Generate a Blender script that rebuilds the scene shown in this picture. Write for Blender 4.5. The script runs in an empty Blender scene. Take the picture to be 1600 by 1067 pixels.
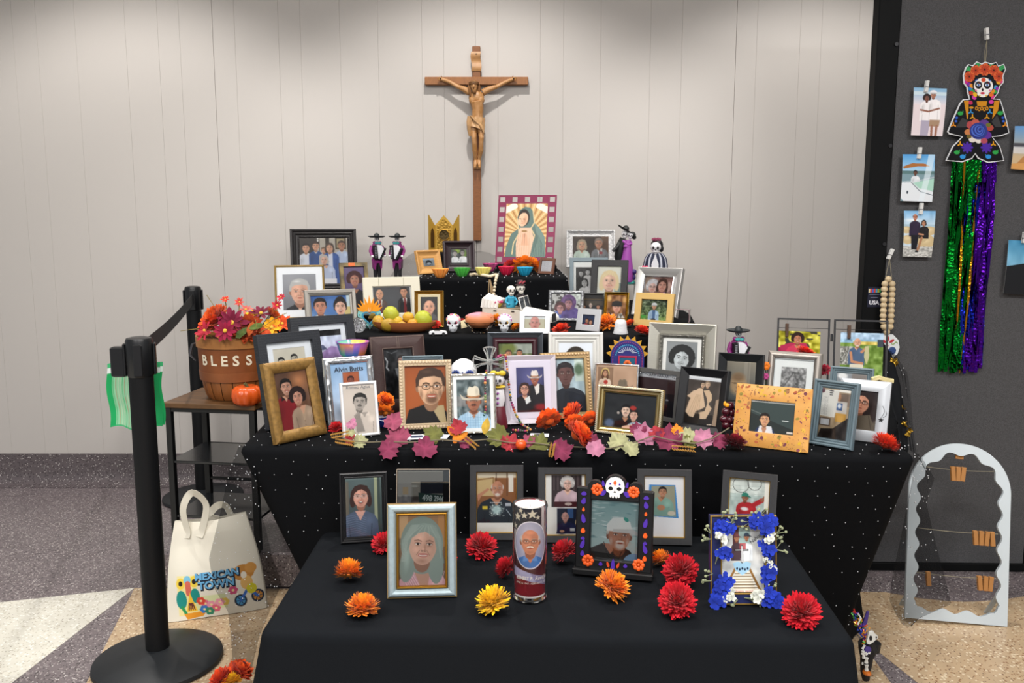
import bpy,math,random
import numpy as np
from mathutils import Matrix,Vector
R=math.radians
sc=bpy.context.scene
COL=sc.collection
# ---------------------------------------------------------------- camera, world, lights, exposure
cam_d=bpy.data.cameras.new('camera')
cam_d.sensor_width=36.0
cam_d.lens=36.0*1330/1600
cam=bpy.data.objects.new('camera',cam_d)
COL.objects.link(cam)
cam.location=(0,0,1.33)
cam.rotation_euler=(R(90-8.0),0,0)
sc.camera=cam
sc.view_settings.view_transform='Standard'
sc.view_settings.look='None'
sc.view_settings.exposure=0.0
sc.view_settings.gamma=1.0
sc.view_settings.use_curve_mapping=False
W=bpy.data.worlds.new('world')
sc.world=W
W.use_nodes=True
W.node_tree.nodes['Background'].inputs[0].default_value=(0.93,0.96,1.0,1)
W.node_tree.nodes['Background'].inputs[1].default_value=0.36
CEIL=3.2
def spot(x,y,power,size,blend,col=(1,0.965,0.925),rad=0.04):
 l=bpy.data.lights.new('downlight','SPOT')
 l.energy=power;l.spot_size=R(size);l.spot_blend=blend
 l.color=col;l.shadow_soft_size=rad
 o=bpy.data.objects.new('downlight_lamp',l)
 o.location=(x,y,CEIL-0.02)
 COL.objects.link(o)
 return o
WALL_LAMPS=[(-1.82,3.22),(-0.16,3.22),(1.50,3.22)]
for lx,ly in WALL_LAMPS:
 spot(lx,ly,125,112,0.42)
def panel(x,y,sx,sy,power,col=(1,0.98,0.955)):  # unseen area light, added as fill to brighten the fronts of the display
 l=bpy.data.lights.new('fill_panel','AREA')
 l.shape='RECTANGLE';l.size=sx;l.size_y=sy;l.energy=power;l.color=col;l.spread=R(180)
 o=bpy.data.objects.new('fill_panel_light',l)
 o.location=(x,y,CEIL-0.03)
 COL.objects.link(o)
 return o
FILL_PANELS=[(-1.9,0.15,80),(0.0,0.15,80),(1.9,0.15,80),(-1.4,-2.4,85),(1.4,-2.4,85)]
for lx,ly,pw in FILL_PANELS:
 panel(lx,ly,1.0,0.5,pw)
 # ---------------------------------------------------------------- helpers
def lin(c):
 if isinstance(c,str):
  c=c.lstrip('#')
  c=[int(c[i:i+2],16)/255 for i in(0,2,4)]
 return tuple((x/12.92 if x<=0.04045 else((x+0.055)/1.055)**2.4)for x in c[:3])
MATS={}
def M(name,col='#888888',rough=0.6,metal=0.0,bump=0.0,scale=60.0,var=0.0,tex='noise',
stretch=None,coat=0.0,spec=0.5,trans=0.0,ior=1.45,sheen=0.0,emit=0.0,col2=None):
 if name in MATS:
  return MATS[name]
 m=bpy.data.materials.new(name)
 m.use_nodes=True
 nt=m.node_tree
 b=nt.nodes['Principled BSDF']
 c=lin(col)
 b.inputs['Base Color'].default_value=(*c,1)
 b.inputs['Roughness'].default_value=rough
 b.inputs['Metallic'].default_value=metal
 b.inputs['Specular IOR Level'].default_value=spec
 b.inputs['Coat Weight'].default_value=coat
 b.inputs['Coat Roughness'].default_value=0.1
 b.inputs['Transmission Weight'].default_value=trans
 b.inputs['IOR'].default_value=ior
 b.inputs['Sheen Weight'].default_value=sheen
 if emit:
  b.inputs['Emission Color'].default_value=(*c,1)
  b.inputs['Emission Strength'].default_value=emit
 if bump or var:
  tc=nt.nodes.new('ShaderNodeTexCoord')
  mp=nt.nodes.new('ShaderNodeMapping')
  nt.links.new(tc.outputs['Object'],mp.inputs['Vector'])
  if stretch:
   mp.inputs['Scale'].default_value=stretch
  if tex=='brick':
   mp.inputs['Rotation'].default_value=(math.pi/2,0,0)
  if tex=='noise':
   t=nt.nodes.new('ShaderNodeTexNoise')
   t.inputs['Scale'].default_value=scale
   t.inputs['Detail'].default_value=4
   out=t.outputs['Fac']
  elif tex=='wave':
   t=nt.nodes.new('ShaderNodeTexWave')
   t.inputs['Scale'].default_value=scale
   t.inputs['Distortion'].default_value=1.5
   t.inputs['Detail Scale'].default_value=3
   out=t.outputs['Fac']
  elif tex=='voronoi':
   t=nt.nodes.new('ShaderNodeTexVoronoi')
   t.inputs['Scale'].default_value=scale
   out=t.outputs['Distance']
  elif tex=='brick':
   t=nt.nodes.new('ShaderNodeTexBrick')
   t.inputs['Scale'].default_value=scale
   t.inputs['Color1'].default_value=(1,1,1,1);t.inputs['Color2'].default_value=(.8,.8,.8,1)
   t.inputs['Mortar'].default_value=(0,0,0,1);t.inputs['Mortar Size'].default_value=0.06
   out=t.outputs['Color']
  nt.links.new(mp.outputs['Vector'],t.inputs['Vector'])
  if var:
   mx=nt.nodes.new('ShaderNodeMix')
   mx.data_type='RGBA'
   c2=lin(col2)if col2 else tuple(x*(1-var)for x in c)
   ramp=nt.nodes.new('ShaderNodeMapRange')
   ramp.inputs['From Min'].default_value=0.35;ramp.inputs['From Max'].default_value=0.65
   nt.links.new(out,ramp.inputs['Value'])
   nt.links.new(ramp.outputs['Result'],mx.inputs['Factor'])
   mx.inputs['A'].default_value=(*c,1)
   mx.inputs['B'].default_value=(*c2,1)
   nt.links.new(mx.outputs['Result'],b.inputs['Base Color'])
  if bump:
   bp=nt.nodes.new('ShaderNodeBump')
   bp.inputs['Strength'].default_value=bump
   bp.inputs['Distance'].default_value=0.002
   nt.links.new(out,bp.inputs['Height'])
   nt.links.new(bp.outputs['Normal'],b.inputs['Normal'])
 MATS[name]=m
 return m
def vcol_mat(name,rough=0.5,metal=0.0,coat=0.0,sheen=0.0,spec=0.5):
 if name in MATS:
  return MATS[name]
 m=M(name,'#808080',rough,metal,coat=coat,sheen=sheen,spec=spec)
 nt=m.node_tree
 a=nt.nodes.new('ShaderNodeAttribute')
 a.attribute_name='Col'
 nt.links.new(a.outputs['Color'],nt.nodes['Principled BSDF'].inputs['Base Color'])
 return m
def glass_pane(name,tint='#ffffff',base=0.04,rough=0.02):
 """thin clear sheet: transparent with a mirror reflection that grows at grazing angles"""
 if name in MATS:
  return MATS[name]
 m=bpy.data.materials.new(name);m.use_nodes=True
 nt=m.node_tree;nt.nodes.clear()
 o=nt.nodes.new('ShaderNodeOutputMaterial')
 mix=nt.nodes.new('ShaderNodeMixShader')
 tr=nt.nodes.new('ShaderNodeBsdfTransparent');tr.inputs[0].default_value=(*lin(tint),1)
 gl=nt.nodes.new('ShaderNodeBsdfGlossy');gl.inputs['Roughness'].default_value=rough
 fr=nt.nodes.new('ShaderNodeFresnel');fr.inputs['IOR'].default_value=1.45 if base<=.05 else 1.9
 nt.links.new(fr.outputs[0],mix.inputs[0]);nt.links.new(tr.outputs[0],mix.inputs[1])
 nt.links.new(gl.outputs[0],mix.inputs[2]);nt.links.new(mix.outputs[0],o.inputs[0])
 MATS[name]=m
 return m
def sheer(name,col,opac):
 if name in MATS:
  return MATS[name]
 m=bpy.data.materials.new(name);m.use_nodes=True
 nt=m.node_tree;nt.nodes.clear()
 o=nt.nodes.new('ShaderNodeOutputMaterial')
 mix=nt.nodes.new('ShaderNodeMixShader');mix.inputs[0].default_value=opac
 tr=nt.nodes.new('ShaderNodeBsdfTransparent')
 df=nt.nodes.new('ShaderNodeBsdfDiffuse');df.inputs[0].default_value=(*lin(col),1)
 nt.links.new(tr.outputs[0],mix.inputs[1]);nt.links.new(df.outputs[0],mix.inputs[2])
 nt.links.new(mix.outputs[0],o.inputs[0])
 MATS[name]=m
 return m
def rot(ax,ay,az):
 return Matrix.Rotation(az,4,'Z')@Matrix.Rotation(ay,4,'Y')@Matrix.Rotation(ax,4,'X')
class MB:
 """collects shapes and links them as one mesh object"""
 def __init__(s):
  s.v=[];s.f=[];s.c=[];s.M=Matrix.Identity(4);s.col=None;s.sm=[]
 def add(s,vs,fs,smooth=True,cols=None):
  b=len(s.v)
  Mx=s.M
  for i,p in enumerate(vs):
   s.v.append(tuple(Mx@Vector(p)))
   s.c.append(cols[i]if cols is not None else s.col)
  for f in fs:
   s.f.append(tuple(b+i for i in f));s.sm.append(smooth)
  return s
 def box(s,x0,x1,y0,y1,z0,z1):
  v=[(x,y,z)for z in(z0,z1)for y in(y0,y1)for x in(x0,x1)]
  return s.add(v,[(0,2,3,1),(4,5,7,6),(0,1,5,4),(2,6,7,3),(0,4,6,2),(1,3,7,5)],False)
 def bbox(s,x0,x1,y0,y1,z0,z1,r=0.003):
  """box with chamfered edges"""
  r=min(r,(x1-x0)*.45,(y1-y0)*.45,(z1-z0)*.45)
  def ring(z,i):
   return[(x0+r+i,y0+i,z),(x1-r-i,y0+i,z),(x1-i,y0+r+i,z),(x1-i,y1-r-i,z),
   (x1-r-i,y1-i,z),(x0+r+i,y1-i,z),(x0+i,y1-r-i,z),(x0+i,y0+r+i,z)]
  v=ring(z0,r)+ring(z0+r,0)+ring(z1-r,0)+ring(z1,r)
  f=[tuple(range(7,-1,-1)),tuple(range(24,32))]
  for k in range(3):
   for i in range(8):
    j=(i+1)%8
    f.append((k*8+i,k*8+j,k*8+8+j,k*8+8+i))
  return s.add(v,f,False)
 def lathe(s,prof,n=24,c=(0,0,0),sx=1,sy=1,cap=True,wob=None):
  v=[];f=[]
  for k,(r,z)in enumerate(prof):
   for i in range(n):
    a=2*math.pi*i/n
    rr=r*(wob(a,k)if wob else 1)
    v.append((c[0]+rr*math.cos(a)*sx,c[1]+rr*math.sin(a)*sy,c[2]+z))
  for k in range(len(prof)-1):
   for i in range(n):
    j=(i+1)%n
    f.append((k*n+i,k*n+j,(k+1)*n+j,(k+1)*n+i))
  if cap:
   f.append(tuple(range(n-1,-1,-1)))
   b=(len(prof)-1)*n
   f.append(tuple(range(b,b+n)))
  return s.add(v,f)
 def sph(s,c,r,nu=12,nv=8):
  rx,ry,rz=(r,r,r)if not isinstance(r,(tuple,list))else r
  prof=[]
  v=[(c[0],c[1],c[2]-rz)];f=[]
  for k in range(1,nv):
   t=-math.pi/2+math.pi*k/nv
   for i in range(nu):
    a=2*math.pi*i/nu
    v.append((c[0]+rx*math.cos(t)*math.cos(a),c[1]+ry*math.cos(t)*math.sin(a),c[2]+rz*math.sin(t)))
  v.append((c[0],c[1],c[2]+rz))
  for i in range(nu):
   j=(i+1)%nu
   f.append((0,1+j,1+i))
   for k in range(nv-2):
    f.append((1+k*nu+i,1+k*nu+j,1+(k+1)*nu+j,1+(k+1)*nu+i))
   f.append((1+(nv-2)*nu+i,1+(nv-2)*nu+j,len(v)-1))
  return s.add(v,f)
 def tube(s,pts,r,n=8,cap=True,flat=1.0):
  pts=[Vector(p)for p in pts]
  rs=r if isinstance(r,(list,tuple))else[r]*len(pts)
  v=[];f=[]
  up=None
  for k,p in enumerate(pts):
   d=(pts[min(k+1,len(pts)-1)]-pts[max(k-1,0)])
   if d.length<1e-9:d=Vector((0,0,1))
   d.normalize()
   if up is None:
    up=Vector((0,1,0))if abs(d.y)<0.9 else Vector((1,0,0))
   a=d.cross(up).normalized();b=a.cross(d).normalized();up=b
   for i in range(n):
    t=2*math.pi*i/n
    v.append(tuple(p+a*math.cos(t)*rs[k]+b*math.sin(t)*rs[k]*flat))
  for k in range(len(pts)-1):
   for i in range(n):
    j=(i+1)%n
    f.append((k*n+i,k*n+j,(k+1)*n+j,(k+1)*n+i))
  if cap:
   f.append(tuple(range(n-1,-1,-1)))
   b0=(len(pts)-1)*n
   f.append(tuple(range(b0,b0+n)))
  return s.add(v,f)
 def prism(s,out,y0,y1,smooth=False):
  """outline in XZ (anticlockwise seen from -Y), extruded from y0 (front) to y1"""
  n=len(out)
  v=[(x,y0,z)for x,z in out]+[(x,y1,z)for x,z in out]
  f=[tuple(range(n)),tuple(range(2*n-1,n-1,-1))]
  for i in range(n):
   j=(i+1)%n
   f.append((i,n+i,n+j,j))
  return s.add(v,f,smooth)
 def hprism(s,out,z0,z1):
  n=len(out)
  v=[(x,y,z1)for x,y in out]+[(x,y,z0)for x,y in out]
  f=[tuple(range(n)),tuple(range(2*n-1,n-1,-1))]
  for i in range(n):
   j=(i+1)%n
   f.append((i,n+i,n+j,j))
  return s.add(v,f,False)
 def ringprism(s,outer,inner,y0,y1):
  """frame between two outlines with equal vertex counts (XZ)"""
  n=len(outer)
  v=[]
  for y in(y0,y1):
   v+=[(x,y,z)for x,z in outer]+[(x,y,z)for x,z in inner]
  f=[]
  for i in range(n):
   j=(i+1)%n
   f.append((i,j,n+j,n+i))
   f.append((2*n+i,3*n+i,3*n+j,2*n+j))
   f.append((i,2*n+i,2*n+j,j))
   f.append((n+i,n+j,3*n+j,3*n+i))
  return s.add(v,f,False)
 def grid(s,fn,nu,nv,cols=None):
  v=[fn(i/nu,j/nv)for j in range(nv+1)for i in range(nu+1)]
  f=[]
  for j in range(nv):
   for i in range(nu):
    a=j*(nu+1)+i
    f.append((a,a+1,a+nu+2,a+nu+1))
  return s.add(v,f,True,cols)
 def build(s,name,mat,parent=None,angle=35,loc=None,kind=None,label=None):
  me=bpy.data.meshes.new(name)
  me.from_pydata(s.v,[],s.f)
  me.polygons.foreach_set('use_smooth',s.sm)
  if any(s.sm)and angle:
   me.set_sharp_from_angle(angle=R(angle))
  if s.c and any(c is not None for c in s.c):
   at=me.color_attributes.new('Col','FLOAT_COLOR','POINT')
   arr=np.ones((len(s.v),4),np.float32)
   arr[:,:3]=[c if c is not None else(1,1,1)for c in s.c]
   at.data.foreach_set('color',arr.ravel())
  if mat is not None:
   me.materials.append(mat)
  me.update()
  o=bpy.data.objects.new(name,me)
  COL.objects.link(o)
  if parent is not None:
   o.parent=parent
  if loc is not None:
   o.location=loc
  if kind:o['kind']=kind
  if label:o['label']=label
  return o
def tag(o,label,cat,group=None):
 o['label']=label;o['category']=cat
 if group:o['group']=group
 return o
def thing(name,label,cat,loc=(0,0,0),rz=0.0,group=None,eul=None):
 o=bpy.data.objects.new(name,None)
 COL.objects.link(o)
 o.empty_display_size=0.05
 o.location=loc
 o.rotation_euler=eul if eul else(0,0,rz)
 return tag(o,label,cat,group)
def dup(root,loc,label,group=None,rz=None,scale=None,eul=None):
 r=root.copy();COL.objects.link(r);r.location=loc;r['label']=label
 if group:r['group']=group
 if rz is not None:r.rotation_euler=(0,0,rz)
 if eul is not None:r.rotation_euler=eul
 if scale is not None:r.scale=(scale,)*3
 for ch in list(root.children):
  c=ch.copy();COL.objects.link(c);c.parent=r
  for g in list(ch.children):
   d=g.copy();COL.objects.link(d);d.parent=c
 return r
def struct(o):
 o['kind']='structure'
 return o
def remesh(o,vox,smooth=3):
 m=o.modifiers.new('merge','REMESH');m.mode='VOXEL';m.voxel_size=vox;m.use_smooth_shade=True
 if smooth:
  q=o.modifiers.new('soften','SMOOTH');q.iterations=smooth;q.factor=0.36
 return o
FONT_TMP=[]
def text_mesh(txt,size,align='CENTER',bold=0.0,shear=0.0):
 """lettering as (verts, faces) lying in the XY plane"""
 cu=bpy.data.curves.new('lettering','FONT')
 cu.body=txt;cu.size=size;cu.align_x=align;cu.align_y='CENTER';cu.resolution_u=3
 cu.offset=bold;cu.shear=shear;cu.fill_mode='FRONT'
 ob=bpy.data.objects.new('lettering_source',cu)
 COL.objects.link(ob)
 dg=bpy.context.evaluated_depsgraph_get()
 dg.update()
 me=ob.evaluated_get(dg).to_mesh()
 vs=[tuple(v.co)for v in me.vertices];fs=[tuple(p.vertices)for p in me.polygons]
 ob.evaluated_get(dg).to_mesh_clear()
 bpy.data.objects.remove(ob);bpy.data.curves.remove(cu)
 return vs,fs
def text_on(txt,size,mat,parent,x,z,y,name='lettering',bold=0.0,shear=0.0,rotd=0.0,align='CENTER',warp=None,squash=1.0):
 """lettering on a vertical plane of the parent: x right, z up, facing -Y"""
 vs,fs=text_mesh(txt,size,align,bold,shear)
 ca,sa=math.cos(R(rotd)),math.sin(R(rotd))
 out=[]
 for p in vs:
  px,pz=p[0]*squash,p[1]
  q=(x+px*ca-pz*sa,y,z+px*sa+pz*ca)
  out.append(warp(q)if warp else q)
 b=MB();b.add(out,fs,False)
 return b.build(name,mat,parent)
 # ---------------------------------------------------------------- measuring helpers: a point of the place seen along a sight line
_s,_c=math.sin(R(8)),math.cos(R(8))
def _ray(px,py):
 u=(px-800)/1330;v=(py-533.5)/1330
 return Vector((u,_c-v*_s,-_s-v*_c))
def at_z(px,py,h):
 r=_ray(px,py);t=(h-1.33)/r.z
 return Vector((0,0,1.33))+r*t
def at_y(px,py,y):
 r=_ray(px,py);t=y/r.y
 return Vector((0,0,1.33))+r*t
def mpp(y):
 """metres per photo pixel at distance y"""
 return y/1330*1.0
 # ---------------------------------------------------------------- setting
def terrazzo(name,base,chips,scale=95):
 m=bpy.data.materials.new(name);m.use_nodes=True
 nt=m.node_tree;b=nt.nodes['Principled BSDF']
 b.inputs['Roughness'].default_value=0.32
 tc=nt.nodes.new('ShaderNodeTexCoord')
 prev=None
 base_rgb=nt.nodes.new('ShaderNodeTexNoise');base_rgb.inputs['Scale'].default_value=14
 nt.links.new(tc.outputs['Object'],base_rgb.inputs['Vector'])
 mx=nt.nodes.new('ShaderNodeMix');mx.data_type='RGBA'
 c=lin(base)
 mx.inputs['A'].default_value=(*[x*.86 for x in c],1);mx.inputs['B'].default_value=(*[x*1.14 for x in c],1)
 nt.links.new(base_rgb.outputs['Fac'],mx.inputs['Factor'])
 prev=mx.outputs['Result']
 for k,(cc,sc_,lo)in enumerate(chips):
  v=nt.nodes.new('ShaderNodeTexVoronoi');v.inputs['Scale'].default_value=sc_
  mp=nt.nodes.new('ShaderNodeMapping');mp.inputs['Location'].default_value=(k*3.1,k*1.7,k)
  nt.links.new(tc.outputs['Object'],mp.inputs['Vector']);nt.links.new(mp.outputs['Vector'],v.inputs['Vector'])
  sep=nt.nodes.new('ShaderNodeSeparateColor');nt.links.new(v.outputs['Color'],sep.inputs['Color'])
  g1=nt.nodes.new('ShaderNodeMath');g1.operation='GREATER_THAN';g1.inputs[1].default_value=lo
  nt.links.new(sep.outputs[0],g1.inputs[0])
  g2=nt.nodes.new('ShaderNodeMath');g2.operation='LESS_THAN';g2.inputs[1].default_value=0.42
  nt.links.new(v.outputs['Distance'],g2.inputs[0])
  ml=nt.nodes.new('ShaderNodeMath');ml.operation='MULTIPLY'
  nt.links.new(g1.outputs[0],ml.inputs[0]);nt.links.new(g2.outputs[0],ml.inputs[1])
  m2=nt.nodes.new('ShaderNodeMix');m2.data_type='RGBA'
  nt.links.new(ml.outputs[0],m2.inputs['Factor']);nt.links.new(prev,m2.inputs['A'])
  m2.inputs['B'].default_value=(*lin(cc),1)
  prev=m2.outputs['Result']
 nt.links.new(prev,b.inputs['Base Color'])
 return m
T_DARK=terrazzo('terrazzo_grey','#6f6668',[('#3f393b',140,.62),('#c9c4c0',190,.86),('#8f8585',110,.75)])
T_WHITE=terrazzo('terrazzo_white','#cfccc0',[('#b3ad9c',130,.72),('#8d867a',170,.93),('#e4e2da',110,.7)])
T_TAN=terrazzo('terrazzo_tan','#b59d7e',[('#8d6a4a',120,.78),('#6b5140',180,.92),('#d3c3a8',100,.75)])
fl=MB();fl.box(-4.2,4.2,-3,4.4,-0.1,0)
floor=struct(fl.build('floor',T_DARK))
def inlay(poly,mat):
 b=MB();b.hprism(poly,0.0,0.0012);b.build('floor_inlay',mat,floor)
inlay([(-1.384,2.965),(-4.0,2.228),(-4.0,.5),(-1.659,.5)],T_WHITE)
inlay([(-1.384,2.965),(-.833,.5),(1.0,.5),(1.12,2.62),(1.55,.5),(4,.5),(4,3.02),(1.835,2.894),(1.75,2.87),(1.652,2.853),(1.60,2.85),(1.539,2.856),(1.45,2.88),(1.351,2.93)],T_TAN)
b=MB();b.bbox(-1.363,-.62,2.962,3.44,0.0,.137,.008)
pl=struct(b.build('trim_plinth',T_DARK))
wall_m=M('wall_paint','#bcb7b2',0.42,bump=.06,scale=260)
b=MB();b.box(-4.2,4.2,4.245,4.34,0,CEIL)
wall=struct(b.build('wall_back',M('wall_gap','#7e7872',.8)))
seams=[-90,-30,26,63,123,200.5,251,284.5,336,370,438,472,533,592,660,694,743,778,844,880,938,1015,1064,1148,1180,1247,1280,1338,1395,1450,1550,1640,1700]
xs=[-4.2]+[at_y(p,130,4.23).x for p in seams]+[4.2]
strong={336,743,1148}
for i in range(len(xs)-1):
 g0=.0006 if i>0 and seams[i-1]in strong else.0001
 g1=.0006 if i<len(seams)and seams[i]in strong else.0001
 b=MB()
 x0,x1,yf,yb,ch=xs[i]+g0,xs[i+1]-g1,4.23,4.245,.0009
 v=[]
 for z in(.05,CEIL-.001):
  v+=[(x0,yb,z),(x0,yf+ch,z),(x0+ch*.6,yf,z),(x1-ch*.6,yf,z),(x1,yf+ch,z),(x1,yb,z)]
 f=[(i_,i_+1,i_+7,i_+6)for i_ in range(5)]+[(5,0,6,11),(0,5,4,3,2,1),(6,7,8,9,10,11)]
 b.add(v,f,False)
 b.build('panel',wall_m,wall)
 # cove base along the wall
b=MB()
prof=[(4.229,.158),(4.219,.156),(4.217,.06),(4.212,.035),(4.20,.016),(4.18,.005),(4.15,.001)]
b.add([(x,y,z)for x in(-4.2,4.2)for y,z in prof],[(k,k+1,len(prof)+k+1,len(prof)+k)for k in range(len(prof)-1)])
struct(b.build('baseboard_back',terrazzo('terrazzo_base','#5d5557',[('#3a3436',140,.6),('#bdb8b4',190,.88)])))
b=MB();b.box(-4.2,4.2,-3,4.4,CEIL,CEIL+.1)
ceil=struct(b.build('ceiling',M('ceiling_paint','#d8d4cc',.9)))
for lx,ly in WALL_LAMPS:
 b=MB();b.lathe([(.075,0),(.095,-.004),(.095,-.001),(.07,.0)],24,(lx,ly,CEIL),cap=False)
 b.build('downlight_ring',M('white_metal','#e8e8e6',.4),ceil)
for lx,ly,pw in FILL_PANELS:  # made-up trim around the added fill lights
 b=MB()
 for x0,x1,y0,y1 in((lx-.54,lx+.54,ly-.29,ly-.25),(lx-.54,lx+.54,ly+.25,ly+.29),(lx-.54,lx-.50,ly-.25,ly+.25),(lx+.50,lx+.54,ly-.25,ly+.25)):b.box(x0,x1,y0,y1,CEIL-.035,CEIL-.001)
 b.build('fill_panel_trim',MATS['white_metal'],ceil)
 # grey fabric partition
PY=3.15
fab=M('partition_fabric','#565658',.95,bump=.5,scale=420,var=.35,tex='noise',spec=.1)
pframe=M('partition_frame','#0e0f10',.55,spec=.12)
pt=thing('partition','tall grey fabric office partition with black frame standing right of the altar','partition',(1.29,PY,0),R(-1.5))
b=MB();b.bbox(0,.078,-.028,.03,0,2.45,.004);b.build('frame_post',pframe,pt)
for z in(.35,.9,1.25,1.6,1.95,2.2):
 q=MB();q.tube([(.066,-.0275,z),(.066,-.033,z)],.007,10);q.build('bolt',M('bolt_steel','#3a3a3c',.35,.8),pt)
b=MB();b.bbox(.078,.672,-.018,.02,.03,2.42,.004);b.build('fabric_panel',fab,pt)
b=MB();b.bbox(.680,1.5,-.018,.02,.03,2.42,.004);b.build('fabric_panel',fab,pt)
b=MB();b.bbox(.078,1.5,-.024,.026,0,.032,.003);b.build('bottom_rail',pframe,pt)
b=MB();b.bbox(.670,.682,-.021,.02,.03,2.42,.003);b.build('joint_strip',pframe,pt)
# ---------------------------------------------------------------- cloth-covered tables and risers
def cover(name,label,top,h,bot,h0,mat,fold=0.0,nf=40,r=.018,rc=.03,cat='table',seed=1,group=None,parent=None,seg=12):
 """fitted cloth: rounded top outline, filleted edge, skirt from top outline to bottom outline"""
 rnd=random.Random(seed)
 def outline(P,rcc):
  pts=[]
  n=len(P)
  for i in range(n):
   p0,p1,p2=Vector(P[i-1]),Vector(P[i]),Vector(P[(i+1)%n])
   a=p1+(p0-p1).normalized()*rcc;c_=p1+(p2-p1).normalized()*rcc
   for k in range(5):
    t=k/4
    pts.append(a*(1-t)**2+p1*2*t*(1-t)+c_*t*t)
   p3=Vector(P[(i+2)%n])
   d=p2+(p1-p2).normalized()*rcc
   m=max(2,int((d-c_).length/.02))
   m=NM.setdefault(i,m)
   for k in range(1,m):
    pts.append(c_.lerp(d,k/m))
  return pts
 NM={}
 T=outline(top,rc);Bq=outline(bot,rc)
 n=len(T)
 nor=[]
 for i in range(n):
  d=T[(i+1)%n]-T[i-1]
  nor.append(Vector((d.y,-d.x)).normalized())
 ph=[rnd.uniform(0,6.28)for _ in range(6)]
 def fo(s):
  a=s*nf
  return(math.sin(a+ph[0]+1.3*math.sin(a*.31+ph[1]))*.6+math.sin(a*1.73+ph[2])*.3+math.sin(a*.47+ph[3])*.5)
 V=[]
 for k in range(5):
  t=math.pi/2*k/4
  for i in range(n):
   p=T[i]-nor[i]*r*(1-math.sin(t))
   V.append((p.x,p.y,h-r*(1-math.cos(t))))
 for k in range(1,seg+1):
  t=k/seg
  for i in range(n):
   p=T[i].lerp(Bq[i],t)+nor[i]*fold*fo(i/n*6.28)*t**.8
   V.append((p.x,p.y,(h-r)*(1-t)+h0*t))
 F=[tuple(range(n))]
 for k in range(4+seg):
  for i in range(n):
   j=(i+1)%n
   F.append((k*n+i,(k+1)*n+i,(k+1)*n+j,k*n+j))
 mb=MB();mb.add(V,F)
 o=mb.build(name,mat,parent,angle=70)
 if parent is None:
  tag(o,label,cat,group)
 def side(s,t):
  x=(s%1)*n;i=int(x)%n;j=(i+1)%n;fr=x-int(x)
  p=T[i].lerp(T[j],fr).lerp(Bq[i].lerp(Bq[j],fr),t);nn=nor[i]
  p=p+nn*(fold*fo((s%1)*6.28)*t**.8+.0005)
  return(p.x,p.y,(h-r)*(1-t)+h0*t),nn
 o_len=sum((T[(i+1)%n]-T[i]).length for i in range(n))
 return o,side,o_len,T
def inside(p,poly):
 c_=False
 for i in range(len(poly)):
  a,b_=poly[i-1],poly[i]
  if(a[1]>p[1])!=(b_[1]>p[1])and p[0]<(b_[0]-a[0])*(p[1]-a[1])/(b_[1]-a[1])+a[0]:
   c_=not c_
 return c_
pearl=M('pearl_white','#c4c6ca',.35)
def dots(parent,top,h,side,olen,hh,sp=.046,rad=.0014,tmax=.85,t_from=.02,seed=3,ok=None):
 rnd=random.Random(seed)
 b=MB()
 def dot(p,nrm):
  nrm=Vector(nrm)
  p=Vector(p)+Vector((rnd.uniform(-.004,.004),rnd.uniform(-.004,.004),rnd.uniform(-.004,.004)if abs(nrm.z)<.5 else 0))
  b.sph(tuple(p),rad*rnd.uniform(.8,1.15),6,4)
 xs_=[p[0]for p in top];ys_=[p[1]for p in top]
 row=0
 y=min(ys_)+.012
 while y<max(ys_):
  x=min(xs_)+(sp/2 if row%2 else 0)
  while x<max(xs_):
   if inside((x,y),top)and(ok is None or ok(x,y)):
    dot((x,y,h+.0006),(0,0,1))
   x+=sp
  y+=sp;row+=1
 z=.0;row=0
 t=t_from
 while t<tmax:
  s=(sp/2 if row%2 else 0)/olen
  while s<1:
   p,nn=side(s,t)
   if nn.y<.3:
    dot(p,(nn.x,nn.y,0))
   s+=sp/olen
  t+=sp*.92/hh;row+=1
 return b.build('pearl_dots',pearl,parent,kind='stuff',angle=None)
black=M('black_cloth','#141619',.9,bump=.12,scale=500,spec=.06)
black2=M('black_spandex','#111214',.85,bump=.1,scale=500,spec=.05)
HF,HM,H2,H3=.53,.74,.955,1.11
front,fs_,fl_,fT=cover('low_table','low front table under a plain black tablecloth hanging in folds',[(-.502,1.575),(.668,1.54),(.704,2.105),(-.50,2.145)],HF,
[(-.58,1.50),(.71,1.46),(.76,2.13),(-.58,2.165)],.03,black,fold=.008,nf=26,rc=.035,r=.022,seed=4)
mtop=[(-.725,2.19),(1.035,2.105),(1.06,2.735),(-.76,2.765)]
mid,ms_,ml_,mT=cover('altar_table','long middle table under a fitted black cloth scattered with pearl dots',mtop,HM,
[(-.47,2.30),(.95,2.38),(1.16,2.62),(-.55,2.70)],.03,black2,fold=.006,nf=16,rc=.04,r=.02,seed=7)
dots(mid,mtop,HM,ms_,ml_,.7,sp=.046,ok=lambda x,y:y<2.5)
t2top=[(-.62,2.785),(.63,2.775),(.74,3.5),(.75,4.12),(-.62,4.12)]
tier2,s2,l2,_=cover('riser_table','higher black covered table behind the long dotted table',t2top,H2,[(-.62,2.79),(.63,2.785),(.74,3.5),(.75,4.12),(-.62,4.12)],.02,black2,cat='table',r=.012)
cover('riser_box','black covered box on the left under the grey-haired man portrait and silver couple frame',[(-.93,3.27),(-.77,3.27),(-.77,3.02),(-.625,3.02),(-.625,4.15),(-.93,4.15)],.95,[(-.93,3.27),(-.77,3.27),(-.77,3.02),(-.625,3.02),(-.625,4.15),(-.93,4.15)],.0,black2,cat='riser',r=.01)
t3top=[(-.385,3.33),(.228,3.43),(.228,4.08),(-.385,4.08)]
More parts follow.
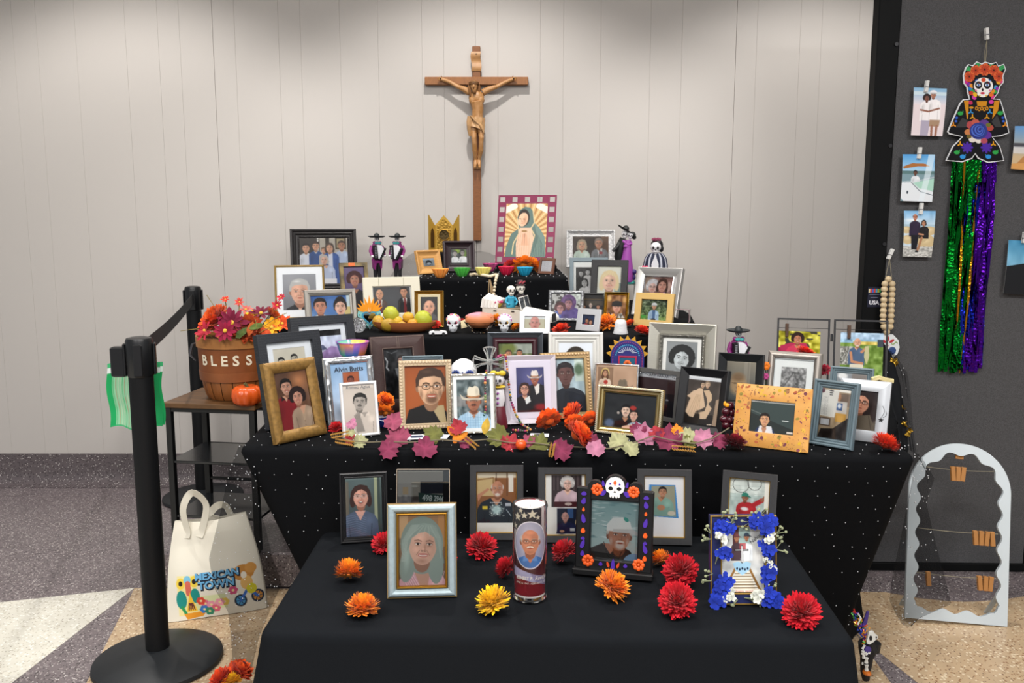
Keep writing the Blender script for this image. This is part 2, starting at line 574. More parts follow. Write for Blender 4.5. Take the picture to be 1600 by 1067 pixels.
tier3,s3,l3,_=cover('riser_box','topmost black dotted box carrying the colourful votive bowls',t3top,H3,[(-.385,3.335),(.245,3.425),(.245,4.09),(-.385,4.08)],H2,black2,cat='riser',r=.014,fold=.004,nf=14)
dots(tier3,t3top,H3,s3,l3,.15,sp=.055,rad=.0020,tmax=.95)
def riser(label,x0,x1,y0,y1,z0,z1):
 P=[(x0,y0),(x1,y0),(x1,y1),(x0,y1)]
 return cover('riser_box',label,P,z1,P,z0,black2,cat='riser',r=.008,rc=.012)[0]
riser('low black riser block under the maroon framed praying woman',-.07,.20,3.80,4.06,H3,1.14)
riser('black riser block under the gold triptych',-.385,-.19,3.90,4.06,H3,1.19)
riser('black riser block under the black ornate family frame',-.98,-.66,3.90,4.16,.95,1.0)
riser('black riser block under the two small mariachi figures',-.655,-.46,3.85,4.10,H2,1.0)
riser('tall black riser block under the silver ornate couple portrait',.30,.455,4.0,4.19,H2,1.11)
riser('black riser block under the striped shawl skeleton lady',.60,.74,3.80,3.98,H2,1.03)
# ---------------------------------------------------------------- printed pictures, painted as colour grids on flat sheets
class Cv:
 """a small painting: x 0..1 across, y 0..a down"""
 def __init__(s,w,h,px=100,bg='#888888'):
  s.a=h/w
  s.n=max(16,int(px));s.m=max(16,int(px*s.a))
  n2,m2=s.n*2,s.m*2
  s.X,s.Y=np.meshgrid((np.arange(n2)+.5)/n2,(np.arange(m2)+.5)/m2*s.a)
  s.I=np.zeros((m2,n2,3),np.float32);s.rng=np.random.default_rng(int(w*10007+h*977+px)%99999)
  s.fill(bg)
  s.seed=1
 @staticmethod
 def c(col):
  if isinstance(col,str):
   col=col.lstrip('#');return np.array([int(col[i:i+2],16)/255 for i in(0,2,4)],np.float32)
  return np.array(col,np.float32)
 def fill(s,col):s.I[:]=s.c(col);return s
 def mixin(s,al,col):
  al=np.clip(al,0,1)[...,None]
  s.I[:]=s.I*(1-al)+s.c(col)*al;return s
 def vg(s,c1,c2,y0=0,y1=None):
  y1=s.a if y1 is None else y1
  t=np.clip((s.Y-y0)/(y1-y0),0,1)[...,None]
  s.I[:]=s.c(c1)*(1-t)+s.c(c2)*t;return s
 def ell(s,cx,cy,rx,ry,col,soft=0.0,rot=0.0,op=1.0):
  ca,sa=math.cos(R(rot)),math.sin(R(rot))
  x=s.X-cx;y=s.Y-cy
  d=np.sqrt(((x*ca+y*sa)/rx)**2+((-x*sa+y*ca)/ry)**2)
  al=(d<1).astype(np.float32)if soft<=0 else np.clip((1-d)/soft,0,1)
  return s.mixin(al*op,col)
 def poly(s,pts,col,op=1.0):
  ins=np.zeros(s.X.shape,bool)
  n=len(pts)
  for i in range(n):
   x0,y0=pts[i-1];x1,y1=pts[i]
   if y0==y1:continue
   cnd=((y0>s.Y)!=(y1>s.Y))&(s.X<(x1-x0)*(s.Y-y0)/(y1-y0)+x0)
   ins^=cnd
  return s.mixin(ins.astype(np.float32)*op,col)
 def rect(s,x0,y0,x1,y1,col,op=1.0):
  return s.mixin(((s.X>=x0)&(s.X<x1)&(s.Y>=y0)&(s.Y<y1)).astype(np.float32)*op,col)
 def line(s,pts,w,col,op=1.0):
  for(x0,y0),(x1,y1)in zip(pts[:-1],pts[1:]):
   dx,dy=x1-x0,y1-y0;L=dx*dx+dy*dy+1e-9
   t=np.clip(((s.X-x0)*dx+(s.Y-y0)*dy)/L,0,1)
   d=np.hypot(s.X-x0-t*dx,s.Y-y0-t*dy)
   s.mixin((d<w/2).astype(np.float32)*op,col)
  return s
 def noise(s,amt,cells=8,x0=0,y0=0,x1=1,y1=None,col=None):
  y1=s.a if y1 is None else y1
  g=s.rng.random((cells+2,cells+2))
  gx=np.clip((s.X-x0)/(x1-x0),0,.999)*cells;gy=np.clip((s.Y-y0)/(y1-y0),0,.999)*cells
  ix,iy=gx.astype(int),gy.astype(int);fx,fy=gx-ix,gy-iy
  fx=fx*fx*(3-2*fx);fy=fy*fy*(3-2*fy)
  v=(g[iy,ix]*(1-fx)+g[iy,ix+1]*fx)*(1-fy)+(g[iy+1,ix]*(1-fx)+g[iy+1,ix+1]*fx)*fy
  msk=(s.X>=x0)&(s.X<x1)&(s.Y>=y0)&(s.Y<y1)
  if col is None:
   s.I+=(((v-.5)*2*amt)*msk)[...,None]
  else:
   s.mixin((v>1-amt)*msk,col)
  np.clip(s.I,0,1,s.I);return s
 def torso(s,cx,top,w,col,collar=None,shirt=None,tie=None,neck=.16,skin=None,low=None,neckw=None):
  """shoulders and chest; top is the shoulder line"""
  b=s.a if low is None else low
  nw=neckw or w*.16
  s.poly([(cx-nw,top-w*.05),(cx+nw,top-w*.05),(cx+w*.40,top+w*.07),(cx+w*.5,top+w*.24),(cx+w*.54,b),(cx-w*.54,b),(cx-w*.5,top+w*.24),(cx-w*.40,top+w*.07)],col)
  cc=s.c(col)
  s.ell(cx-w*.26,top+w*.5,w*.2,w*.42,np.clip(cc*.8,0,1),.9,8,.6)
  s.ell(cx+w*.26,top+w*.24,w*.18,w*.2,np.clip(cc*1.18+.02,0,1),.9,0,.6)
  s.line([(cx-w*.33,top+w*.34),(cx-w*.3,b)],w*.018,cc*.62);s.line([(cx+w*.33,top+w*.34),(cx+w*.3,b)],w*.018,cc*.62)
  if skin is not None:
   s.poly([(cx-nw*.95,top-w*.05),(cx+nw*.95,top-w*.05),(cx,top+w*neck)],skin)
  if shirt is not None:
   s.poly([(cx-nw,top-w*.05),(cx+nw,top-w*.05),(cx+nw*.3,top+w*.45),(cx-nw*.3,top+w*.45)],shirt)
  if tie is not None:
   s.poly([(cx-w*.03,top),(cx+w*.03,top),(cx+w*.045,top+w*.42),(cx,top+w*.47),(cx-w*.045,top+w*.42)],tie)
  if collar is not None:
   s.poly([(cx-nw*1.1,top-w*.07),(cx-nw*.2,top+w*.07),(cx-nw*1.3,top+w*.12)],collar)
   s.poly([(cx+nw*1.1,top-w*.07),(cx+nw*.2,top+w*.07),(cx+nw*1.3,top+w*.12)],collar)
  return s
 def head(s,cx,cy,h,skin='#d9a98a',hair='#3a2a20',style='short',glasses=None,beard=None,stache=None,smile=1,hat=None,hatcol='#efe8da',t=0.0,brow=None,lip=None,old=False,rot=0.0):
  """face centred at cx, cy; h = crown to chin"""
  sk=s.c(skin);hc=s.c(hair)
  dk=sk*np.array([.72,.66,.62],np.float32);lt=np.clip(sk*1.1+.03,0,1);vd=sk*.45
  rx,ry=h*.345,h*.47
  q=math.radians(rot)
  def P(dx,dy):
   return cx+dx*h*math.cos(q)-dy*h*math.sin(q),cy+dx*h*math.sin(q)+dy*h*math.cos(q)
  def E(dx,dy,ax,ay,col,soft=0.0,op=1.0,r=0.0):
   x,y=P(dx,dy);s.ell(x,y,ax*h,ay*h,col,soft,rot+r,op)
   # hair behind
  if style=='long':
   E(0,.10,.50,.62,hc);E(-.34,.45,.2,.5,hc,0,1,6);E(.34,.45,.2,.5,hc,0,1,-6)
   E(-.38,.3,.1,.5,np.clip(hc*1.25,0,1),.8,.7)
  elif style=='curly':
   for k in range(14):
    a=math.pi*(k/13)*1.30-.45
    E(-.43*math.cos(a),-.06-.43*math.sin(a),.19,.19,hc*(.85+.3*((k*7)%5)/5))
   E(0,-.22,.44,.33,hc)
  elif style=='bob':
   E(0,-.04,.47,.52,hc);E(-.38,.2,.13,.3,hc);E(.38,.2,.13,.3,hc)
  elif style=='bun':
   E(0,-.08,.43,.48,hc);E(.02,-.46,.26,.2,hc)
  elif style in('short','part'):
   E(0,-.12,.405,.43,hc)
  elif style=='thin':
   E(0,-.02,.375,.40,hc)
   # neck, ears
  x,y=P(0,.42);s.ell(x,y,.2*h,.26*h,dk)
  for e in(-1,1):
   if style not in('long','curly','bob'):
    E(e*.355,.03,.06,.11,dk)
  E(0,0,.345,.48,sk);E(0,.14,.30,.355,sk)
  E(.14+t*.2,.0,.24,.44,dk,1.0,.42);E(-.1,-.17,.2,.17,lt,1.0,.7)
  E(-.17,.12,.11,.1,lt,1.0,.6);E(.17,.12,.1,.1,lt,1.0,.35);E(0,.40,.2,.1,dk,1.0,.6)
  tx=t*.1
  # eye sockets, eyes, brows
  for e in(-1,1):
   ex=e*.145+tx
   E(ex,-.035,.10,.06,dk,.9,.85)
   if h>.10:
    E(ex,-.025,.062,.026,(.93,.91,.88));E(ex+tx*.2,-.025,.027,.028,'#2b1d16')
    x0,y0=P(ex-.07,-.04);x1,y1=P(ex,-.056);x2,y2=P(ex+.07,-.035)
    s.line([(x0,y0),(x1,y1),(x2,y2)],h*.018,vd)
    E(ex,.02,.07,.018,dk,.9,.6)
   else:
    E(ex,-.025,.05,.028,vd)
   bc=s.c(brow)if brow else hc*.8
   x0,y0=P(ex-.085,-.10);x1,y1=P(ex,-.125);x2,y2=P(ex+.085,-.095)
   s.line([(x0,y0),(x1,y1),(x2,y2)],h*.028,bc,.85)
   # nose
  E(tx*1.3+.035,.05,.03,.1,dk,.9,.6);E(tx*1.4,.125,.075,.045,dk,.7,.7);E(tx*1.4-.01,.105,.045,.05,lt,.9,.8)
  E(tx*1.4-.04,.15,.018,.012,vd,.5);E(tx*1.4+.04,.15,.018,.012,vd,.5)
  # beard and mouth
  if beard is not None:
   bcol=s.c(beard)
   E(tx,.33,.2,.16,bcol,.5,.95);E(tx,.22,.17,.06,bcol,.6,.9)
   E(-.26,.2,.07,.18,bcol,.8,.55);E(.26,.2,.07,.18,bcol,.8,.55)
  lipc=s.c(lip)if lip else np.clip(sk*np.array([.82,.55,.52],np.float32),0,1)
  if smile>=2:
   E(tx,.265,.12,.068,lipc);E(tx,.262,.098,.05,'#3a1614');E(tx,.245,.09,.022,(.95,.93,.9))
  elif smile==1:
   E(tx,.255,.125,.046,lipc);E(tx,.250,.105,.027,(.94,.92,.88));E(tx,.225,.13,.026,lipc,0,.9)
  else:
   E(tx,.25,.10,.026,lipc);x0,y0=P(tx-.1,.25);x1,y1=P(tx+.1,.25);s.line([(x0,y0),(x1,y1)],h*.012,vd)
  if smile>=1 or old:
   for e in(-1,1):
    x0,y0=P(tx+e*.09,.13);x1,y1=P(tx+e*.165,.25)
    s.line([(x0,y0),(x1,y1)],h*.016,dk,.8)
  if stache is not None:
   E(tx-.06,.195,.09,.036,stache,.3,1,-14);E(tx+.06,.195,.09,.036,stache,.3,1,14)
  if old:
   for k in range(3):
    x0,y0=P(-.16,-.2-k*.05);x1,y1=P(.16,-.2-k*.05);s.line([(x0,y0),(x1,y1)],h*.009,dk,.6)
    # hair in front
  if style in('short','part'):
   x=[P(*p)for p in((-.40,.0),(-.41,-.22),(-.3,-.46),(0,-.55),(.3,-.46),(.41,-.22),(.40,0),(.33,-.05),(.30,-.24),(.1,-.30),(-.18,-.27),(-.31,-.2),(-.33,-.04))]
   s.poly(x,hc);E(-.1,-.43,.2,.06,np.clip(hc*1.35+.03,0,1),.9,.6)
  elif style=='thin':
   E(-.345,-.1,.045,.16,hc,.4);E(.345,-.1,.045,.16,hc,.4);E(0,-.36,.24,.09,lt,1,.6)
  elif style in('long','bob','curly','bun'):
   x=[P(*p)for p in((-.40,.2),(-.43,-.2),(-.28,-.5),(0,-.56),(.3,-.5),(.43,-.2),(.40,.2),(.335,.05),(.27,-.2),(.05,-.34),(-.12,-.30),(-.29,-.16),(-.335,.05))]
   s.poly(x,hc)
   for k in range(5):
    x0,y0=P(-.05+.05*k,-.5);x1,y1=P(-.36+.17*k,-.2-.03*(k%2));s.line([(x0,y0),(x1,y1)],h*.012,np.clip(hc*1.3+.03,0,1),.5)
  if glasses is not None:
   for e in(-1,1):
    ex=e*.15+tx
    pts=[P(ex+.115*math.cos(a),-.015+.085*math.sin(a))for a in np.linspace(0,6.283,13)]
    s.line(pts,h*.02,glasses)
   x0,y0=P(tx-.035,-.02);x1,y1=P(tx+.035,-.02);s.line([(x0,y0),(x1,y1)],h*.018,glasses)
   for e in(-1,1):
    x0,y0=P(tx+e*.265,-.02);x1,y1=P(e*.35,-.04);s.line([(x0,y0),(x1,y1)],h*.016,glasses)
  if hat=='cowboy':
   s.poly([P(*p)for p in((-.33,-.26),(-.31,-.62),(-.2,-.78),(-.05,-.72),(.07,-.8),(.22,-.76),(.31,-.6),(.33,-.26))],hatcol)
   s.poly([P(*p)for p in((-.72,-.42),(-.5,-.2),(-.2,-.15),(.2,-.15),(.5,-.2),(.72,-.42),(.6,-.12),(.25,-.02),(-.25,-.02),(-.6,-.12))],np.clip(s.c(hatcol)*.9,0,1))
   s.line([P(-.33,-.28),P(0,-.2),P(.33,-.28)],h*.06,'#b98a5a')
   E(0,-.05,.36,.05,dk*.7,.6,.7);E(.16,-.5,.1,.25,s.c(hatcol)*.82,1,.7)
  elif hat=='cap':
   s.poly([P(*p)for p in((-.41,-.12),(-.4,-.34),(-.22,-.56),(.1,-.6),(.34,-.46),(.42,-.16))],hatcol)
   s.poly([P(*p)for p in((-.2,-.2),(.42,-.24),(.72,-.06),(.66,.0),(.3,-.1),(-.2,-.1))],np.clip(s.c(hatcol)*.86,0,1))
  elif hat=='round':
   E(0,-.34,.46,.26,hatcol);E(0,-.18,.5,.1,s.c(hatcol)*.8)
  return s
 def text(s,txt,x,y,size,col):
  """text lines as tiny strokes for print that is too small to read"""
  rr=random.Random(len(txt)+int(y*999))
  px=x
  for ch in txt:
   if ch!=' ':
    s.line([(px,y+size*rr.uniform(-.4,-.1)),(px+size*.2,y+size*rr.uniform(.1,.4)),(px+size*.4,y+size*rr.uniform(-.4,.1))],size*.16,col,.8)
   px+=size*.6
  return s
 def gray(s,tint=(1,1,1)):
  g=s.I@np.array([.3,.59,.11],np.float32)
  s.I[:]=g[...,None]*np.array(tint,np.float32);np.clip(s.I,0,1,s.I);return s
 def sheet(s,name,w,h,parent,y=0.0,x0=None,z0=0.0,rough=.35,M_=None,warp=None,mat=None):
  """flat printed sheet in the parent's XZ plane, lower left at x0, z0"""
  I=s.I.reshape(s.m,2,s.n,2,3).mean((1,3))
  L=np.where(I<=.04045,I/12.92,((I+.055)/1.055)**2.4)
  m,n=s.m,s.n
  x0=-w/2 if x0 is None else x0
  gx=x0+w*np.arange(n)/(n-1);gz=z0+h-h*np.arange(m)/(m-1)
  XX,ZZ=np.meshgrid(gx,gz)
  co=np.stack([XX,np.full_like(XX,y),ZZ],-1).reshape(-1,3)
  if warp is not None:
   co=warp(co)
  idx=np.arange(m*n).reshape(m,n)
  q=np.stack([idx[:-1,:-1],idx[1:,:-1],idx[1:,1:],idx[:-1,1:]],-1).reshape(-1,4)
  me=bpy.data.meshes.new(name)
  me.vertices.add(m*n);me.vertices.foreach_set('co',co.astype(np.float32).ravel())
  me.loops.add(q.size);me.loops.foreach_set('vertex_index',q.astype(np.int32).ravel())
  me.polygons.add(len(q));me.polygons.foreach_set('loop_start',(np.arange(len(q))*4).astype(np.int32))
  me.update(calc_edges=True)
  me.polygons.foreach_set('use_smooth',np.ones(len(q),bool))
  at=me.color_attributes.new('Col','FLOAT_COLOR','POINT')
  arr=np.ones((m*n,4),np.float32);arr[:,:3]=L.reshape(-1,3)
  at.data.foreach_set('color',arr.ravel())
  me.materials.append(mat or vcol_mat('photo_print',rough,spec=.25))
  o=bpy.data.objects.new(name,me);COL.objects.link(o)
  if parent is not None:o.parent=parent
  return o
  # where each picture frame stands: x, y, support height, turn, lean, roll, width, height
POSE={
'a1':(-0.870,3.960,1.000,13.9,12.0,-0.0,0.304,0.300),
'a2':(-0.828,3.320,0.950,14.3,12.0,-0.0,0.192,0.214),
'a3':(-0.633,3.469,0.955,25.0,12.4,-0.0,0.117,0.210),
'a4':(-0.653,3.080,0.950,24.6,12.0,-0.1,0.187,0.135),
'a5':(-0.439,3.140,0.955,17.3,12.1,-0.1,0.212,0.171),
'a6':(-0.294,3.000,0.955,3.8,12.0,-0.0,0.104,0.132),
'b1':(-0.337,3.589,1.110,43.0,14.3,-0.7,0.126,0.101),
'b2':(-0.228,3.740,1.110,12.0,12.2,-0.0,0.140,0.136),
'b3':(0.054,3.850,1.140,-14.2,12.5,0.0,0.271,0.316),
'b4':(0.140,3.603,1.110,-36.3,14.0,0.5,0.077,0.068),
'c1':(0.377,4.090,1.110,-2.7,12.0,0.0,0.233,0.182),
'c2':(0.348,3.840,0.955,-1.4,12.0,0.0,0.174,0.215),
'c3':(0.415,3.680,0.955,-15.5,12.1,0.0,0.160,0.212),
'c4':(0.557,3.351,0.955,-37.7,15.0,0.0,0.198,0.196),
'c5':(0.202,3.190,0.955,-8.3,12.0,0.0,0.135,0.119),
'c6':(0.306,3.260,0.955,-7.4,12.0,0.0,0.094,0.102),
'c7':(0.391,3.209,0.955,-17.9,12.4,0.0,0.095,0.110),
'c8':(0.258,2.914,0.955,-32.8,13.8,0.0,0.089,0.077),
'c9':(0.501,3.024,0.955,-27.6,12.8,0.1,0.143,0.121),
'c10':(0.076,2.847,0.955,-5.4,11.9,0.0,0.103,0.075),
'f1':(-0.551,2.571,0.740,35.5,12.5,-0.1,0.208,0.303),
'f2':(-0.611,2.412,0.740,40.4,12.9,-0.1,0.198,0.273),
'f3':(-0.567,2.257,0.740,49.1,13.1,-0.1,0.165,0.218),
'f4':(-0.456,2.407,0.740,26.7,12.6,-0.0,0.149,0.204),
'f5':(-0.413,2.289,0.740,21.9,13.8,-0.0,0.103,0.152),
'g1':(-0.341,2.600,0.740,23.6,12.0,-0.0,0.175,0.239),
'g2':(-0.264,2.500,0.740,8.3,12.0,-0.0,0.124,0.191),
'g3':(-0.244,2.377,0.740,8.9,12.1,-0.0,0.151,0.197),
'g4':(-0.104,2.317,0.740,8.4,12.4,-0.0,0.128,0.170),
'h1':(0.012,2.661,0.740,1.5,12.0,-0.0,0.178,0.239),
'h2':(0.201,2.601,0.740,-0.0,12.0,0.0,0.172,0.247),
'h3':(0.059,2.438,0.740,8.4,12.0,-0.0,0.152,0.201),
'h4':(0.171,2.499,0.740,12.3,14.1,0.0,0.155,0.201),
'h5':(0.309,2.520,0.740,-15.9,12.4,0.0,0.136,0.165),
'h6':(0.317,2.297,0.740,-26.1,12.3,0.0,0.188,0.134),
'h7':(0.420,2.496,0.740,-36.4,7.6,0.0,0.155,0.152),
'i1':(0.518,2.601,0.740,-18.5,12.0,0.0,0.210,0.274),
'i2':(0.714,2.631,0.740,-21.4,11.8,0.0,0.141,0.175),
'i3':(0.867,2.599,0.740,-27.7,13.4,0.0,0.164,0.187),
'i4':(0.518,2.328,0.740,-34.9,13.3,0.0,0.142,0.181),
'i5':(0.672,2.165,0.740,-27.4,12.8,0.0,0.193,0.164),
'i6':(0.833,2.179,0.740,-40.6,10.4,0.1,0.117,0.175),
'i7':(0.942,2.246,0.740,-32.9,13.1,0.1,0.129,0.166),
'i8':(0.997,2.467,0.740,-26.7,11.7,0.1,0.121,0.161),
'j1':(-0.369,2.044,0.530,10.2,11.8,0.0,0.119,0.174),
'j2':(-0.216,1.968,0.530,0.1,11.7,-0.0,0.127,0.203),
'j3':(-0.039,2.058,0.530,0.2,11.8,-0.0,0.136,0.187),
'j4':(-0.192,1.722,0.530,3.2,11.8,-0.1,0.147,0.198),
'j5':(0.134,2.041,0.530,-0.4,12.1,-0.0,0.136,0.186),
'j6':(0.231,1.850,0.530,-13.4,13.0,-0.0,0.175,0.208),
'j7':(0.380,2.026,0.530,-3.4,12.1,-0.0,0.134,0.186),
'j8':(0.578,2.011,0.530,-19.5,12.8,0.1,0.131,0.183),
'j9':(0.488,1.697,0.530,0.8,8.6,0.1,0.138,0.186),
}
PROF={
'flat':[(0,0),(0,.94),(.04,1),(.96,1),(1,.94),(1,.35)],
'round':[(0,0),(0,.5),(.1,.78),(.28,.95),(.5,1),(.72,.93),(.9,.72),(1,.5),(1,.3)],
'scoop':[(0,0),(0,.9),(.06,1),(.2,.97),(.3,.72),(.5,.52),(.75,.45),(.82,.52),(.9,.5),(1,.42),(1,.3)],
'slope_in':[(0,0),(0,.97),(.05,1),(.10,1),(1,.38),(1,.3)],
'slope_out':[(0,0),(0,.35),(.85,1),(.95,1),(1,.9),(1,.35)],
'step':[(0,0),(0,.8),(.05,.95),(.2,1),(.33,.9),(.36,.72),(.5,.82),(.62,.72),(.66,.55),(.82,.62),(.95,.5),(1,.45),(1,.3)],
'thin':[(0,0),(0,.9),(.2,1),(.8,1),(1,.9),(1,.4)],
}
def mould(mb,w,h,b,prof,d,ins=0.0):
 """mitred moulding swept around a rectangle standing on z=0, face towards -Y"""
 P=PROF[prof]if isinstance(prof,str)else prof
 v=[]
 for t,k in P:
  i=ins+t*b
  y=(1-k)*d
  v+=[(-w/2+i,y,i),(w/2-i,y,i),(w/2-i,y,h-i),(-w/2+i,y,h-i)]
 f=[]
 n=len(P)
 # split vertices at mitres for crisp corners
 vs=[];fs=[]
 for sd in range(4):
  e=(sd+1)%4
  base=len(vs)
  for k in range(n):
   vs+=[v[k*4+sd],v[k*4+e]]
  for k in range(n-1):
   a=base+k*2
   fs.append((a,a+1,a+3,a+2))
  a=base+(n-1)*2
  fs.append((a,a+1,base+1,base))
 return mb.add(vs,fs)
clear=glass_pane('picture_glass')
brd=M('black_backboard','#18181a',.8)
def frame(key,label,b,prof,mat,paint=None,mount=None,mcol='#eef0f0',d=.018,lip=None,group=None,glass=True,open_=None,cat='picture frame',leg=True,photo_rough=.35,name='framed_photo',mould_on=True,pw=None):
 x,y,z,yaw,lean,roll,w,h=POSE[key]
 la=R(lean)
 rz=d*math.sin(la)+.0005+abs(math.sin(R(roll)))*w/2
 root=thing(name,label,cat,(x,y,z+rz),group=group)
 root.rotation_mode='XYZ'
 Mx=Matrix.Rotation(R(yaw),4,'Z')@Matrix.Rotation(-la,4,'X')@Matrix.Rotation(R(roll),4,'Y')
 root.rotation_euler=Mx.to_euler('XYZ')
 if mould_on:
  mb=MB();mould(mb,w,h,b,prof,d);mb.build('moulding',mat,root,angle=30)
 i=b
 if lip:
  lb=MB();mould(lb,w,h,lip[0],'round',d*.8,b-.0005);
  q=lb.build('inner_lip',lip[1],root);q.location.y=d*.12
  i=b+lip[0]
 ow,oh=w-2*i,h-2*i
 yp=d*.62
 if mount:
  l,r_,t_,bt=mount if isinstance(mount,tuple)else(mount,)*4
  mb=MB()
  o_=[(-ow/2-.001,i-.001),(ow/2+.001,i-.001),(ow/2+.001,h-i+.001),(-ow/2-.001,h-i+.001)]
  n_=[(-ow/2+l,i+bt),(ow/2-r_,i+bt),(ow/2-r_,h-i-t_),(-ow/2+l,h-i-t_)]
  mb.ringprism(o_,n_,yp-.0016,yp-.0002)
  mb.build('mount_board',M('mount_'+mcol[1:],mcol,.85),root)
  px0,px1,pz0,pz1=n_[0][0],n_[1][0],n_[0][1],n_[2][1]
 else:
  px0,px1,pz0,pz1=-ow/2,ow/2,i,h-i
 if open_:
  px0,px1,pz0,pz1=open_
 cv=None
 if paint:
  pwid,phei=px1-px0,pz1-pz0
  cv=Cv(pwid,phei,max(24,min(130,pwid*1330/y*1.25)))
  paint(cv)
  cv.sheet('photo',pwid+.002,phei+.002,root,y=yp,x0=px0-.001,z0=pz0-.001,rough=photo_rough)
 if glass:
  g=MB();g.add([(-ow/2-.0005,yp-.0038,i-.0005),(ow/2+.0005,yp-.0038,i-.0005),(ow/2+.0005,yp-.0038,h-i+.0005),(-ow/2-.0005,yp-.0038,h-i+.0005)],[(0,1,2,3)],False)
  g.build('glass',clear,root)
 e=min(.004,b*.5)
 bb=MB();bb.box(-w/2+e,w/2-e,yp+.0012,d,e,h-e);bb.build('backboard',brd,root)
 if leg:
  hz=h*.62
  cl,sl=math.cos(la),math.sin(la)
  yh,zh=cl*d+sl*hz,-sl*d+cl*hz
  yf=yh+h*leg_k.get(key,.2);zf=-rz+.001
  f0=(cl*yf-sl*zf,sl*yf+cl*zf)
  lb=MB()
  lw=w*.12
  t=.0015
  lb.add([(-lw*.7,d,hz),(lw*.7,d,hz),(lw,f0[0],f0[1]),(-lw,f0[0],f0[1]),
  (-lw*.7,d+t*2,hz),(lw*.7,d+t*2,hz),(lw,f0[0]+t,f0[1]+t*.3),(-lw,f0[0]+t,f0[1]+t*.3)],
  [(0,1,2,3),(7,6,5,4),(0,4,5,1),(1,5,6,2),(2,6,7,3),(3,7,4,0)],False)
  lb.build('easel_leg',brd,root)
 return root,w,h,d,cv
leg_k={'i2':.06,'a1':.1,'c1':.1,'b3':.12,'i7':.12}
def beads(root,w,h,ins,d,r,step,mat,name='bead_row',flat=.7,n=(8,5)):
 b=MB()
 for(x0,z0,x1,z1)in((-w/2+ins,ins,w/2-ins,ins),(w/2-ins,ins,w/2-ins,h-ins),(w/2-ins,h-ins,-w/2+ins,h-ins),(-w/2+ins,h-ins,-w/2+ins,ins)):
  L=math.hypot(x1-x0,z1-z0);k=max(2,int(L/step))
  for i in range(k):
   t=i/k
   b.sph((x0+(x1-x0)*t,d,z0+(z1-z0)*t),(r,r*flat,r),*n)
 return b.build(name,mat,root,kind='stuff')
def two(cv,a,b_):
 for kw in(a,b_):
  cv.torso(*kw[0],**kw[1]);cv.head(*kw[2],**kw[3])
SK,SK2,SK3,SKP='#d8a788','#b98262','#8f5b44','#e6bfa6'
# ---- painters ------------------------------------------------------------
def p_family(c):
 c.rect(0,0,1,c.a,'#b8b2a6');c.rect(0,0,.42,c.a,'#3a3430');c.rect(.54,0,.62,.5,'#33291f');c.rect(.74,.0,.96,.25,'#4a3c2a');c.rect(.77,.03,.93,.22,'#b0a27c')
 for k in range(9):c.ell(.385,.02+k*.045,.02,.02,'#e8e6e0')
 for x,y,h,bc,hc in((.14,.22,.2,'#d9dde6','#241d1a'),(.34,.18,.19,'#274f8e','#3a2b24'),(.5,.27,.13,'#c9c2ba','#6a5240'),(.87,.17,.2,'#b6c4dc','#4a3a30')):
  c.torso(x,y+h*.62,h*1.5,bc,skin='#dcdcd8');c.head(x,y,h,SK if x<.8 else SK2,hc,'short')
 c.torso(.64,.33,.34,'#2a549a',skin=SK);c.rect(.59,.34,.68,.62,'#d6dae6');c.head(.62,.22,.2,SK,'#4a3a32','bob')
 c.torso(.54,.60,.36,'#b9c3d8',skin=SK);c.head(.5,.47,.2,'#d9b09a','#b9b4ae','bob');c.rect(.4,.86,.75,c.a,'#e3e3e6')
def p_priest(c):
 c.vg('#9a9ca2','#74767c');c.ell(.2,.2,.6,.6,'#a9abb0',1,0,.6)
 c.torso(.5,.98,.98,'#26272a',skin=SKP,collar='#1c1d20');c.head(.5,.55,.74,'#dcae96','#b9bab8','part',smile=0,brow='#8d7f74',old=True)
def p_purple(c):
 c.vg('#7f6f98','#55456e');c.torso(.55,1.15,.95,'#1d1a20',skin=SK2);c.head(.52,.62,.62,'#c9907a','#4a1f22','curly',glasses='#c9a68a',smile=1)
def p_painted_couple(c):
 c.vg('#2f5fa6','#7ba0cc');c.noise(.12,6);c.ell(.5,.25,.2,.3,'#5c88c4',.6);c.rect(.84,.28,1,c.a,'#d9c98a');c.rect(.9,0,1,.3,'#cfe0e6')
 c.torso(.24,.50,.50,'#efeee2',skin=SK);c.head(.24,.27,.40,'#d49a80','#221a18','short',smile=0)
 c.torso(.76,.55,.46,'#eceadb',skin=SKP);c.head(.74,.30,.40,'#efc3ae','#201816','bun',smile=2,lip='#b8444c');c.line([(.06,.52),(.18,.55)],.02,'#c93838')
def p_two_suits(c):
 c.fill('#4b4d51');c.ell(.5,.3,.5,.4,'#585a5e',1)
 c.torso(.18,.34,.38,'#5a4a44',skin=SK);c.poly([(.12,.33),(.25,.33),(.2,.7)],'#d9d6d0');c.poly([(.16,.34),(.21,.34),(.23,.75),(.15,.75)],'#7a2a2c');c.head(.18,.19,.26,SK,'#8a7c70','thin')
 c.torso(.84,.30,.36,'#1c1c20',skin=SK);c.poly([(.78,.3),(.9,.3),(.85,.62)],'#e4e2de');c.poly([(.815,.31),(.865,.31),(.88,.7),(.80,.7)],'#7a2024');c.head(.82,.14,.25,'#cf9a7c','#2a201c','short')
def p_bald(c):
 c.fill('#3b3a3c');c.torso(.5,1.0,.9,'#55545a',skin=SK);c.head(.5,.62,.82,'#d9a890','#8a8078','thin',smile=1,brow='#5a4a42')
def p_bw_man(c):
 c.fill('#9db0c0');c.torso(.5,.95,.9,'#30343a',skin='#a9a9aa',shirt='#e6eaee',tie='#232324');c.head(.5,.52,.68,'#c9ced2','#3a3d42','short',glasses='#1d2024');c.gray((.9,.98,1.05))
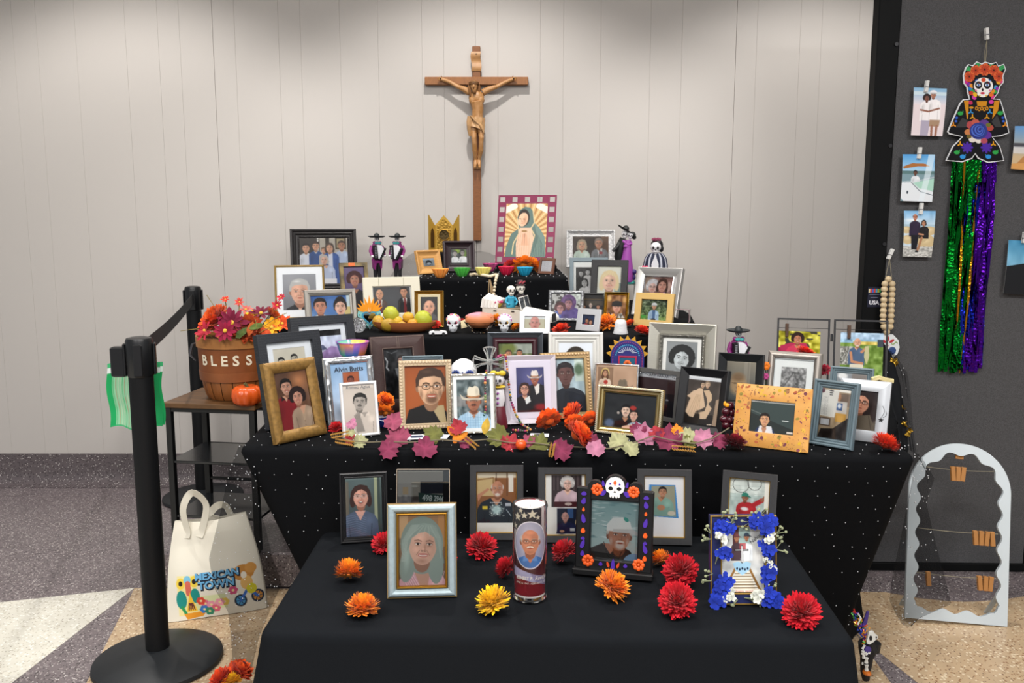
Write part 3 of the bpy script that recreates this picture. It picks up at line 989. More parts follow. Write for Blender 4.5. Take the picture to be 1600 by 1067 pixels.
def p_bw_two(c):
 c.fill('#4a5250');c.noise(.2,7);c.ell(.4,.15,.3,.16,'#8aa83a',.6);c.ell(.85,.3,.2,.3,'#6c8a3a',.6)
 c.torso(.25,.5,.46,'#e6e8ea');c.head(.26,.28,.34,'#b9b6b4','#26211e','short');c.torso(.75,.48,.5,'#eceef0');c.head(.72,.24,.34,'#a9a6a4','#1f1b19','short')
 c.rect(0,.85,1,c.a,'#2d302f')
def p_veil(c):
# a plain praying woman in a green mantle before a gold glow
 c.fill('#c7a06a');cx,cy=.5,.75
 for k in range(56):
  a=k/56*6.283
  c.poly([(cx,cy),(cx+1.3*math.cos(a),cy+1.3*math.sin(a)),(cx+1.3*math.cos(a+.055),cy+1.3*math.sin(a+.055))],'#9a6a38' if k%2 else '#e6c894',.8)
 for x,y in((0,0),(1,0)):
  for k in range(5):c.ell(x+(-.05+.06*k if x==0 else.05-.06*k),y+.04+.05*(5-k)*.6,.09,.07,'#efe0cc')
 c.poly([(.28,.36),(.34,.16),(.46,.08),(.58,.10),(.66,.2),(.70,.46),(.84,.60),(.96,.80),(1.0,1.35),(0.02,1.35),(.05,1.02),(.16,.72),(.33,.60)],'#59706a')
 c.poly([(.70,.46),(.84,.6),(.96,.8),(.98,1.3),(.66,1.25),(.8,.9)],'#6d847c');c.line([(.66,.2),(.7,.46),(.62,.6),(.72,.76),(.66,.95)],.03,'#c9b48a');c.line([(.28,.36),(.33,.6),(.34,.72),(.22,.95),(.2,1.2)],.03,'#c9b48a')
 c.poly([(.36,.58),(.62,.58),(.7,.82),(.62,1.32),(.3,1.32),(.28,.95)],'#dbb59a')
 c.ell(.44,.34,.14,.20,'#2b2320');c.ell(.425,.385,.115,.165,'#dcb496',0,14);c.ell(.47,.40,.06,.14,'#bd8e70',.9,10)
 for dx in(-.06,.03):c.line([(.40+dx,.37+dx*.1),(.44+dx,.375)],.012,'#4a2f24')
 c.line([(.395,.40),(.39,.43),(.41,.435)],.01,'#8d6048');c.line([(.385,.475),(.425,.47)],.014,'#a0493f')
 c.poly([(.43,.74),(.49,.70),(.54,.76),(.58,1.0),(.40,1.0)],'#d3a486');c.line([(.48,.72),(.485,1.0)],.01,'#8a5a44')
 for k in range(6):c.line([(.34+.05*k,.68),(.3+.06*k,1.3)],.008,'#b98d72')
 for k in range(7):c.line([(.74+.03*k,.66+.05*k),(.7+.045*k,1.3)],.012,'#4d625c')
 c.ell(.47,.66,.07,.02,'#8d6a3c')
def p_letter(c):
 c.fill('#e6e6ea')
 for k in range(7):c.text('loving words here'[:12+k%3],.12,.14+.14*k,.07,'#888890')
def p_couple_formal(c):
 c.fill('#4d413a');c.rect(.35,0,.6,.6,'#3a302b');c.rect(.8,0,1,.6,'#6a4f3e');c.noise(.06,6)
 c.torso(.26,.40,.44,'#cfe0d4',skin=SK);c.head(.26,.24,.28,'#dcae90','#b8a890','bob',glasses='#c9b8a0');c.torso(.75,.36,.46,'#83868a',skin=SK,shirt='#e3e3e3',tie='#3a3a3e');c.head(.72,.2,.28,'#d19c80','#8f8278','short',glasses='#8a7a6a');c.ell(.78,.46,.05,.04,'#a8464a');c.ell(.3,.66,.14,.05,SK)
def p_bw_group(c):
 c.fill('#3b3c3e')
 for x,y,h,bc in((.25,.3,.26,'#17181a'),(.55,.24,.26,'#d9dadb'),(.82,.26,.26,'#c9cacc')):
  c.torso(x,y+h*.6,h*1.5,bc);c.head(x,y,h,'#c2c2c2','#1b1b1c','short')
 c.torso(.42,.95,.55,'#e6e6e6');c.head(.4,.72,.36,'#cfcfcf','#111112','bob');c.gray()
def p_blonde(c):
 c.vg('#e2e4da','#d2d4cc');c.rect(.72,.7,1,c.a,'#7d9490');c.torso(.46,1.12,.8,'#cdd1c8',skin='#e6c3b0');c.head(.5,.62,.80,'#eac6b2','#e0cfa6','bob',smile=1,old=True,brow='#c9ac8c')
def p_two_ladies(c):
 c.fill('#8f6a62');c.rect(0,0,.3,c.a,'#a08a7c');c.ell(.85,.3,.1,.2,'#c9a89c',.3);c.noise(.06,5)
 c.torso(.28,.55,.5,'#dfe6ee');c.head(.28,.33,.40,'#e6c0b4','#d4d4d8','curly',glasses='#6a5f60');c.torso(.70,.5,.56,'#3d2a40');c.poly([(.6,.48),(.76,.48),(.74,.85),(.58,.8)],'#cf8fb8');c.head(.62,.27,.42,'#d8a594','#4a3028','bob');c.line([(.05,.55),(.22,.68),(.5,.6)],.05,'#28304a')
def p_purple_couple(c):
 c.fill('#b9bab8');c.noise(.5,16,col='#4a4846');c.rect(.62,0,1,.35,'#c9d4cc',.7)
 c.torso(.28,.62,.56,'#5b6cb0',low=c.a);c.torso(.68,.50,.66,'#5a4a86');c.ell(.58,.3,.26,.26,'#6a4c7c');c.head(.58,.34,.34,'#a87a80','#4a3656','short',smile=1,stache='#7a6a80');c.head(.3,.5,.32,'#c99a98','#5a3a3c','curly',glasses='#3a2f3a')
 c.rect(0,.98,1,c.a,'#5d636a');c.noise(.08,9)
def p_dark_group(c):
 c.fill('#1e1d20');c.rect(0,0,1,.22,'#0e0e10');c.line([(0,.235),(1,.235)],.012,'#b08a30');c.rect(.0,.3,1,.5,'#4a4034')
 for x,y,h,s_,st in((.15,.56,.2,SK,'short'),(.45,.5,.2,'#d9c4b8','thin'),(.78,.56,.2,SK2,'short')):
  c.torso(x,y+h*.6,h*1.5,'#101014');c.head(x,y,h,s_,'#1a1412',st)
def p_hat_lady(c):
 c.fill('#8a5a2c');c.noise(.2,8);c.ell(.12,.2,.16,.2,'#e6c07a',.6);c.ell(.9,.25,.14,.2,'#d9a860',.6);c.torso(.5,1.0,.95,'#d9d4cc',skin='#e0b49c');c.poly([(.0,.95),(.22,.9),(.3,c.a),(0,c.a)],'#2a2a30');c.poly([(.34,.95),(.66,.95),(.6,c.a),(.4,c.a)],'#7a6a60');c.head(.52,.64,.56,'#e0ab94','#8a6a52','short',hat='round',hatcol='#231c1a',lip='#b04a48')
def p_red_black(c):
 c.fill('#2c3a58');c.torso(.3,.65,.5,'#b02a2c');c.head(.34,.42,.34,'#c08a6a','#3a221c','short');c.torso(.68,.75,.44,'#141418',skin=SK);c.head(.66,.5,.34,'#d3a084','#4a3024','long');c.line([(.55,.8),(.85,.95)],.08,'#d9a98c')
def p_grass(c):
 c.vg('#3c4a34','#6a8440');c.noise(.25,12);c.noise(.2,24);c.rect(0,.62,1,c.a,'#7d9a4a',.55);c.noise(.12,20);c.rect(.0,.58,.2,.68,'#4aa03c')
 c.torso(.48,.40,.38,'#a9c3dc',low=.8);c.poly([(.22,.78),(.74,.78),(.82,c.a),(.15,c.a)],'#b9cfe0');c.poly([(.42,.38),(.54,.38),(.54,.7),(.44,.7)],'#4a6a94');c.head(.48,.25,.22,'#c99a7a','#d9dadb','short',hat='round',hatcol='#dde0e2');c.ell(.48,.72,.1,.04,'#2c3038');c.ell(.3,.86,.1,.04,SK);c.ell(.68,.86,.1,.04,SK)
def p_bald_suit(c):
 c.fill('#b9b6a0');c.rect(0,0,1,.12,'#d3d8d8');c.torso(.5,.62,.8,'#33384a',skin=SK,shirt='#e0e4ea',tie='#39406a');c.head(.48,.30,.62,'#c58e86','#b9aca4','thin',smile=0,old=True)
def p_mountain(c):
 c.vg('#c9d6ea','#e9d6e4');c.rect(0,0,1,.16,'#101012');c.poly([(0,.62),(.2,.5),(.45,.56),(.7,.42),(1,.5),(1,1),(0,1)],'#a98fc0');c.poly([(0,.42),(.2,.34),(.5,.38),(.6,.5),(0,.52)],'#5a5f7c');c.noise(.1,9);c.rect(0,.72,1,c.a,'#b99ac4');c.noise(.1,14);c.torso(.8,1.06,.4,'#c49ad0');c.head(.78,.9,.26,'#c98ab0','#3a2a4a','short')
def p_two_heads(c):
 c.fill('#d3ccb6');c.noise(.03,5);c.ell(.5,.9,.6,.5,'#c6bda4',.8)
 for x,y in((.24,.40),(.64,.34)):
  c.torso(x,y+.19,.34,'#e3e0d6');c.head(x,y,.26,'#bdb6ac','#1d1c1c','short')
 c.rect(0,.95,1,c.a,'#4a4845');c.gray((1,.98,.91))
def p_gold_couple(c):
 c.vg('#6d4c38','#8a6248');c.ell(.75,.28,.4,.4,'#c98a5a',1);c.ell(.2,.3,.3,.5,'#4d352a',1,0,.7);c.noise(.06,6)
 c.torso(.28,.66,.72,'#8c1c24',collar='#2a1a1c',skin=SK);c.head(.33,.40,.42,'#d3a48c','#1c1715','short',smile=1)
 c.torso(.72,.98,.70,'#b7a089',skin='#d9a98c',neck=.3);c.head(.62,.70,.42,'#d8a48c','#2c1b18','curly',smile=1,t=-.2);c.line([(.68,1.05),(.72,1.35),(.78,1.05)],.012,'#cfb89a')
 for k in range(3):c.ell(.73,1.35+k*.1,.018,.018,'#8f7a62')
def p_blue_page(c):
 c.vg('#8fb2d4','#d3dcea');c.ell(.6,.5,.5,.4,'#a9c3de',1,0,.7);c.rect(.32,.24,.76,.68,'#8a4a30');c.rect(.34,.26,.74,.66,'#b0603c');c.torso(.54,.60,.36,'#e0d0d0',low=.68);c.head(.53,.46,.22,'#8a4a3a','#2a1a18','short');c.noise(.04,6);c.rect(.2,1.1,.8,c.a,'#b9a48c',.5)
def p_sepia(c):
 c.fill('#cdbdb0');c.ell(.3,.5,.7,.7,'#d9cabd',1)
 c.torso(.64,.93,.80,'#d0c2b4',skin='#a99a90',collar='#ddd2c6');c.head(.52,.56,.54,'#b7a59a','#2c2624','part',smile=0,stache='#4a403c',rot=8)
 c.poly([(.30,.98),(.44,.86),(.52,.94),(.50,1.1),(.36,1.14)],'#a4948a');c.poly([(.34,1.1),(.52,1.06),(.62,1.5),(.36,1.5)],'#9a8a80')
 for k in range(4):c.line([(.33+.04*k,.99-.02*k),(.37+.04*k,1.08)],.01,'#6d605a')
 c.rect(0,0,1,.13,'#d4cec8');c.gray((1.02,.97,.92))
 c.ell(.22,1.22,.13,.12,'#d87aa8',.15);c.ell(.28,1.12,.08,.08,'#e08ab4',.2);c.ell(.22,1.45,.12,.07,'#c9d4c4',.3)
def p_plastic(c):
 c.fill('#2a2b2e');c.noise(.12,6);c.torso(.5,.7,.8,'#1c1c1f',shirt='#6a6c70');c.head(.62,.42,.36,'#a08078','#2a2422','short',smile=0);c.line([(.08,.3),(.14,.42),(.1,.62),(.16,.7)],.05,'#b9bcc0',.8);c.line([(.15,.1),(.3,.16),(.5,.08)],.03,'#6d7074',.7);c.noise(.06,14)
def p_goatee(c):
 c.vg('#9c5228','#b0602e');c.ell(.2,.6,.5,.8,'#bf6c38',1,0,.5)
 c.torso(.56,1.02,1.0,'#221f1e',skin='#d8b08a');c.poly([(.62,.98),(.92,.96),(.98,c.a),(.84,c.a)],'#c8b68c');c.poly([(.1,1.05),(.5,.92),(.86,c.a),(0,c.a)],'#1d1b1a')
 c.head(.62,.52,.86,'#dcb694','#4a362a','short',glasses='#5a4030',beard='#7a5a44',smile=1,t=.25)
def p_cowboy(c):
 c.fill('#5d6a6c');c.noise(.2,10);c.rect(0,.5,1,.8,'#8d8684',.6);c.noise(.1,16)
 c.torso(.5,1.0,1.0,'#b2d0e4',skin=SK2,collar='#c4dcec')
 for k in range(14):c.line([(.02+.075*k,.98),(.02+.075*k,1.6)],.012,'#7fa8c8',.6)
 for k in range(7):c.line([(0,1.05+.075*k),(1,1.05+.075*k)],.01,'#8fb2cc',.5)
 c.head(.5,.65,.56,'#b0765c','#3a3230','short',stache='#3a2c28',hat='cowboy',hatcol='#e8e0cc',smile=0,old=True)
def p_foliage(c):
 c.fill('#5f6a45');c.noise(.25,12);c.rect(.45,0,1,.3,'#a9b0ac',.8);c.ell(.3,.16,.3,.2,'#6f7a3a',.5);c.head(.3,.32,.24,SK2,'#4a3a2c','short');c.torso(.3,.48,.4,'#7a6a5a');c.head(.62,.3,.22,SK2,'#221c1a','short');c.torso(.62,.46,.36,'#d9d9dc');c.rect(.75,.35,1,.6,'#8f7a6a')
def p_oval(c):
 c.fill('#dfe4ea');c.ell(.5,.62,.36,.50,'#4a4030');c.ell(.5,.62,.345,.485,'#2c2419');c.ell(.5,.55,.3,.35,'#8a6a3c',.7);c.head(.5,.55,.34,'#b98a6a','#1c1512','short');c.torso(.5,.8,.55,'#2c2826',low=1.0)
def p_couple_hat(c):
 c.vg('#4a4a78','#2c2c4a');c.ell(.5,.4,.5,.5,'#6f6fa4',1,0,.8)
 c.torso(.72,.62,.62,'#221f24',skin=SK2);c.poly([(.62,.60),(.82,.60),(.80,.9),(.7,.98),(.66,.8)],'#e6e2dc');c.head(.66,.42,.38,'#a8644e','#3a2f2c','short',hat='cowboy',hatcol='#e9dfd6',stache='#6a5a52')
 c.torso(.3,1.02,.66,'#1a171b',skin='#d9a890',neck=.2);c.poly([(.3,1.1),(.46,1.0),(.5,1.2),(.42,1.25),(.34,1.3)],'#dfe4e2');c.head(.3,.76,.40,'#d3a08a','#3a2522','bob',glasses='#3a2a2c',smile=1);c.ell(.85,1.4,.3,.16,'#8a1c20',.6);c.rect(0,1.5,1,c.a,'#4a1418',.7)
def p_dark_man(c):
 c.fill('#a9bcc4');c.rect(0,0,.3,c.a,'#8a8f96');c.rect(.75,0,1,.6,'#c3d0c8');c.noise(.1,8);c.ell(.85,.3,.15,.2,'#5a7058',.5)
 c.torso(.55,.80,.95,'#262a33',low=c.a);c.head(.50,.40,.56,'#6a4a46','#2c2628','short',smile=0);c.rect(.6,1.3,.9,1.6,'#15161a')
def p_saint_cowboy(c):
 c.fill('#b99a80');c.rect(.05,.06,.42,.62,'#8d7058');c.ell(.23,.2,.11,.14,'#d9c07a',.2);c.torso(.23,.34,.3,'#dcc9b4',low=.62);c.head(.23,.2,.16,'#c99a7a','#5a3a26','long');c.ell(.25,.42,.06,.06,'#b0382c',.3)
 c.torso(.68,.78,.6,'#7a5a46');c.head(.66,.60,.34,'#8a5a44','#2a1f1a','short',hat='cowboy',hatcol='#7d7160');c.noise(.04,6)
def p_hug(c):
 c.fill('#232629');c.noise(.03,6);c.ell(.12,.56,.12,.1,'#5a6a86',.5);c.ell(.28,.36,.03,.03,'#b9b0a8',.3)
 c.torso(.42,.46,.40,'#121316',skin=SK2,low=.74);c.head(.42,.31,.22,'#e0c4b0','#0f0f12','short',stache='#2c2420')
 c.torso(.64,.52,.38,'#9fb6c6',low=.74);c.head(.58,.38,.2,'#d9b09c','#1d1513','short');c.ell(.56,.25,.07,.045,'#a8332c',.2);c.line([(.40,.62),(.62,.56)],.06,'#d9b09a');c.line([(.55,.6),(.62,.74)],.07,'#8f2c44')
def p_dark_people(c):
 c.fill('#241c20');c.rect(0,.0,1,.13,'#cfd3d8');c.rect(0,.13,1,.45,'#3d2a2c');c.noise(.03,5);c.torso(.62,.72,.3,'#15161e');c.head(.6,.56,.24,'#b09a94','#8d8480','short');c.ell(.78,.6,.05,.04,'#9a9ca4',.5);c.ell(.72,.66,.04,.03,'#8a8c96',.5);c.rect(.6,.6,1,c.a,'#14151d',.7);c.line([(.1,.94),(.8,.96)],.012,'#8d8f94')
 for k,xx in enumerate((.30,.36,.42,.5,.55,.6,.68,.73)):c.line([(xx,.10),(xx+.02,.04),(xx+.035,.09)],.01,'#3a3c48')
def p_bw_woman(c):
 c.fill('#8f9192');c.ell(.3,.5,.5,.6,'#a3a5a6',1);c.torso(.45,1.0,.9,'#e0e1e2',skin='#b8b8b8');c.head(.5,.56,.68,'#cfcfcf','#1f1f20','curly',smile=1,rot=8);c.gray((.97,1,1.01))
def p_faded(c):
 c.vg('#8f8878','#4d5254');c.rect(.6,0,.8,c.a,'#a39d90',.5);c.rect(.72,0,.76,c.a,'#6d675d',.5);c.ell(.42,.80,.34,.46,'#a9906f',.4);c.ell(.42,.55,.28,.2,'#7d6448',.6);c.line([(.22,.76),(.62,.76)],.02,'#4a382a');c.ell(.32,.77,.07,.03,'#5a4636',.4);c.ell(.55,.77,.07,.03,'#5a4636',.4);c.ell(.44,.92,.1,.06,'#8d6a54',.5);c.line([(.35,1.05),(.52,1.05)],.02,'#7a4a40')
def p_bw_scene(c):
 c.vg('#a2a4a6','#6d6f72');c.noise(.2,9);c.noise(.15,18);c.line([(.1,.9),(.5,.2),(.7,.7)],.04,'#5d5f62');c.ell(.3,.95,.25,.2,'#d0d2d4',.6);c.gray()
def p_wedding(c):
 c.fill('#4c443f');c.noise(.05,7);c.rect(0,1.1,1,c.a,'#2b2624');c.rect(0,0,1,.12,'#d0d3d6')
 cr='#d9bfa2'
 c.poly([(.34,.36),(.46,.34),(.52,.58),(.6,.88),(.45,.98),(.34,1.02),(.28,1.22),(.15,1.2),(.03,1.08),(.1,.75),(.22,.5)],cr);c.poly([(.02,.62),(.2,.44),(.32,.42),(.16,.68)],cr)
 c.poly([(.50,.42),(.66,.38),(.76,.5),(.78,.66),(.66,.8),(.62,.62)],'#d3b899');c.head(.46,.25,.18,'#cbb095','#3a302a','bun');c.head(.60,.23,.19,'#cbb095','#8d7a66','short')
 c.poly([(.66,.75),(.8,.9),(.66,1.22),(.48,1.24),(.46,1.05),(.6,1.0)],'#d6bb9d');c.poly([(.9,.65),(1,.6),(1,1.4),(.86,1.4)],'#a9927c')
 for k in range(5):c.line([(.3+.03*k,.55),(.12+.08*k,1.1)],.012,'#b39a80')
 c.line([(.72,1.38),(.84,1.36)],.03,'#cfc0b0')
def p_smile_man(c):
 c.fill('#3d4a48');c.poly([(0,.3),(1,.62),(1,c.a),(0,c.a)],'#2b3230');c.line([(0,.24),(.25,.32)],.01,'#8a9490');c.rect(.72,.42,.86,.44,'#c9cfcc');c.rect(0,0,1,.06,'#d9dcd8')
 for k in range(8):c.line([(.1+.06*k,.045),(.12+.06*k,.015),(.14+.06*k,.04)],.008,'#5a5f64')
 c.torso(.36,.60,.42,'#24345e',skin='#d9a47c');c.poly([(.24,.58),(.5,.58),(.54,c.a),(.2,c.a)],'#dfe2e6');c.head(.34,.44,.28,'#d9a880','#241b17','short',smile=1);c.poly([(.28,.62),(.40,.62),(.36,c.a),(.32,c.a)],'#b8876a');c.rect(.84,.66,.97,.70,'#e0d8d0')
def p_obituary(c):
 c.fill('#8d7d68');c.rect(0,0,1,c.a,'#a08e74');c.rect(.3,.16,1,.6,'#7d6d60');c.ell(.6,.3,.1,.2,'#b98a6a',.5);c.rect(.48,.44,.9,.85,'#c9c6c0');c.rect(.55,.5,.75,.75,'#3d5a8a');c.ell(.65,.6,.08,.1,'#d9e0e6',.4);c.rect(.55,.85,.9,1.15,'#c69a4a');c.rect(0,1.05,.4,1.35,'#5a4a40');c.rect(.06,1.1,.36,1.3,'#b9bcc0');c.poly([(.1,1.45),(.5,1.4),(1,.95),(1,c.a),(0,c.a)],'#2a2422');c.noise(.08,9)
 c.poly([(0,.1),(.6,.04),(.52,1.02),(0,1.0)],'#dcdcd6');c.ell(.05,.12,.07,.1,'#6a4a54',.3);c.rect(.6,.02,1,.12,'#e8e4da')
 for k,wd in enumerate((.12,.09,.07)):c.line([(.28-wd/2+.05,.11+k*.07),(.28+wd/2+.05,.105+k*.07)],.03,'#3c3c44')
 for k in range(17):c.text('in loving memory '[:13+(k*5)%5],.05+.01*(k%2),.34+.038*k,.026,'#5c5c62')
def p_glasses_girl(c):
 c.fill('#2b2424');c.rect(0,0,.3,c.a,'#d8d4cc');c.torso(.55,1.0,1.1,'#6a6052',low=c.a);c.ell(.5,.45,.5,.55,'#2a1f20');c.ell(.85,.75,.2,.5,'#3a2c2a',.3);c.head(.40,.46,.84,'#d49a7e','#2b1f1e','bob',glasses='#161214',smile=0,rot=10,t=.05);c.poly([(.2,1.0),(.75,.9),(1,c.a),(0,c.a)],'#6d6355');c.line([(.3,1.0),(.2,c.a)],.03,'#4d453b');c.line([(.7,.95),(.85,c.a)],.03,'#544b40')
def p_reflect(c):
 c.vg('#9a9fa4','#5d6266');c.ell(.2,.12,.2,.12,'#f0f0ee',.4);c.rect(.5,0,1,.4,'#7d6a5c',.5)
def p_laugh(c):
 c.vg('#5a6a6a','#39464a');c.rect(.78,0,.86,c.a,'#a3ab8c');c.rect(.86,0,.93,c.a,'#3f4c48');c.rect(.0,.1,.1,c.a,'#6a6458');c.ell(.4,.3,.4,.5,'#6a7a7c',1,0,.5)
 c.torso(.40,.95,.92,'#54627a',skin='#d9a898',neck=.24);
 for k in range(9):c.line([(.02,1.05+.06*k),(.3,1.0+.06*k),(.55,1.1+.06*k)],.012,'#8d9cb4',.6)
 c.head(.42,.52,.58,'#dba693','#3d2520','bob',glasses='#c9c4c4',smile=2,lip='#b4605c')
def p_plates(c):
 c.vg('#b9b1a8','#a39a90');c.rect(0,.0,1,.28,'#cfc8c0',.6);c.rect(.5,.24,1,.5,'#1f2433');c.rect(.12,.36,.24,.52,'#c9a468');c.rect(0,.56,1,c.a,'#6a5f5c');c.noise(.14,16,0,.54,1,c.a);c.ell(.38,.34,.1,.03,'#e0dcd6',.5)
 c.poly([(.46,.48),(1,.53),(1,.72),(.48,.70)],'#2f4a46')
def p_salute(c):
 c.fill('#8a5a34');c.rect(0,.1,.45,.6,'#c2ab7c');c.rect(0,0,1,.14,'#d0c6b0');c.rect(.48,0,.5,.6,'#5a3a22');c.rect(.75,0,.78,.6,'#6a4528');c.rect(.8,.05,.92,.5,'#e0dcd2');c.line([(0,.2),(.42,.14),(.4,.45)],.03,'#8d6a40')
 c.torso(.5,.70,.98,'#1d2630',skin=SK2,low=1.3);c.rect(0,1.28,1,c.a,'#e6e6e2');c.head(.52,.42,.42,'#b98468','#c9c6c2','thin',beard='#d6d2cc',smile=1);c.poly([(.0,.58),(.28,.40),(.32,.44),(.1,.62),(.04,.75)],'#b98468')
 c.ell(.5,.95,.16,.15,'#a9c4c4',.5);c.noise(.3,26,.32,.8,.7,1.12,col='#d9e8e4');c.rect(.14,.86,.27,.94,'#d9c23a');c.rect(.72,.78,.86,.86,'#b9c0c8');c.line([(.75,.95),(.86,1.1)],.02,'#a9b4bc')
 for k in range(6):c.line([(.34+.05*k,.77),(.37+.05*k,.77)],.018,'#c9d0d4')
def p_grey_hair(c):
 c.vg('#a9815a','#6d584a');c.rect(0,0,.2,.5,'#c9a67c');c.rect(.85,.0,1,.7,'#b98a58')
 c.ell(.5,.62,.46,.58,'#8a9a92');c.poly([(.08,.6),(.3,.5),(.34,1.15),(.1,1.05)],'#98a8a0');c.poly([(.9,.55),(.98,1.05),(.74,1.15),(.72,.7)],'#7d8d88')
 c.torso(.5,1.20,1.02,'#d9aab4',skin='#cfa48e',neck=.34)
 for k in range(7):c.line([(.02+.05*k,1.22),(.22+.05*k,1.6)],.014,'#efd0d6');c.line([(.98-.03*k,1.22),(.88-.03*k,1.6)],.01,'#efd0d6')
 c.poly([(.28,1.12),(.7,1.12),(.62,1.52),(.46,1.54)],'#c9a08c')
 c.head(.52,.66,.86,'#dcb4a0','#94a49c','long',smile=1,brow='#8a6a5c',lip='#c07a74',old=False,t=.15,rot=4)
 for k in range(9):c.line([(.44-.02*k,.22),(.2-.015*k,.55),(.14-.01*k,1.0)],.01,'#b4c2ba',.7);c.line([(.55+.02*k,.2),(.82+.01*k,.5),(.9,.95)],.008,'#a8b8b0',.5)
def p_two_photos(c):
 c.fill('#e8e8e4');c.rect(.16,.02,.92,.82,'#3a3032')
 for k in range(7):c.rect(.2+.1*k,.02,.24+.1*k,.4,'#54484a')
 c.torso(.56,.42,.62,'#cdb6be',low=.70,skin=SKP);c.head(.56,.23,.30,'#e0bcae','#c9c6c4','curly',glasses='#8a7a7a',old=True);c.rect(.22,.68,.92,.82,'#4a1c22');c.ell(.58,.74,.09,.04,'#c9b8b0')
 c.rect(.30,.85,.86,1.48,'#1c2238');c.rect(.56,.86,.7,1.1,'#3a5a8a');c.torso(.55,1.22,.5,'#20264a',low=1.48);c.head(.50,1.06,.24,'#c99a90','#8d8078','thin');c.ell(.8,1.2,.06,.1,'#c9b48a',.4);c.rect(.62,1.34,.74,1.42,'#d9dce0');c.ell(.42,1.42,.06,.03,SK)
def p_cap_man(c):
 c.vg('#7fa6a8','#a9c6c6',0,.8)
 rr=random.Random(4)
 for k in range(46):
  x,y=rr.random(),rr.random()*.9;c.ell(x,y,rr.uniform(.05,.16),rr.uniform(.006,.02),'#d9e8e8' if k%3 else '#5f8a90',.6,rr.uniform(-8,8),.8)
 c.torso(.42,1.0,1.05,'#2a2a28',skin='#a8745c',low=c.a);c.ell(.95,1.32,.25,.2,'#7fa6c8');c.head(.60,.76,.66,'#a8745a','#b9b4ac','short',hat='cap',hatcol='#dde4e2',beard='#c9c6c0',stache='#cfccc6',smile=0,t=.3);c.ell(.74,.41,.06,.04,'#2f9a8c',0,40);c.line([(.28,.92),(.36,1.2),(.55,1.38),(.66,1.1)],.014,'#141414')
def p_green_shirt(c):
 c.fill('#e8e9ec');c.poly([(.12,.22),(.78,.22),(.86,1.06),(.10,1.02)],'#3f8acb');c.poly([(.18,.25),(.76,.24),(.80,1.03),(.12,1.0)],'#9a9a86');c.torso(.42,.56,.62,'#84a89c',low=.95,skin=SK2);c.poly([(.1,.8),(.6,.78),(.8,1.02),(.12,.99)],'#7fa498');c.head(.46,.40,.26,'#bd8a6a','#1d1614','short',smile=1);c.ell(.42,.80,.1,.07,SK2);c.ell(.68,.94,.1,.06,'#cfc6b4')
def p_red_shirt(c):
 c.fill('#c4cbc6');c.rect(0,.4,1,c.a,'#a9b8b4');c.noise(.08,12)
 for k in range(6):c.line([(0,.2+.1*k),(1,.16+.1*k)],.008,'#9aa8a4')
 for x,y,r_ in((.28,.16,.2),(.62,.1,.17)):
  c.line([(x+r_*math.cos(a),y+r_*math.sin(a))for a in np.linspace(0,6.3,25)],.015,'#4a4a48')
 c.torso(.44,.62,.5,'#a3262c',low=1.2);c.line([(.62,.66),(.82,.52)],.12,'#a3262c');c.line([(.82,.52),(.9,.42)],.07,SK3);c.head(.40,.48,.22,'#8f5b44','#2f6a5c','short',hat='cap',hatcol='#2f7a68');c.ell(.4,.78,.12,.06,'#d9dcdc',.4);c.rect(.88,0,1,c.a,'#d9d8d0');c.poly([(.84,.8),(.94,.7),(1,1.2),(.82,1.2)],'#3a3228');c.rect(0,1.1,1,c.a,'#8a6a5c')
def p_stairway(c):
 c.fill('#cdd0ce');c.noise(.08,6);c.ell(.1,.6,.2,.2,'#e6e6e2',.8);c.ell(.9,.7,.24,.24,'#e9e9e4',.8);c.ell(.85,.45,.2,.12,'#b9bcb6',.8)
 c.poly([(.36,1.0),(.64,1.0),(.82,1.5),(.20,1.5)],'#b9ad96')
 for k in range(8):
  y=1.0+.065*k;c.line([(.36-.03*k,y),(.64+.035*k,y)],.024,'#e8e2d4');c.line([(.36-.03*k,y+.025),(.64+.035*k,y+.025)],.012,'#6a5a44')
 c.line([(.34,.98),(.06,1.5)],.05,'#8a6434');c.line([(.66,.98),(.92,1.5)],.05,'#8a6434')
 c.rect(.28,.04,.68,.80,'#9fb8b4');c.rect(.28,.04,.42,.8,'#5a3a3c');c.torso(.38,.42,.26,'#4a3a40',low=.8);c.head(.37,.28,.16,SK2,'#2a1c1a','short',hat='cap',hatcol='#7d4a4a');c.torso(.6,.42,.26,'#dfe4e6',low=.8);c.head(.6,.26,.16,SK2,'#1c1514','short',hat='cap',hatcol='#3a4a5a');c.rect(.44,.4,.58,.56,'#b0484c',.8)
 c.line([(.34,.56),(.62,.56)],.045,'#121213');c.line([(.49,.46),(.49,.84)],.045,'#121213');c.line([(.35,.56),(.61,.56)],.02,'#ecedee');c.line([(.49,.47),(.49,.83)],.02,'#ecedee')
 c.poly([(.28,.86),(.40,.82),(.50,.86),(.60,.82),(.70,.86),(.66,1.02),(.50,1.14),(.34,1.02)],'#9cc4dc');
 for k in range(5):c.ell(.38+.06*k,.98+.02*(k%2),.022,.03,'#1d2c44')
 c.ell(.16,1.62,.2,.16,'#cfd8da',.4);c.line([(.03,1.62),(.1,1.6),(.2,1.63),(.28,1.6)],.02,'#3a4a6a')
 c.rect(.30,1.46,.90,1.80,'#e4e2dc')
 for k in range(5):c.text('siempre contigo hoy'[:15-(k==4)*8],.34,1.50+.06*k,.048,'#c9502c')
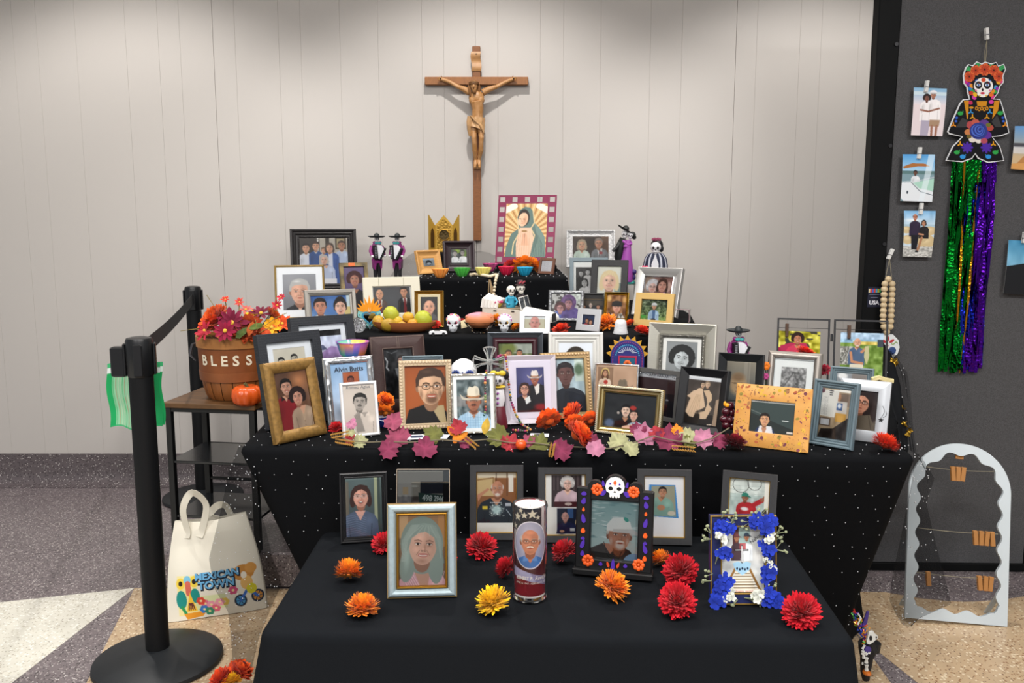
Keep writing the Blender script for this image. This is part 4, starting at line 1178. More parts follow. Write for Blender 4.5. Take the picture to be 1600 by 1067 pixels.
 # ---------------------------------------------------------------- picture frames, back to front
WOOD_D=M('dark_stained_wood','#241c1e',.45,bump=.1,scale=90)
BLK=M('black_frame','#17171a',.42,coat=.1)
SILV=M('silver_frame','#b4b6b6',.32,.85)
SILVB=M('bright_silver','#d8dadc',.16,1.0)
PEWT=M('pewter_frame','#98938c',.4,.55)
GOLD=M('gold_frame','#b08a3e',.34,.85)
GOLDL=M('gold_lip','#c09a48',.35,.8)
WHITEF=M('white_frame','#e4e4e6',.4)
GREYB=M('grey_blue_frame','#6a7a82',.38,coat=.1)
G_R='frames on the riser tables';G_A='frames on the dotted altar table';G_L='frames on the low front table'
r,w,h,d,_=frame('a1','wide black frame with beaded inner edge holding family group of six',.042,'step',M('black_ornate','#1d1a1b',.4,bump=.2,scale=70),p_family,d=.024,group=G_R)
beads(r,w,h,.038,.008,.0028,.0075,M('black_bead','#2a2628',.3))
r,w,h,d,_=frame('a2','thin gold frame with wide white mount around grey-haired man in black collar',.0085,'round',M('gold_ribbed','#a68a52',.35,.8,bump=.3,scale=300),p_priest,mount=(.023,.025,.028,.028),mcol='#eef1f4',d=.014,group=G_R)
r,w,h,d,_=frame('a3','black and gold patchwork frame with auburn curly-haired woman on purple',.016,'flat',M('patchwork_black','#2c2620',.35,.3,var=1,col2='#8d7a4c',scale=18),p_purple,d=.016,group=G_R)
q=MB();q.bbox(-.022,.006,-.001,.001,h-.0152,h-.001,.0005);q.build('orange_patch',M('patch_orange','#b4561e',.3,.3),r)
r,w,h,d,_=frame('a4','silver two-step frame with painted couple in white against blue sky',.022,[(0,0),(0,.9),(.08,1),(.55,.96),(.6,.7),(.75,.78),(1,.62),(1,.3)],PEWT,p_painted_couple,d=.016,group=G_R)
r,w,h,d,_=frame('a5','wide cream plank frame with two men in dark suits and red ties',.034,'flat',M('cream_plank','#d9d3c0',.6,bump=.15,scale=40,stretch=(1,1,12)),p_two_suits,mount=.003,mcol='#f4f4f2',d=.018,group=G_R)
for xx in(-.048,.045):
 q=MB();q.box(xx-.0005,xx+.0005,-.0006,.001,h-.033,h-.002);q.build('plank_groove',M('groove_dark','#8f8973',.9),r)
r,w,h,d,_=frame('a6','gold frame with cream mount and close-up of bald man beside fruit bowl',.013,'step',GOLD,p_bald,mount=.009,mcol='#d8ccab',d=.016,group=G_R)
r,w,h,d,_=frame('b1','small honey wood frame with black-and-white man behind orange votive',.034,'scoop',M('honey_wood','#cf9a58',.5,bump=.12,scale=60,var=.15,stretch=(1,1,6)),p_bw_man,d=.014,group=G_R)
r,w,h,d,_=frame('b2','dark brown deep frame with black-and-white pair behind green votive',.036,'scoop',M('dark_brown_frame','#2c1f24',.4,coat=.1),p_bw_two,d=.022,group=G_R)
# maroon frame with square cut-outs
x,y,z,yaw,lean,roll,w,h=POSE['b3']
r=thing('framed_picture','maroon metal frame with square cut-outs around praying woman in green mantle','picture frame',(x,y,z+.002),group=G_R)
r.rotation_euler=(Matrix.Rotation(R(yaw),4,'Z')@Matrix.Rotation(-R(lean),4,'X')).to_euler()
maro=M('maroon_metal','#6a153a',.35,.35)
b=MB()
bw=w*.145
nx,nz=5,7
hole=w*.088
def cells(n,L0,L1):
 cs=[L0+(L1-L0)*(i+.5)/n for i in range(n)]
 return cs
zc=[h*.935-k*(h*.87)/6 for k in range(7)]
xc=[-w/2+bw*.5+k*(w-bw)/4 for k in range(5)]
def bars(x0,x1,z0,z1):
 if x1>x0 and z1>z0:b.box(x0,x1,0,.003,z0,z1)
hh=hole/2
for xcol in(xc[0],xc[4]):
 a0,a1=(-w/2,-w/2+bw)if xcol<0 else(w/2-bw,w/2)
 bars(a0,xcol-hh,0,h);bars(xcol+hh,a1,0,h)
 prev=h
 for zz in zc:
  bars(xcol-hh,xcol+hh,zz+hh,prev);prev=zz-hh
 bars(xcol-hh,xcol+hh,0,prev)
for(z0,z1,zz)in((h-bw*1.0,h,zc[0]),):
 bars(-w/2+bw,w/2-bw,zz+hh,z1);bars(-w/2+bw,w/2-bw,z0,zz-hh)
 prev=-w/2+bw
 for xx in xc[1:4]:
  bars(prev,xx-hh,zz-hh,zz+hh);prev=xx+hh
 bars(prev,w/2-bw,zz-hh,zz+hh)
bars(-w/2+bw,w/2-bw,0,bw*.8)
b.build('pierced_border',maro,r)
pw,ph=w-2*bw,h-bw*1.8
cv=Cv(pw,ph,96);p_veil(cv);cv.sheet('picture',pw,ph,r,y=-.001,x0=-pw/2,z0=bw*.8,rough=.4)
q=MB();q.box(-pw/2,pw/2,0,.003,bw*.8,h-bw);q.build('backboard',brd,r)
q=MB();q.add([(-.02,.003,h*.6),(.02,.003,h*.6),(.03,.10,.021),(-.03,.10,.021),(-.02,.006,h*.6),(.02,.006,h*.6),(.03,.103,.022),(-.03,.103,.022)],[(0,1,2,3),(7,6,5,4),(0,4,5,1),(1,5,6,2),(2,6,7,3),(3,7,4,0)],False);q.build('easel_leg',maro,r)
r,w,h,d,_=frame('b4','tiny brown wood frame with white printed verse at the end of the votives',.011,'flat',M('brown_wood','#6a4636',.5),p_letter,d=.008,group=G_R)
r,w,h,d,_=frame('c1','silver carved frame with elderly couple in pale jacket and grey suit',.031,'scoop',M('carved_silver','#c9c9c9',.5,.25,bump=1.0,scale=110,tex='voronoi'),p_couple_formal,d=.018,group=G_R)
r,w,h,d,_=frame('c2','grey blue frame with white mount and black-and-white group behind black woven frame',.018,'flat',GREYB,p_bw_group,mount=(.011,.03,.025,.02),mcol='#eef0ee',d=.016,group=G_R)
r,w,h,d,_=frame('c3','black woven-pattern frame with portrait of fair-haired elderly woman',.028,'flat',M('black_woven','#1a1a1d',.4,bump=1.0,scale=70,tex='brick'),p_blonde,d=.018,group=G_R)
r,w,h,d,_=frame('c4','brushed silver frame with two ladies, one white-haired one in purple',.033,'slope_in',M('brushed_silver','#b9b7b4',.38,.7,bump=.1,scale=200,stretch=(1,1,14)),p_two_ladies,lip=(.006,SILVB),d=.022,group=G_R)
r,w,h,d,_=frame('c5','silver filigree frame with couple in purple hoods',.0135,'round',M('filigree_silver','#8f9194',.4,.6,bump=1.0,scale=160,tex='voronoi'),p_purple_couple,d=.012,group=G_R)
r,w,h,d,_=frame('c6','thin black frame with dim group photo between filigree and gold frames',.005,'thin',BLK,p_dark_group,d=.012,group=G_R)
r,w,h,d,_=frame('c7','shiny gold frame with woman in black hat',.0115,'step',M('shiny_gold','#c4a24a',.18,1.0),p_hat_lady,d=.014,group=G_R)
r,w,h,d,_=frame('c8','small satin silver frame with photo of pair in red and black',.021,'flat',M('satin_silver','#d4d5d8',.3,.5),p_red_black,lip=(.002,SILVB),d=.010,group=G_R)
r,w,h,d,_=frame('c9','flat gold leaf frame with seated person in light blue on grass',.0235,'flat',M('gold_leaf','#c4a262',.42,.35,bump=.1,scale=60),p_grass,d=.016,group=G_R)
r,w,h,d,_=frame('c10','small white metal frame with bald man in suit in front of the toy car',.0165,'flat',M('white_satin','#dedfe2',.32,.35),p_bald_suit,open_=(-.034,.037,.016,.057),d=.008,group=G_R)
EMB=M('embossed_black','#23262c',.45,bump=.9,scale=32,tex='brick')
r,w,h,d,_=frame('f1','black embossed frame with mountain print, rear one of the pair on the left',.026,'flat',EMB,p_mountain,mount=(.016,.016,.018,.03),mcol='#e4e9ee',d=.026,group=G_A)
r,w,h,d,_=frame('f2','black embossed frame with sepia photo of two heads, behind gold couple frame',.0275,'flat',EMB,p_two_heads,mount=(.022,.022,.018,.03),mcol='#e4e9ee',d=.026,group=G_A)
r,w,h,d,_=frame('f3','mottled gold frame with man in red beside dark-haired woman in beige',.031,[(0,0),(0,.78),(.08,.9),(.25,1),(.62,.97),(.9,.72),(1,.6),(1,.3)],M('mottled_gold','#94713a',.42,.35,bump=.2,scale=90,var=.35),p_gold_couple,d=.022,group=G_A)
r,w,h,d,_=frame('f4','bright silver leaf-pattern frame with printed name over pale blue page',.021,'round',M('silver_leaf_pattern','#d4d6d8',.2,.9,bump=1.0,scale=60,tex='voronoi',stretch=(1,1,.6)),p_blue_page,d=.014,group=G_A)
text_on('Alvin Butts',.0195,M('print_navy','#152238',.5),r,.0,h-.0375,d*.62-.0008,'lettering',bold=.0004)
r,w,h,d,_=frame('f5','small white frame with sepia portrait of man leaning chin on fist',.0088,'round',WHITEF,p_sepia,d=.012,group=G_A)
text_on('Romeo Agius',.0125,M('pencil_grey','#5c6068',.6),r,-.001,h-.0150,d*.62-.0008,'handwriting',shear=.15)
r,w,h,d,_=frame('g1','brown stitched leather frame with dim suited man under crinkled plastic',.041,'flat',M('brown_leather','#3c2623',.5,bump=.25,scale=160),p_plastic,d=.012,group=G_A)
st=M('stitch_thread','#a39184',.8)
b=MB()
for(x0,z0,x1,z1)in((-w/2+.003,.003,-w/2+.003,h-.003),(w/2-.003,.003,w/2-.003,h-.003),(-w/2+.003,h-.003,w/2-.003,h-.003),(-w/2+.038,.038,-w/2+.038,h-.038),(w/2-.038,.038,w/2-.038,h-.038),(-w/2+.038,h-.038,w/2-.038,h-.038),(.004,h-.038,.004,h),(-.002,h-.038,-.002,h)):
 L=math.hypot(x1-x0,z1-z0);k=int(L/.0045)
 for i in range(k):
  t=(i+.2)/k;u=(i+.75)/k
  b.tube([(x0+(x1-x0)*t,-.0006,z0+(z1-z0)*t),(x0+(x1-x0)*u,-.0006,z0+(z1-z0)*u)],.0006,4)
b.build('stitching',st,r,kind='stuff')
r,w,h,d,_=frame('g2','slim grey blue frame mostly hidden behind the beige beaded frame',.012,'step',GREYB,p_reflect,d=.014,group=G_A)
beige=M('beige_pearl','#c9b394',.45)
r,w,h,d,_=frame('g3','beige beaded frame with smiling man in glasses and goatee on orange',.0165,'flat',M('beige_frame','#b9a486',.5),p_goatee,d=.014,group=G_A)
beads(r,w,h,.0058,-.001,.0044,.0088,beige)
beads(r,w,h,.0135,-.0005,.0016,.0034,beige,n=(6,4))
r,w,h,d,_=frame('g4','thin shiny silver frame with mustached man in white cowboy hat',.008,'round',M('hammered_silver','#d2ccc0',.2,.9,bump=.8,scale=80,tex='voronoi'),p_cowboy,mount=.009,mcol='#eceeee',d=.012,group=G_A)
r,w,h,d,_=frame('h1','pewter frame with maroon inner band and outdoor photo behind glass cross',.017,'slope_in',M('dark_pewter','#6d737a',.3,.7),p_foliage,lip=(.019,M('maroon_band','#3e1a22',.35,coat=.2)),d=.022,group=G_A)
r,w,h,d,_=frame('h2','white frame with oval portrait mount behind the couple portraits',.033,'step',M('ivory_frame','#d6d5d0',.45,bump=.1,scale=120),p_oval,d=.024,group=G_A)
r,w,h,d,_=frame('h3','pale lilac white frame with formal couple, man in cowboy hat',.0155,'slope_in',M('lilac_white','#cfc9d2',.4),p_couple_hat,mount=(.019,.019,.020,.018),mcol='#d9d3df',d=.018,group=G_A)
r,w,h,d,_=frame('h4','gold beaded frame with dark photo of broad man in navy shirt',.019,'flat',M('gold_beige','#a98d62',.4,.4),p_dark_man,d=.016,group=G_A)
beads(r,w,h,.007,-.001,.0045,.009,M('gold_pearl','#b99a72',.35,.3))
r,w,h,d,_=frame('h5','narrow silver bamboo frame with sepia saint print and cowboy photo',.0062,'round',M('bamboo_silver','#cfcfd0',.22,.85,bump=.5,scale=40),p_saint_cowboy,d=.008,group=G_A)
r,w,h,d,_=frame('h6','champagne gold rope-edged frame with embracing pair on dark background',.0205,[(0,0),(0,.9),(.1,1),(.25,1),(.3,.7),(.55,.95),(.75,.9),(.8,.6),(.92,.75),(1,.5),(1,.3)],M('champagne_gold','#b9a878',.26,.85),p_hug,d=.018,group=G_A)
b=MB()
for(x0,z0,x1,z1)in((-w/2+.003,.003,w/2-.003,.003),(w/2-.003,.003,w/2-.003,h-.003),(w/2-.003,h-.003,-w/2+.003,h-.003),(-w/2+.003,h-.003,-w/2+.003,.003)):
 L=math.hypot(x1-x0,z1-z0);k=int(L/.0052);dx,dz=(x1-x0)/L,(z1-z0)/L
 for i in range(k):
  c0=Vector((x0+(x1-x0)*(i+.5)/k,-.002,z0+(z1-z0)*(i+.5)/k))
  b.tube([c0+Vector((dx*.0025-dz*.003,0,dz*.0025+dx*.003)),c0,c0-Vector((dx*.0025-dz*.003,0,dz*.0025+dx*.003))],[.0012,.0022,.0012],6)
b.build('rope_edge',M('rope_light','#e4dcc4',.3,.6),r,kind='stuff')
r,w,h,d,_=frame('h7','black frame with silver scalloped top edge and handwritten strip',.012,'flat',M('grey_black_frame','#5d5c5a',.4,.4),p_dark_people,d=.018,group=G_A)
b=MB()
for k in range(26):
 t=k/25;b.sph((-w/2+.004+t*(w-.008),-.002,h-.017-.004*math.sin(t*22)),.0018,6,4)
b.build('silver_scallop',SILVB,r,kind='stuff')
r,w,h,d,_=frame('i1','large pale silver frame with black-and-white portrait of curly-haired woman',.034,'slope_in',M('pale_silver','#cbc8bc',.34,.55,bump=.12,scale=30,tex='brick'),p_bw_woman,lip=(.012,M('dark_filigree','#77756e',.4,.6,bump=1.0,scale=150,tex='voronoi')),mount=.011,mcol='#e9e9e5',d=.03,group=G_A)
r,w,h,d,_=frame('i2','deep black frame with faded brown portrait behind black wedding frame',.026,'slope_in',M('charcoal_frame','#222426',.45),p_faded,d=.028,group=G_A)
r,w,h,d,_=frame('i3','warm silver frame with white mount and small grey scene photo',.022,'round',M('warm_silver','#a8a098',.34,.6),p_bw_scene,mount=(.019,.019,.024,.03),mcol='#e6e9e8',lip=(.003,SILVB),d=.02,group=G_A)
r,w,h,d,_=frame('i4','black frame with old wedding photo of bride in billowing gown',.0235,'slope_in',BLK,p_wedding,d=.022,group=G_A)
vs=p_wedding
r,w,h,d,_=frame('i5','orange frame painted with autumn leaves holding photo of smiling young man',.040,'flat',M('autumn_orange','#c68a42',.5,var=.2,col2='#cf9a50',scale=22),p_smile_man,d=.012,group=G_A)
b=MB();rr=random.Random(5)
cols=[lin(c_)for c_ in('#a8562e','#7d3a4a','#c9a01e','#8a7a2e','#b8603a','#6a2f3a','#d2a43c','#9a6a3e')]
for k in range(230):
 while True:
  px,pz=rr.uniform(-w/2+.004,w/2-.004),rr.uniform(.004,h-.004)
  if not(-w/2+.037<px<w/2-.037 and.037<pz<h-.037):break
 big=k<70
 b.col=cols[rr.randrange(len(cols))]if big else lin('#5d2630')
 ra,rb_=(rr.uniform(.003,.0065),rr.uniform(.002,.005))if big else(rr.uniform(.0006,.0024),rr.uniform(.0005,.0011))
 a=rr.uniform(0,3.14);n=9;yo=-.0003-k*1e-6
 pts=[(px+ra*math.cos(t)*math.cos(a)-rb_*math.sin(t)*math.sin(a),yo,pz+ra*math.cos(t)*math.sin(a)+rb_*math.sin(t)*math.cos(a))for t in[6.283*i/n for i in range(n)]]
 b.add(pts,[tuple(range(n))],False)
b.build('leaf_print',vcol_mat('leaf_paint',.5),r,kind='stuff')
r,w,h,d,_=frame('i6','grey blue stepped frame with printed tribute page and shop photo',.0215,'step',M('slate_blue_frame','#5f7078',.36,coat=.15),p_obituary,d=.018,group=G_A)
r,w,h,d,_=frame('i7','white silver frame with young woman in glasses and black star sticker',.030,'flat',M('white_silver','#c4c8cd',.3,.4),p_glasses_girl,open_=(-.034,.034,.030,.134),d=.010,group=G_A)
sm=M('sticker_black','#111114',.5)
b=MB();n=10
b.prism([(.0475+(.008 if i%2==0 else.0034)*math.sin(6.283*i/n),.062+(.008 if i%2==0 else.0034)*math.cos(6.283*i/n))for i in range(n)][::-1],-.0006,.0)
b.build('star_sticker',sm,r)
b=MB();b.tube([(.048+.006*math.sin(t*3),-.0004,.07+.03*t)for t in[i/8 for i in range(9)]],.0006,5);b.tube([(.051+.006*t+.006*math.sin(t*3),-.0004,.068+.018*t)for t in[i/8 for i in range(9)]],.0005,5);b.build('star_trail',sm,r)
r,w,h,d,_=frame('i8','grey blue grooved frame half hidden behind the white silver frame',.019,'step',M('slate_blue_frame2','#66777f',.36,coat=.15),p_reflect,d=.018,group=G_A)
r,w,h,d,_=frame('j1','black ridged frame with laughing woman in glasses and striped top',.0145,'step',M('black_ridged','#1b1b1d',.4),p_laugh,d=.016,group=G_L)
RIB=M('ribbed_grey','#48484a',.5,bump=.9,scale=170,tex='wave',stretch=(1,1,1))
for k_,lb,pf in(('j3','grey ribbed frame with gold lip and bearded man saluting',p_salute),('j5','grey ribbed frame with gold lip and two stacked photos of woman and man',p_two_photos),
('j7','grey ribbed frame with gold lip and young man in pale green shirt',p_green_shirt),('j8','grey ribbed frame with gold lip and person in red shirt, behind blue flower frame',p_red_shirt)):
 frame(k_,lb,.0165,'flat',RIB,pf,lip=(.0028,GOLDL),d=.018,group=G_L)
r,w,h,d,_=frame('j4','pale blue and gold frame with smiling grey-haired woman in pink stripes',.019,'round',M('pale_blue_frame','#9fb0b6',.35,.25,bump=.1,scale=120,var=.12),p_grey_hair,lip=(.006,M('deep_gold','#a87a2a',.32,.8)),d=.022,group=G_L)
b=MB();mould(b,w+.002,h+.002,.003,'flat',.012);q=b.build('gold_edge',M('edge_gold','#c2a468',.3,.8),r);q.location=(0,.009,-.001)
# clear acrylic stand with print
x,y,z,yaw,lean,roll,w,h=POSE['j2']
r=thing('acrylic_photo_stand','clear acrylic photo stand with picture of licence plates behind pale blue frame','photo stand',(x,y,z+.004),group=G_L)
r.rotation_euler=(-R(lean),0,R(yaw))
acr=glass_pane('acrylic','#f2f4f4',.1)
b=MB();b.bbox(-w/2,w/2,-.003,.0,.0,h,.001);b.build('front_pane',acr,r)
b=MB();b.bbox(-w/2,w/2,.0035,.006,.0,h,.001);b.build('rear_pane',acr,r)
b=MB();b.add([(-w/2,.006,.0),(w/2,.006,.0),(w/2,.075,.012),(-w/2,.075,.012),(-w/2,.006,.003),(w/2,.006,.003),(w/2,.075,.015),(-w/2,.075,.015)],[(3,2,1,0),(4,5,6,7),(0,1,5,4),(1,2,6,5),(2,3,7,6),(3,0,4,7)],False);b.build('foot',acr,r)
em=M('acrylic_edge','#c9b8a4',.2,.2)
b=MB();b.box(-w/2,w/2,-.0032,.006,h,h+.0015);b.box(-w/2-.001,-w/2,-.003,.006,0,h);b.box(w/2,w/2+.001,-.003,.006,0,h);b.build('polished_edge',em,r)
cv=Cv(w*.87,h-.004,100);p_plates(cv);cv.sheet('photo',w*.87,h-.004,r,y=.0018,x0=-w/2+.001,z0=.001,rough=.3)
pm=M('plate_white','#dde6e4',.5)
text_on('498',.020,pm,r,.010,.1335,.0012,'plate_number',bold=.0006,rotd=-6,squash=.8)
text_on('2944',.0185,pm,r,.0375,.1315,.0012,'plate_number',bold=.0006,rotd=-6,squash=.62)
# hinged metal clip frame
x,y=at_z(1262,612,HM).x,2.725
r=thing('photo_clip_stand','hinged black metal double frame with two photos clipped to wires','photo holder',(x,y,HM+.003),group=G_A)
r.rotation_euler=(-R(8),0,R(-13))
met=M('gunmetal','#3a3a3c',.4,.6)
for sgn,lb,pnt in((-1,'l',None),(1,'r',None)):
 pass
Wp,Hp,tb=.165,.275,.0055
def p_red_lady(c):
 c.fill('#b8b23a');c.noise(.3,12);c.noise(.3,10,0,0,1,.5,col='#3a3a2e');c.rect(.0,.42,.3,c.a,'#9c1f48');c.poly([(.05,.38),(.3,.30),(.66,.3),(.9,.75),(1,1.0),(.6,.9),(.1,c.a)],'#b02a50');c.poly([(.7,.55),(.98,.7),(.8,.95),(.66,.8)],'#a8281e')
 c.torso(.46,.38,.56,'#c93a58',skin=SK2,low=.98);c.head(.46,.2,.26,'#b9785a','#2a1612','curly',smile=1);c.poly([(.3,.95),(.7,.95),(.92,1.15),(.9,c.a),(.4,c.a)],'#2a3450');c.line([(.24,.6),(.3,.85),(.5,1.05)],.07,SK2);c.line([(.68,.6),(.74,.85),(.82,1.05)],.07,SK2)
def p_fisher(c):
 c.fill('#6d8a3c');c.rect(0,0,1,.18,'#a9c4dc');c.rect(0,.16,1,.26,'#8fb4cc');c.rect(.3,.22,1,.3,'#c9b45a');c.noise(.14,16);c.rect(0,.35,.3,.8,'#8a8a84');c.noise(.3,14,0,.35,.3,.8);c.rect(.86,.16,1,.34,'#3a4450')
 c.torso(.38,.38,.36,'#4a5f7c',low=.8,skin=SK);c.head(.40,.25,.22,'#cf9a7c','#a9a49c','thin',beard='#c9c4bc');c.poly([(.24,.78),(.54,.78),(.58,c.a),(.42,c.a),(.38,1.0),(.34,c.a),(.2,c.a)],'#cfc8b4');c.line([(.25,.5),(.28,.72),(.52,.76)],.06,SK2);c.line([(.5,.48),(.62,.36)],.06,SK2);c.poly([(.58,.34),(.66,.32),(.68,.6),(.62,.78),(.56,.6)],'#b9b48a')
for sgn,pnt,lab in((-1,p_red_lady,'photo of seated woman in red shirt'),(1,p_fisher,'photo of man holding a fish on grass')):
 cx=sgn*(Wp/2+.006)
 b=MB();b.ringprism([(cx-Wp/2,0),(cx+Wp/2,0),(cx+Wp/2,Hp),(cx-Wp/2,Hp)],[(cx-Wp/2+tb,tb),(cx+Wp/2-tb,tb),(cx+Wp/2-tb,Hp-tb),(cx-Wp/2+tb,Hp-tb)],-.004,.004)
 b.build('metal_panel',met,r)
 b=MB();b.tube([(cx-Wp/2+tb,0,Hp-.032),(cx+Wp/2-tb,0,Hp-.032)],.0008,5);b.build('wire',met,r)
 xo=-.012 if sgn<0 else.004
 cv=Cv(.13,.125 if sgn<0 else.14,90);pnt(cv)
 q=cv.sheet('photo',.13,.125 if sgn<0 else.14,r,y=-.002,x0=cx-.065+xo,z0=Hp-.042-(.125 if sgn<0 else.14));q['label']=lab
 b=MB();b.box(cx-.065+xo,cx+.065+xo,-.0016,-.0009,Hp-.042-(.125 if sgn<0 else.14),Hp-.042);b.build('photo_paper',M('photo_back','#e6e6e4',.7),r)
 b=MB();b.bbox(cx-.045+xo,cx-.035+xo,-.010,.006,Hp-.062,Hp-.018,.001);b.bbox(cx-.0455+xo,cx-.0345+xo,-.006,.001,Hp-.048,Hp-.043,.001);b.build('clothespin',M('brown_pin','#4a3222',.6),r)
b=MB()
for zz in(.05,Hp*.78):b.lathe([(.004,-.012),(.004,.012)],10,(0,0,zz))
b.build('hinge',met,r)
# ---------------------------------------------------------------- flowers
PETAL=vcol_mat('cloth_petal',.75,sheen=.1,spec=.25)
def shade(c,k):
 return tuple(min(1,x*k)for x in c)
def mum(label,px,py,h,rp,col,seed=1,n=150,tilt=(25,0),group=None,flat=.8,wide=.19,name='chrysanthemum',Y=None,lift=.0,core=None,low=-.55,pos=None,off=None):
 """silk chrysanthemum: strap petals all round a dome; px, py = its centre in view"""
 rr=random.Random(seed*7+3)
 yy=Y or at_z(px,py+rp*.75,h).y
 r=rp*mpp(yy)*1.04
 c0=lin(col)
 b=MB()
 n=int(n*1.7)
 for k in range(n):
  t=(k+.5)/n
  z=1-t*(1-low)
  a=k*2.39996+rr.uniform(-.2,.2)
  s_=math.sqrt(max(0,1-z*z))
  d=Vector((s_*math.cos(a),s_*math.sin(a),z))
  L=r*rr.choice((.66,.82,.95,1.0,1.05))*rr.uniform(.94,1.05)*(.82+.18*s_)
  side=d.cross(Vector((0,0,1)))
  side=side.normalized()if side.length>1e-3 else Vector((1,0,0))
  side=(side+Vector((rr.uniform(-.3,.3),rr.uniform(-.3,.3),rr.uniform(-.3,.3)))).normalized()
  up=side.cross(d).normalized()
  wd=r*wide*(.55+.6*s_)
  pts=[]
  for q,ww,cu in((.12,.35,0),(.55,.85,.04),(.82,1.0,.10),(1.0,.25,.20)):
   ctr=d*L*q+up*L*cu*(.8 if s_>.4 else.3)
   pts+=[ctr-side*wd*ww*.5,ctr+side*wd*ww*.5]
  v=[(p.x,p.y,p.z*flat)for p in pts]
  kk=rr.uniform(.82,1.12)
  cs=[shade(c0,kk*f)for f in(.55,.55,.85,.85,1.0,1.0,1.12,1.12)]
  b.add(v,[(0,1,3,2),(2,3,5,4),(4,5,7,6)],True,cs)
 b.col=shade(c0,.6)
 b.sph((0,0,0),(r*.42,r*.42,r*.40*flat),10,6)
 b.col=lin(core)if core else shade(c0,.8)
 if core:b.sph((0,0,r*.72*flat),(r*.2,r*.2,r*.14),8,5)
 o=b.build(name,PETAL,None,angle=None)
 o.rotation_euler=(R(tilt[0]),R(tilt[1]),rr.uniform(0,6.28))
 o.rotation_mode='XYZ'
 P=Vector(pos)if pos is not None else at_y(px,py,yy)
 M3=o.rotation_euler.to_matrix()
 zmin=min((M3@Vector(v)).z for v in b.v)
 o.location=(P.x,P.y,(h-zmin+.0005+lift))
 if off is not None:o.location=P
 return tag(o,label,'flower',group)
GF='silk flowers scattered on the low table'
RED,ORA,YEL,DRED,RORA,MAG='#c01424','#f08a1a','#f6c616','#7d0f22','#e8431a','#ef7420'
for px,py,rp,col,sd,n,tl,lab in(
(545,893,23,ORA,1,150,(30,10),'orange silk bloom nearest the left edge, above the other left orange one'),
(566,943,27,ORA,2,170,(15,0),'orange silk bloom at front left beside pale blue frame'),
(600,848,20,RED,3,130,(25,0),'red silk bloom peeking out left of the pale blue frame top'),
(703,874,12,RED,4,100,(25,0),'red bloom almost hidden behind right side of pale blue frame'),
(752,851,25,RED,5,170,(25,0),'red silk bloom in front of the saluting man frame'),
(791,890,19,RED,6,150,(50,-30),'red silk bloom tipped sideways just left of glass candle'),
(771,938,28,YEL,7,170,(25,0),'yellow silk bloom in front left of glass candle'),
(882,865,22,RED,8,180,(35,0),'red silk bloom between glass candle and skull-topped frame'),
(957,915,28,ORA,9,190,(30,0),'orange silk bloom in front of the skull-topped frame'),
(1033,874,17,ORA,10,130,(30,20),'orange bloom tucked at right of the skull-topped frame'),
(1063,893,28,RED,11,200,(35,0),'upper of two touching red blooms left of blue flower frame'),
(1058,940,30,RED,12,200,(35,0),'lower of two touching red blooms left of blue flower frame'),
(1252,952,31,RED,13,200,(25,0),'red silk bloom at far right of the low table')):
 mum(''+lab,px,py,HF,rp,col,sd,n,tl,GF,flat=1.0,wide=.19)
GF2='silk flowers along the altar table'
mum('small round red pompom beside the small white sepia frame',525,665,HM,12,'#c8161e',21,130,(20,0),GF2,wide=.18)
mum('bright red-orange bloom at right front corner of dotted table',1383,690,HM,22,RORA,22,190,(25,0),GF2,wide=.13)
mum('dark crimson bloom before the autumn leaf frame',1147,690,HM,19,DRED,23,170,(25,0),GF2,wide=.16)
mum('dark red bloom squeezed behind the grey tribute page frame',1284,576,HM,10,'#9c1430',24,110,(40,0),GF2,Y=2.60,off=1,pos=at_y(1288,578,2.62))
G3='marigolds heaped in front of the dark man frame'
def marigold(lab,px,py,rp,seed,h=HM,col='#ef5f1c',core=None,tilt=(50,0),Y=None,group=G3,lift=0,off=None,pos=None):
 return mum(lab,px,py,h,rp,col,seed,120,tilt,group,flat=.95,wide=.42,name='marigold',core=core,low=-.3,Y=Y,lift=lift,off=off,pos=pos)
marigold('leftmost orange marigold of the heap',858,659,20,31)
marigold('topmost orange marigold of the heap',896,643,18,32,Y=2.40,off=1,pos=at_y(896,645,2.40))
marigold('middle orange marigold of the heap, above the front one',898,662,16,33,Y=2.36,off=1,pos=at_y(898,662,2.36))
marigold('rightmost orange marigold of the heap, beside champagne frame',922,656,15,34,Y=2.36,off=1,pos=at_y(922,657,2.36))
marigold('front marigold of the heap with yellow centre',902,683,24,35,core='#f5a81e',tilt=(55,0))
G4='flowers on the riser tables'
mum('red-orange bloom in front of the filigree silver frame',877,513,H2,14,'#e0421c',41,110,(20,0),G4,wide=.26)
mum('orange yellow bloom left of porcelain bell',948,503,H2,17,'#f28a1c',42,130,(30,0),G4,wide=.2)
mum('small orange bloom right behind porcelain bell',984,505,H2,9,'#e8641c',43,90,(30,0),G4,wide=.22)
mum('red-orange bloom in front of gold leaf frame',1003,515,H2,13,'#e4401c',44,110,(20,0),G4,wide=.26)
mum('orange yellow bloom right of the sugared bread',777,496,H2,14,'#f29a1e',45,120,(35,0),G4,wide=.2,Y=3.02)
mum('red bloom behind the sugared bread',757,489,H2,9,'#d02a20',46,90,(35,0),G4,wide=.24,Y=3.08)
mum('red bloom above the left sugar skull',722,496,H2,9,'#c8241e',47,90,(35,0),G4,wide=.24,Y=3.04)
mum('small orange bloom right of the right sugar skull',806,512,H2,9,'#ee9a1c',48,90,(35,0),G4,wide=.24)
mum('small red bloom at right end of fruit dish',681,507,H2,8,'#d0301e',49,80,(35,0),G4,wide=.26)
G5='flowers on the topmost box'
mum('dark red bloom left of orange pair under the maroon frame',799,408,H3,13,'#a81c1e',51,110,(40,0),G5,wide=.24,Y=3.69)
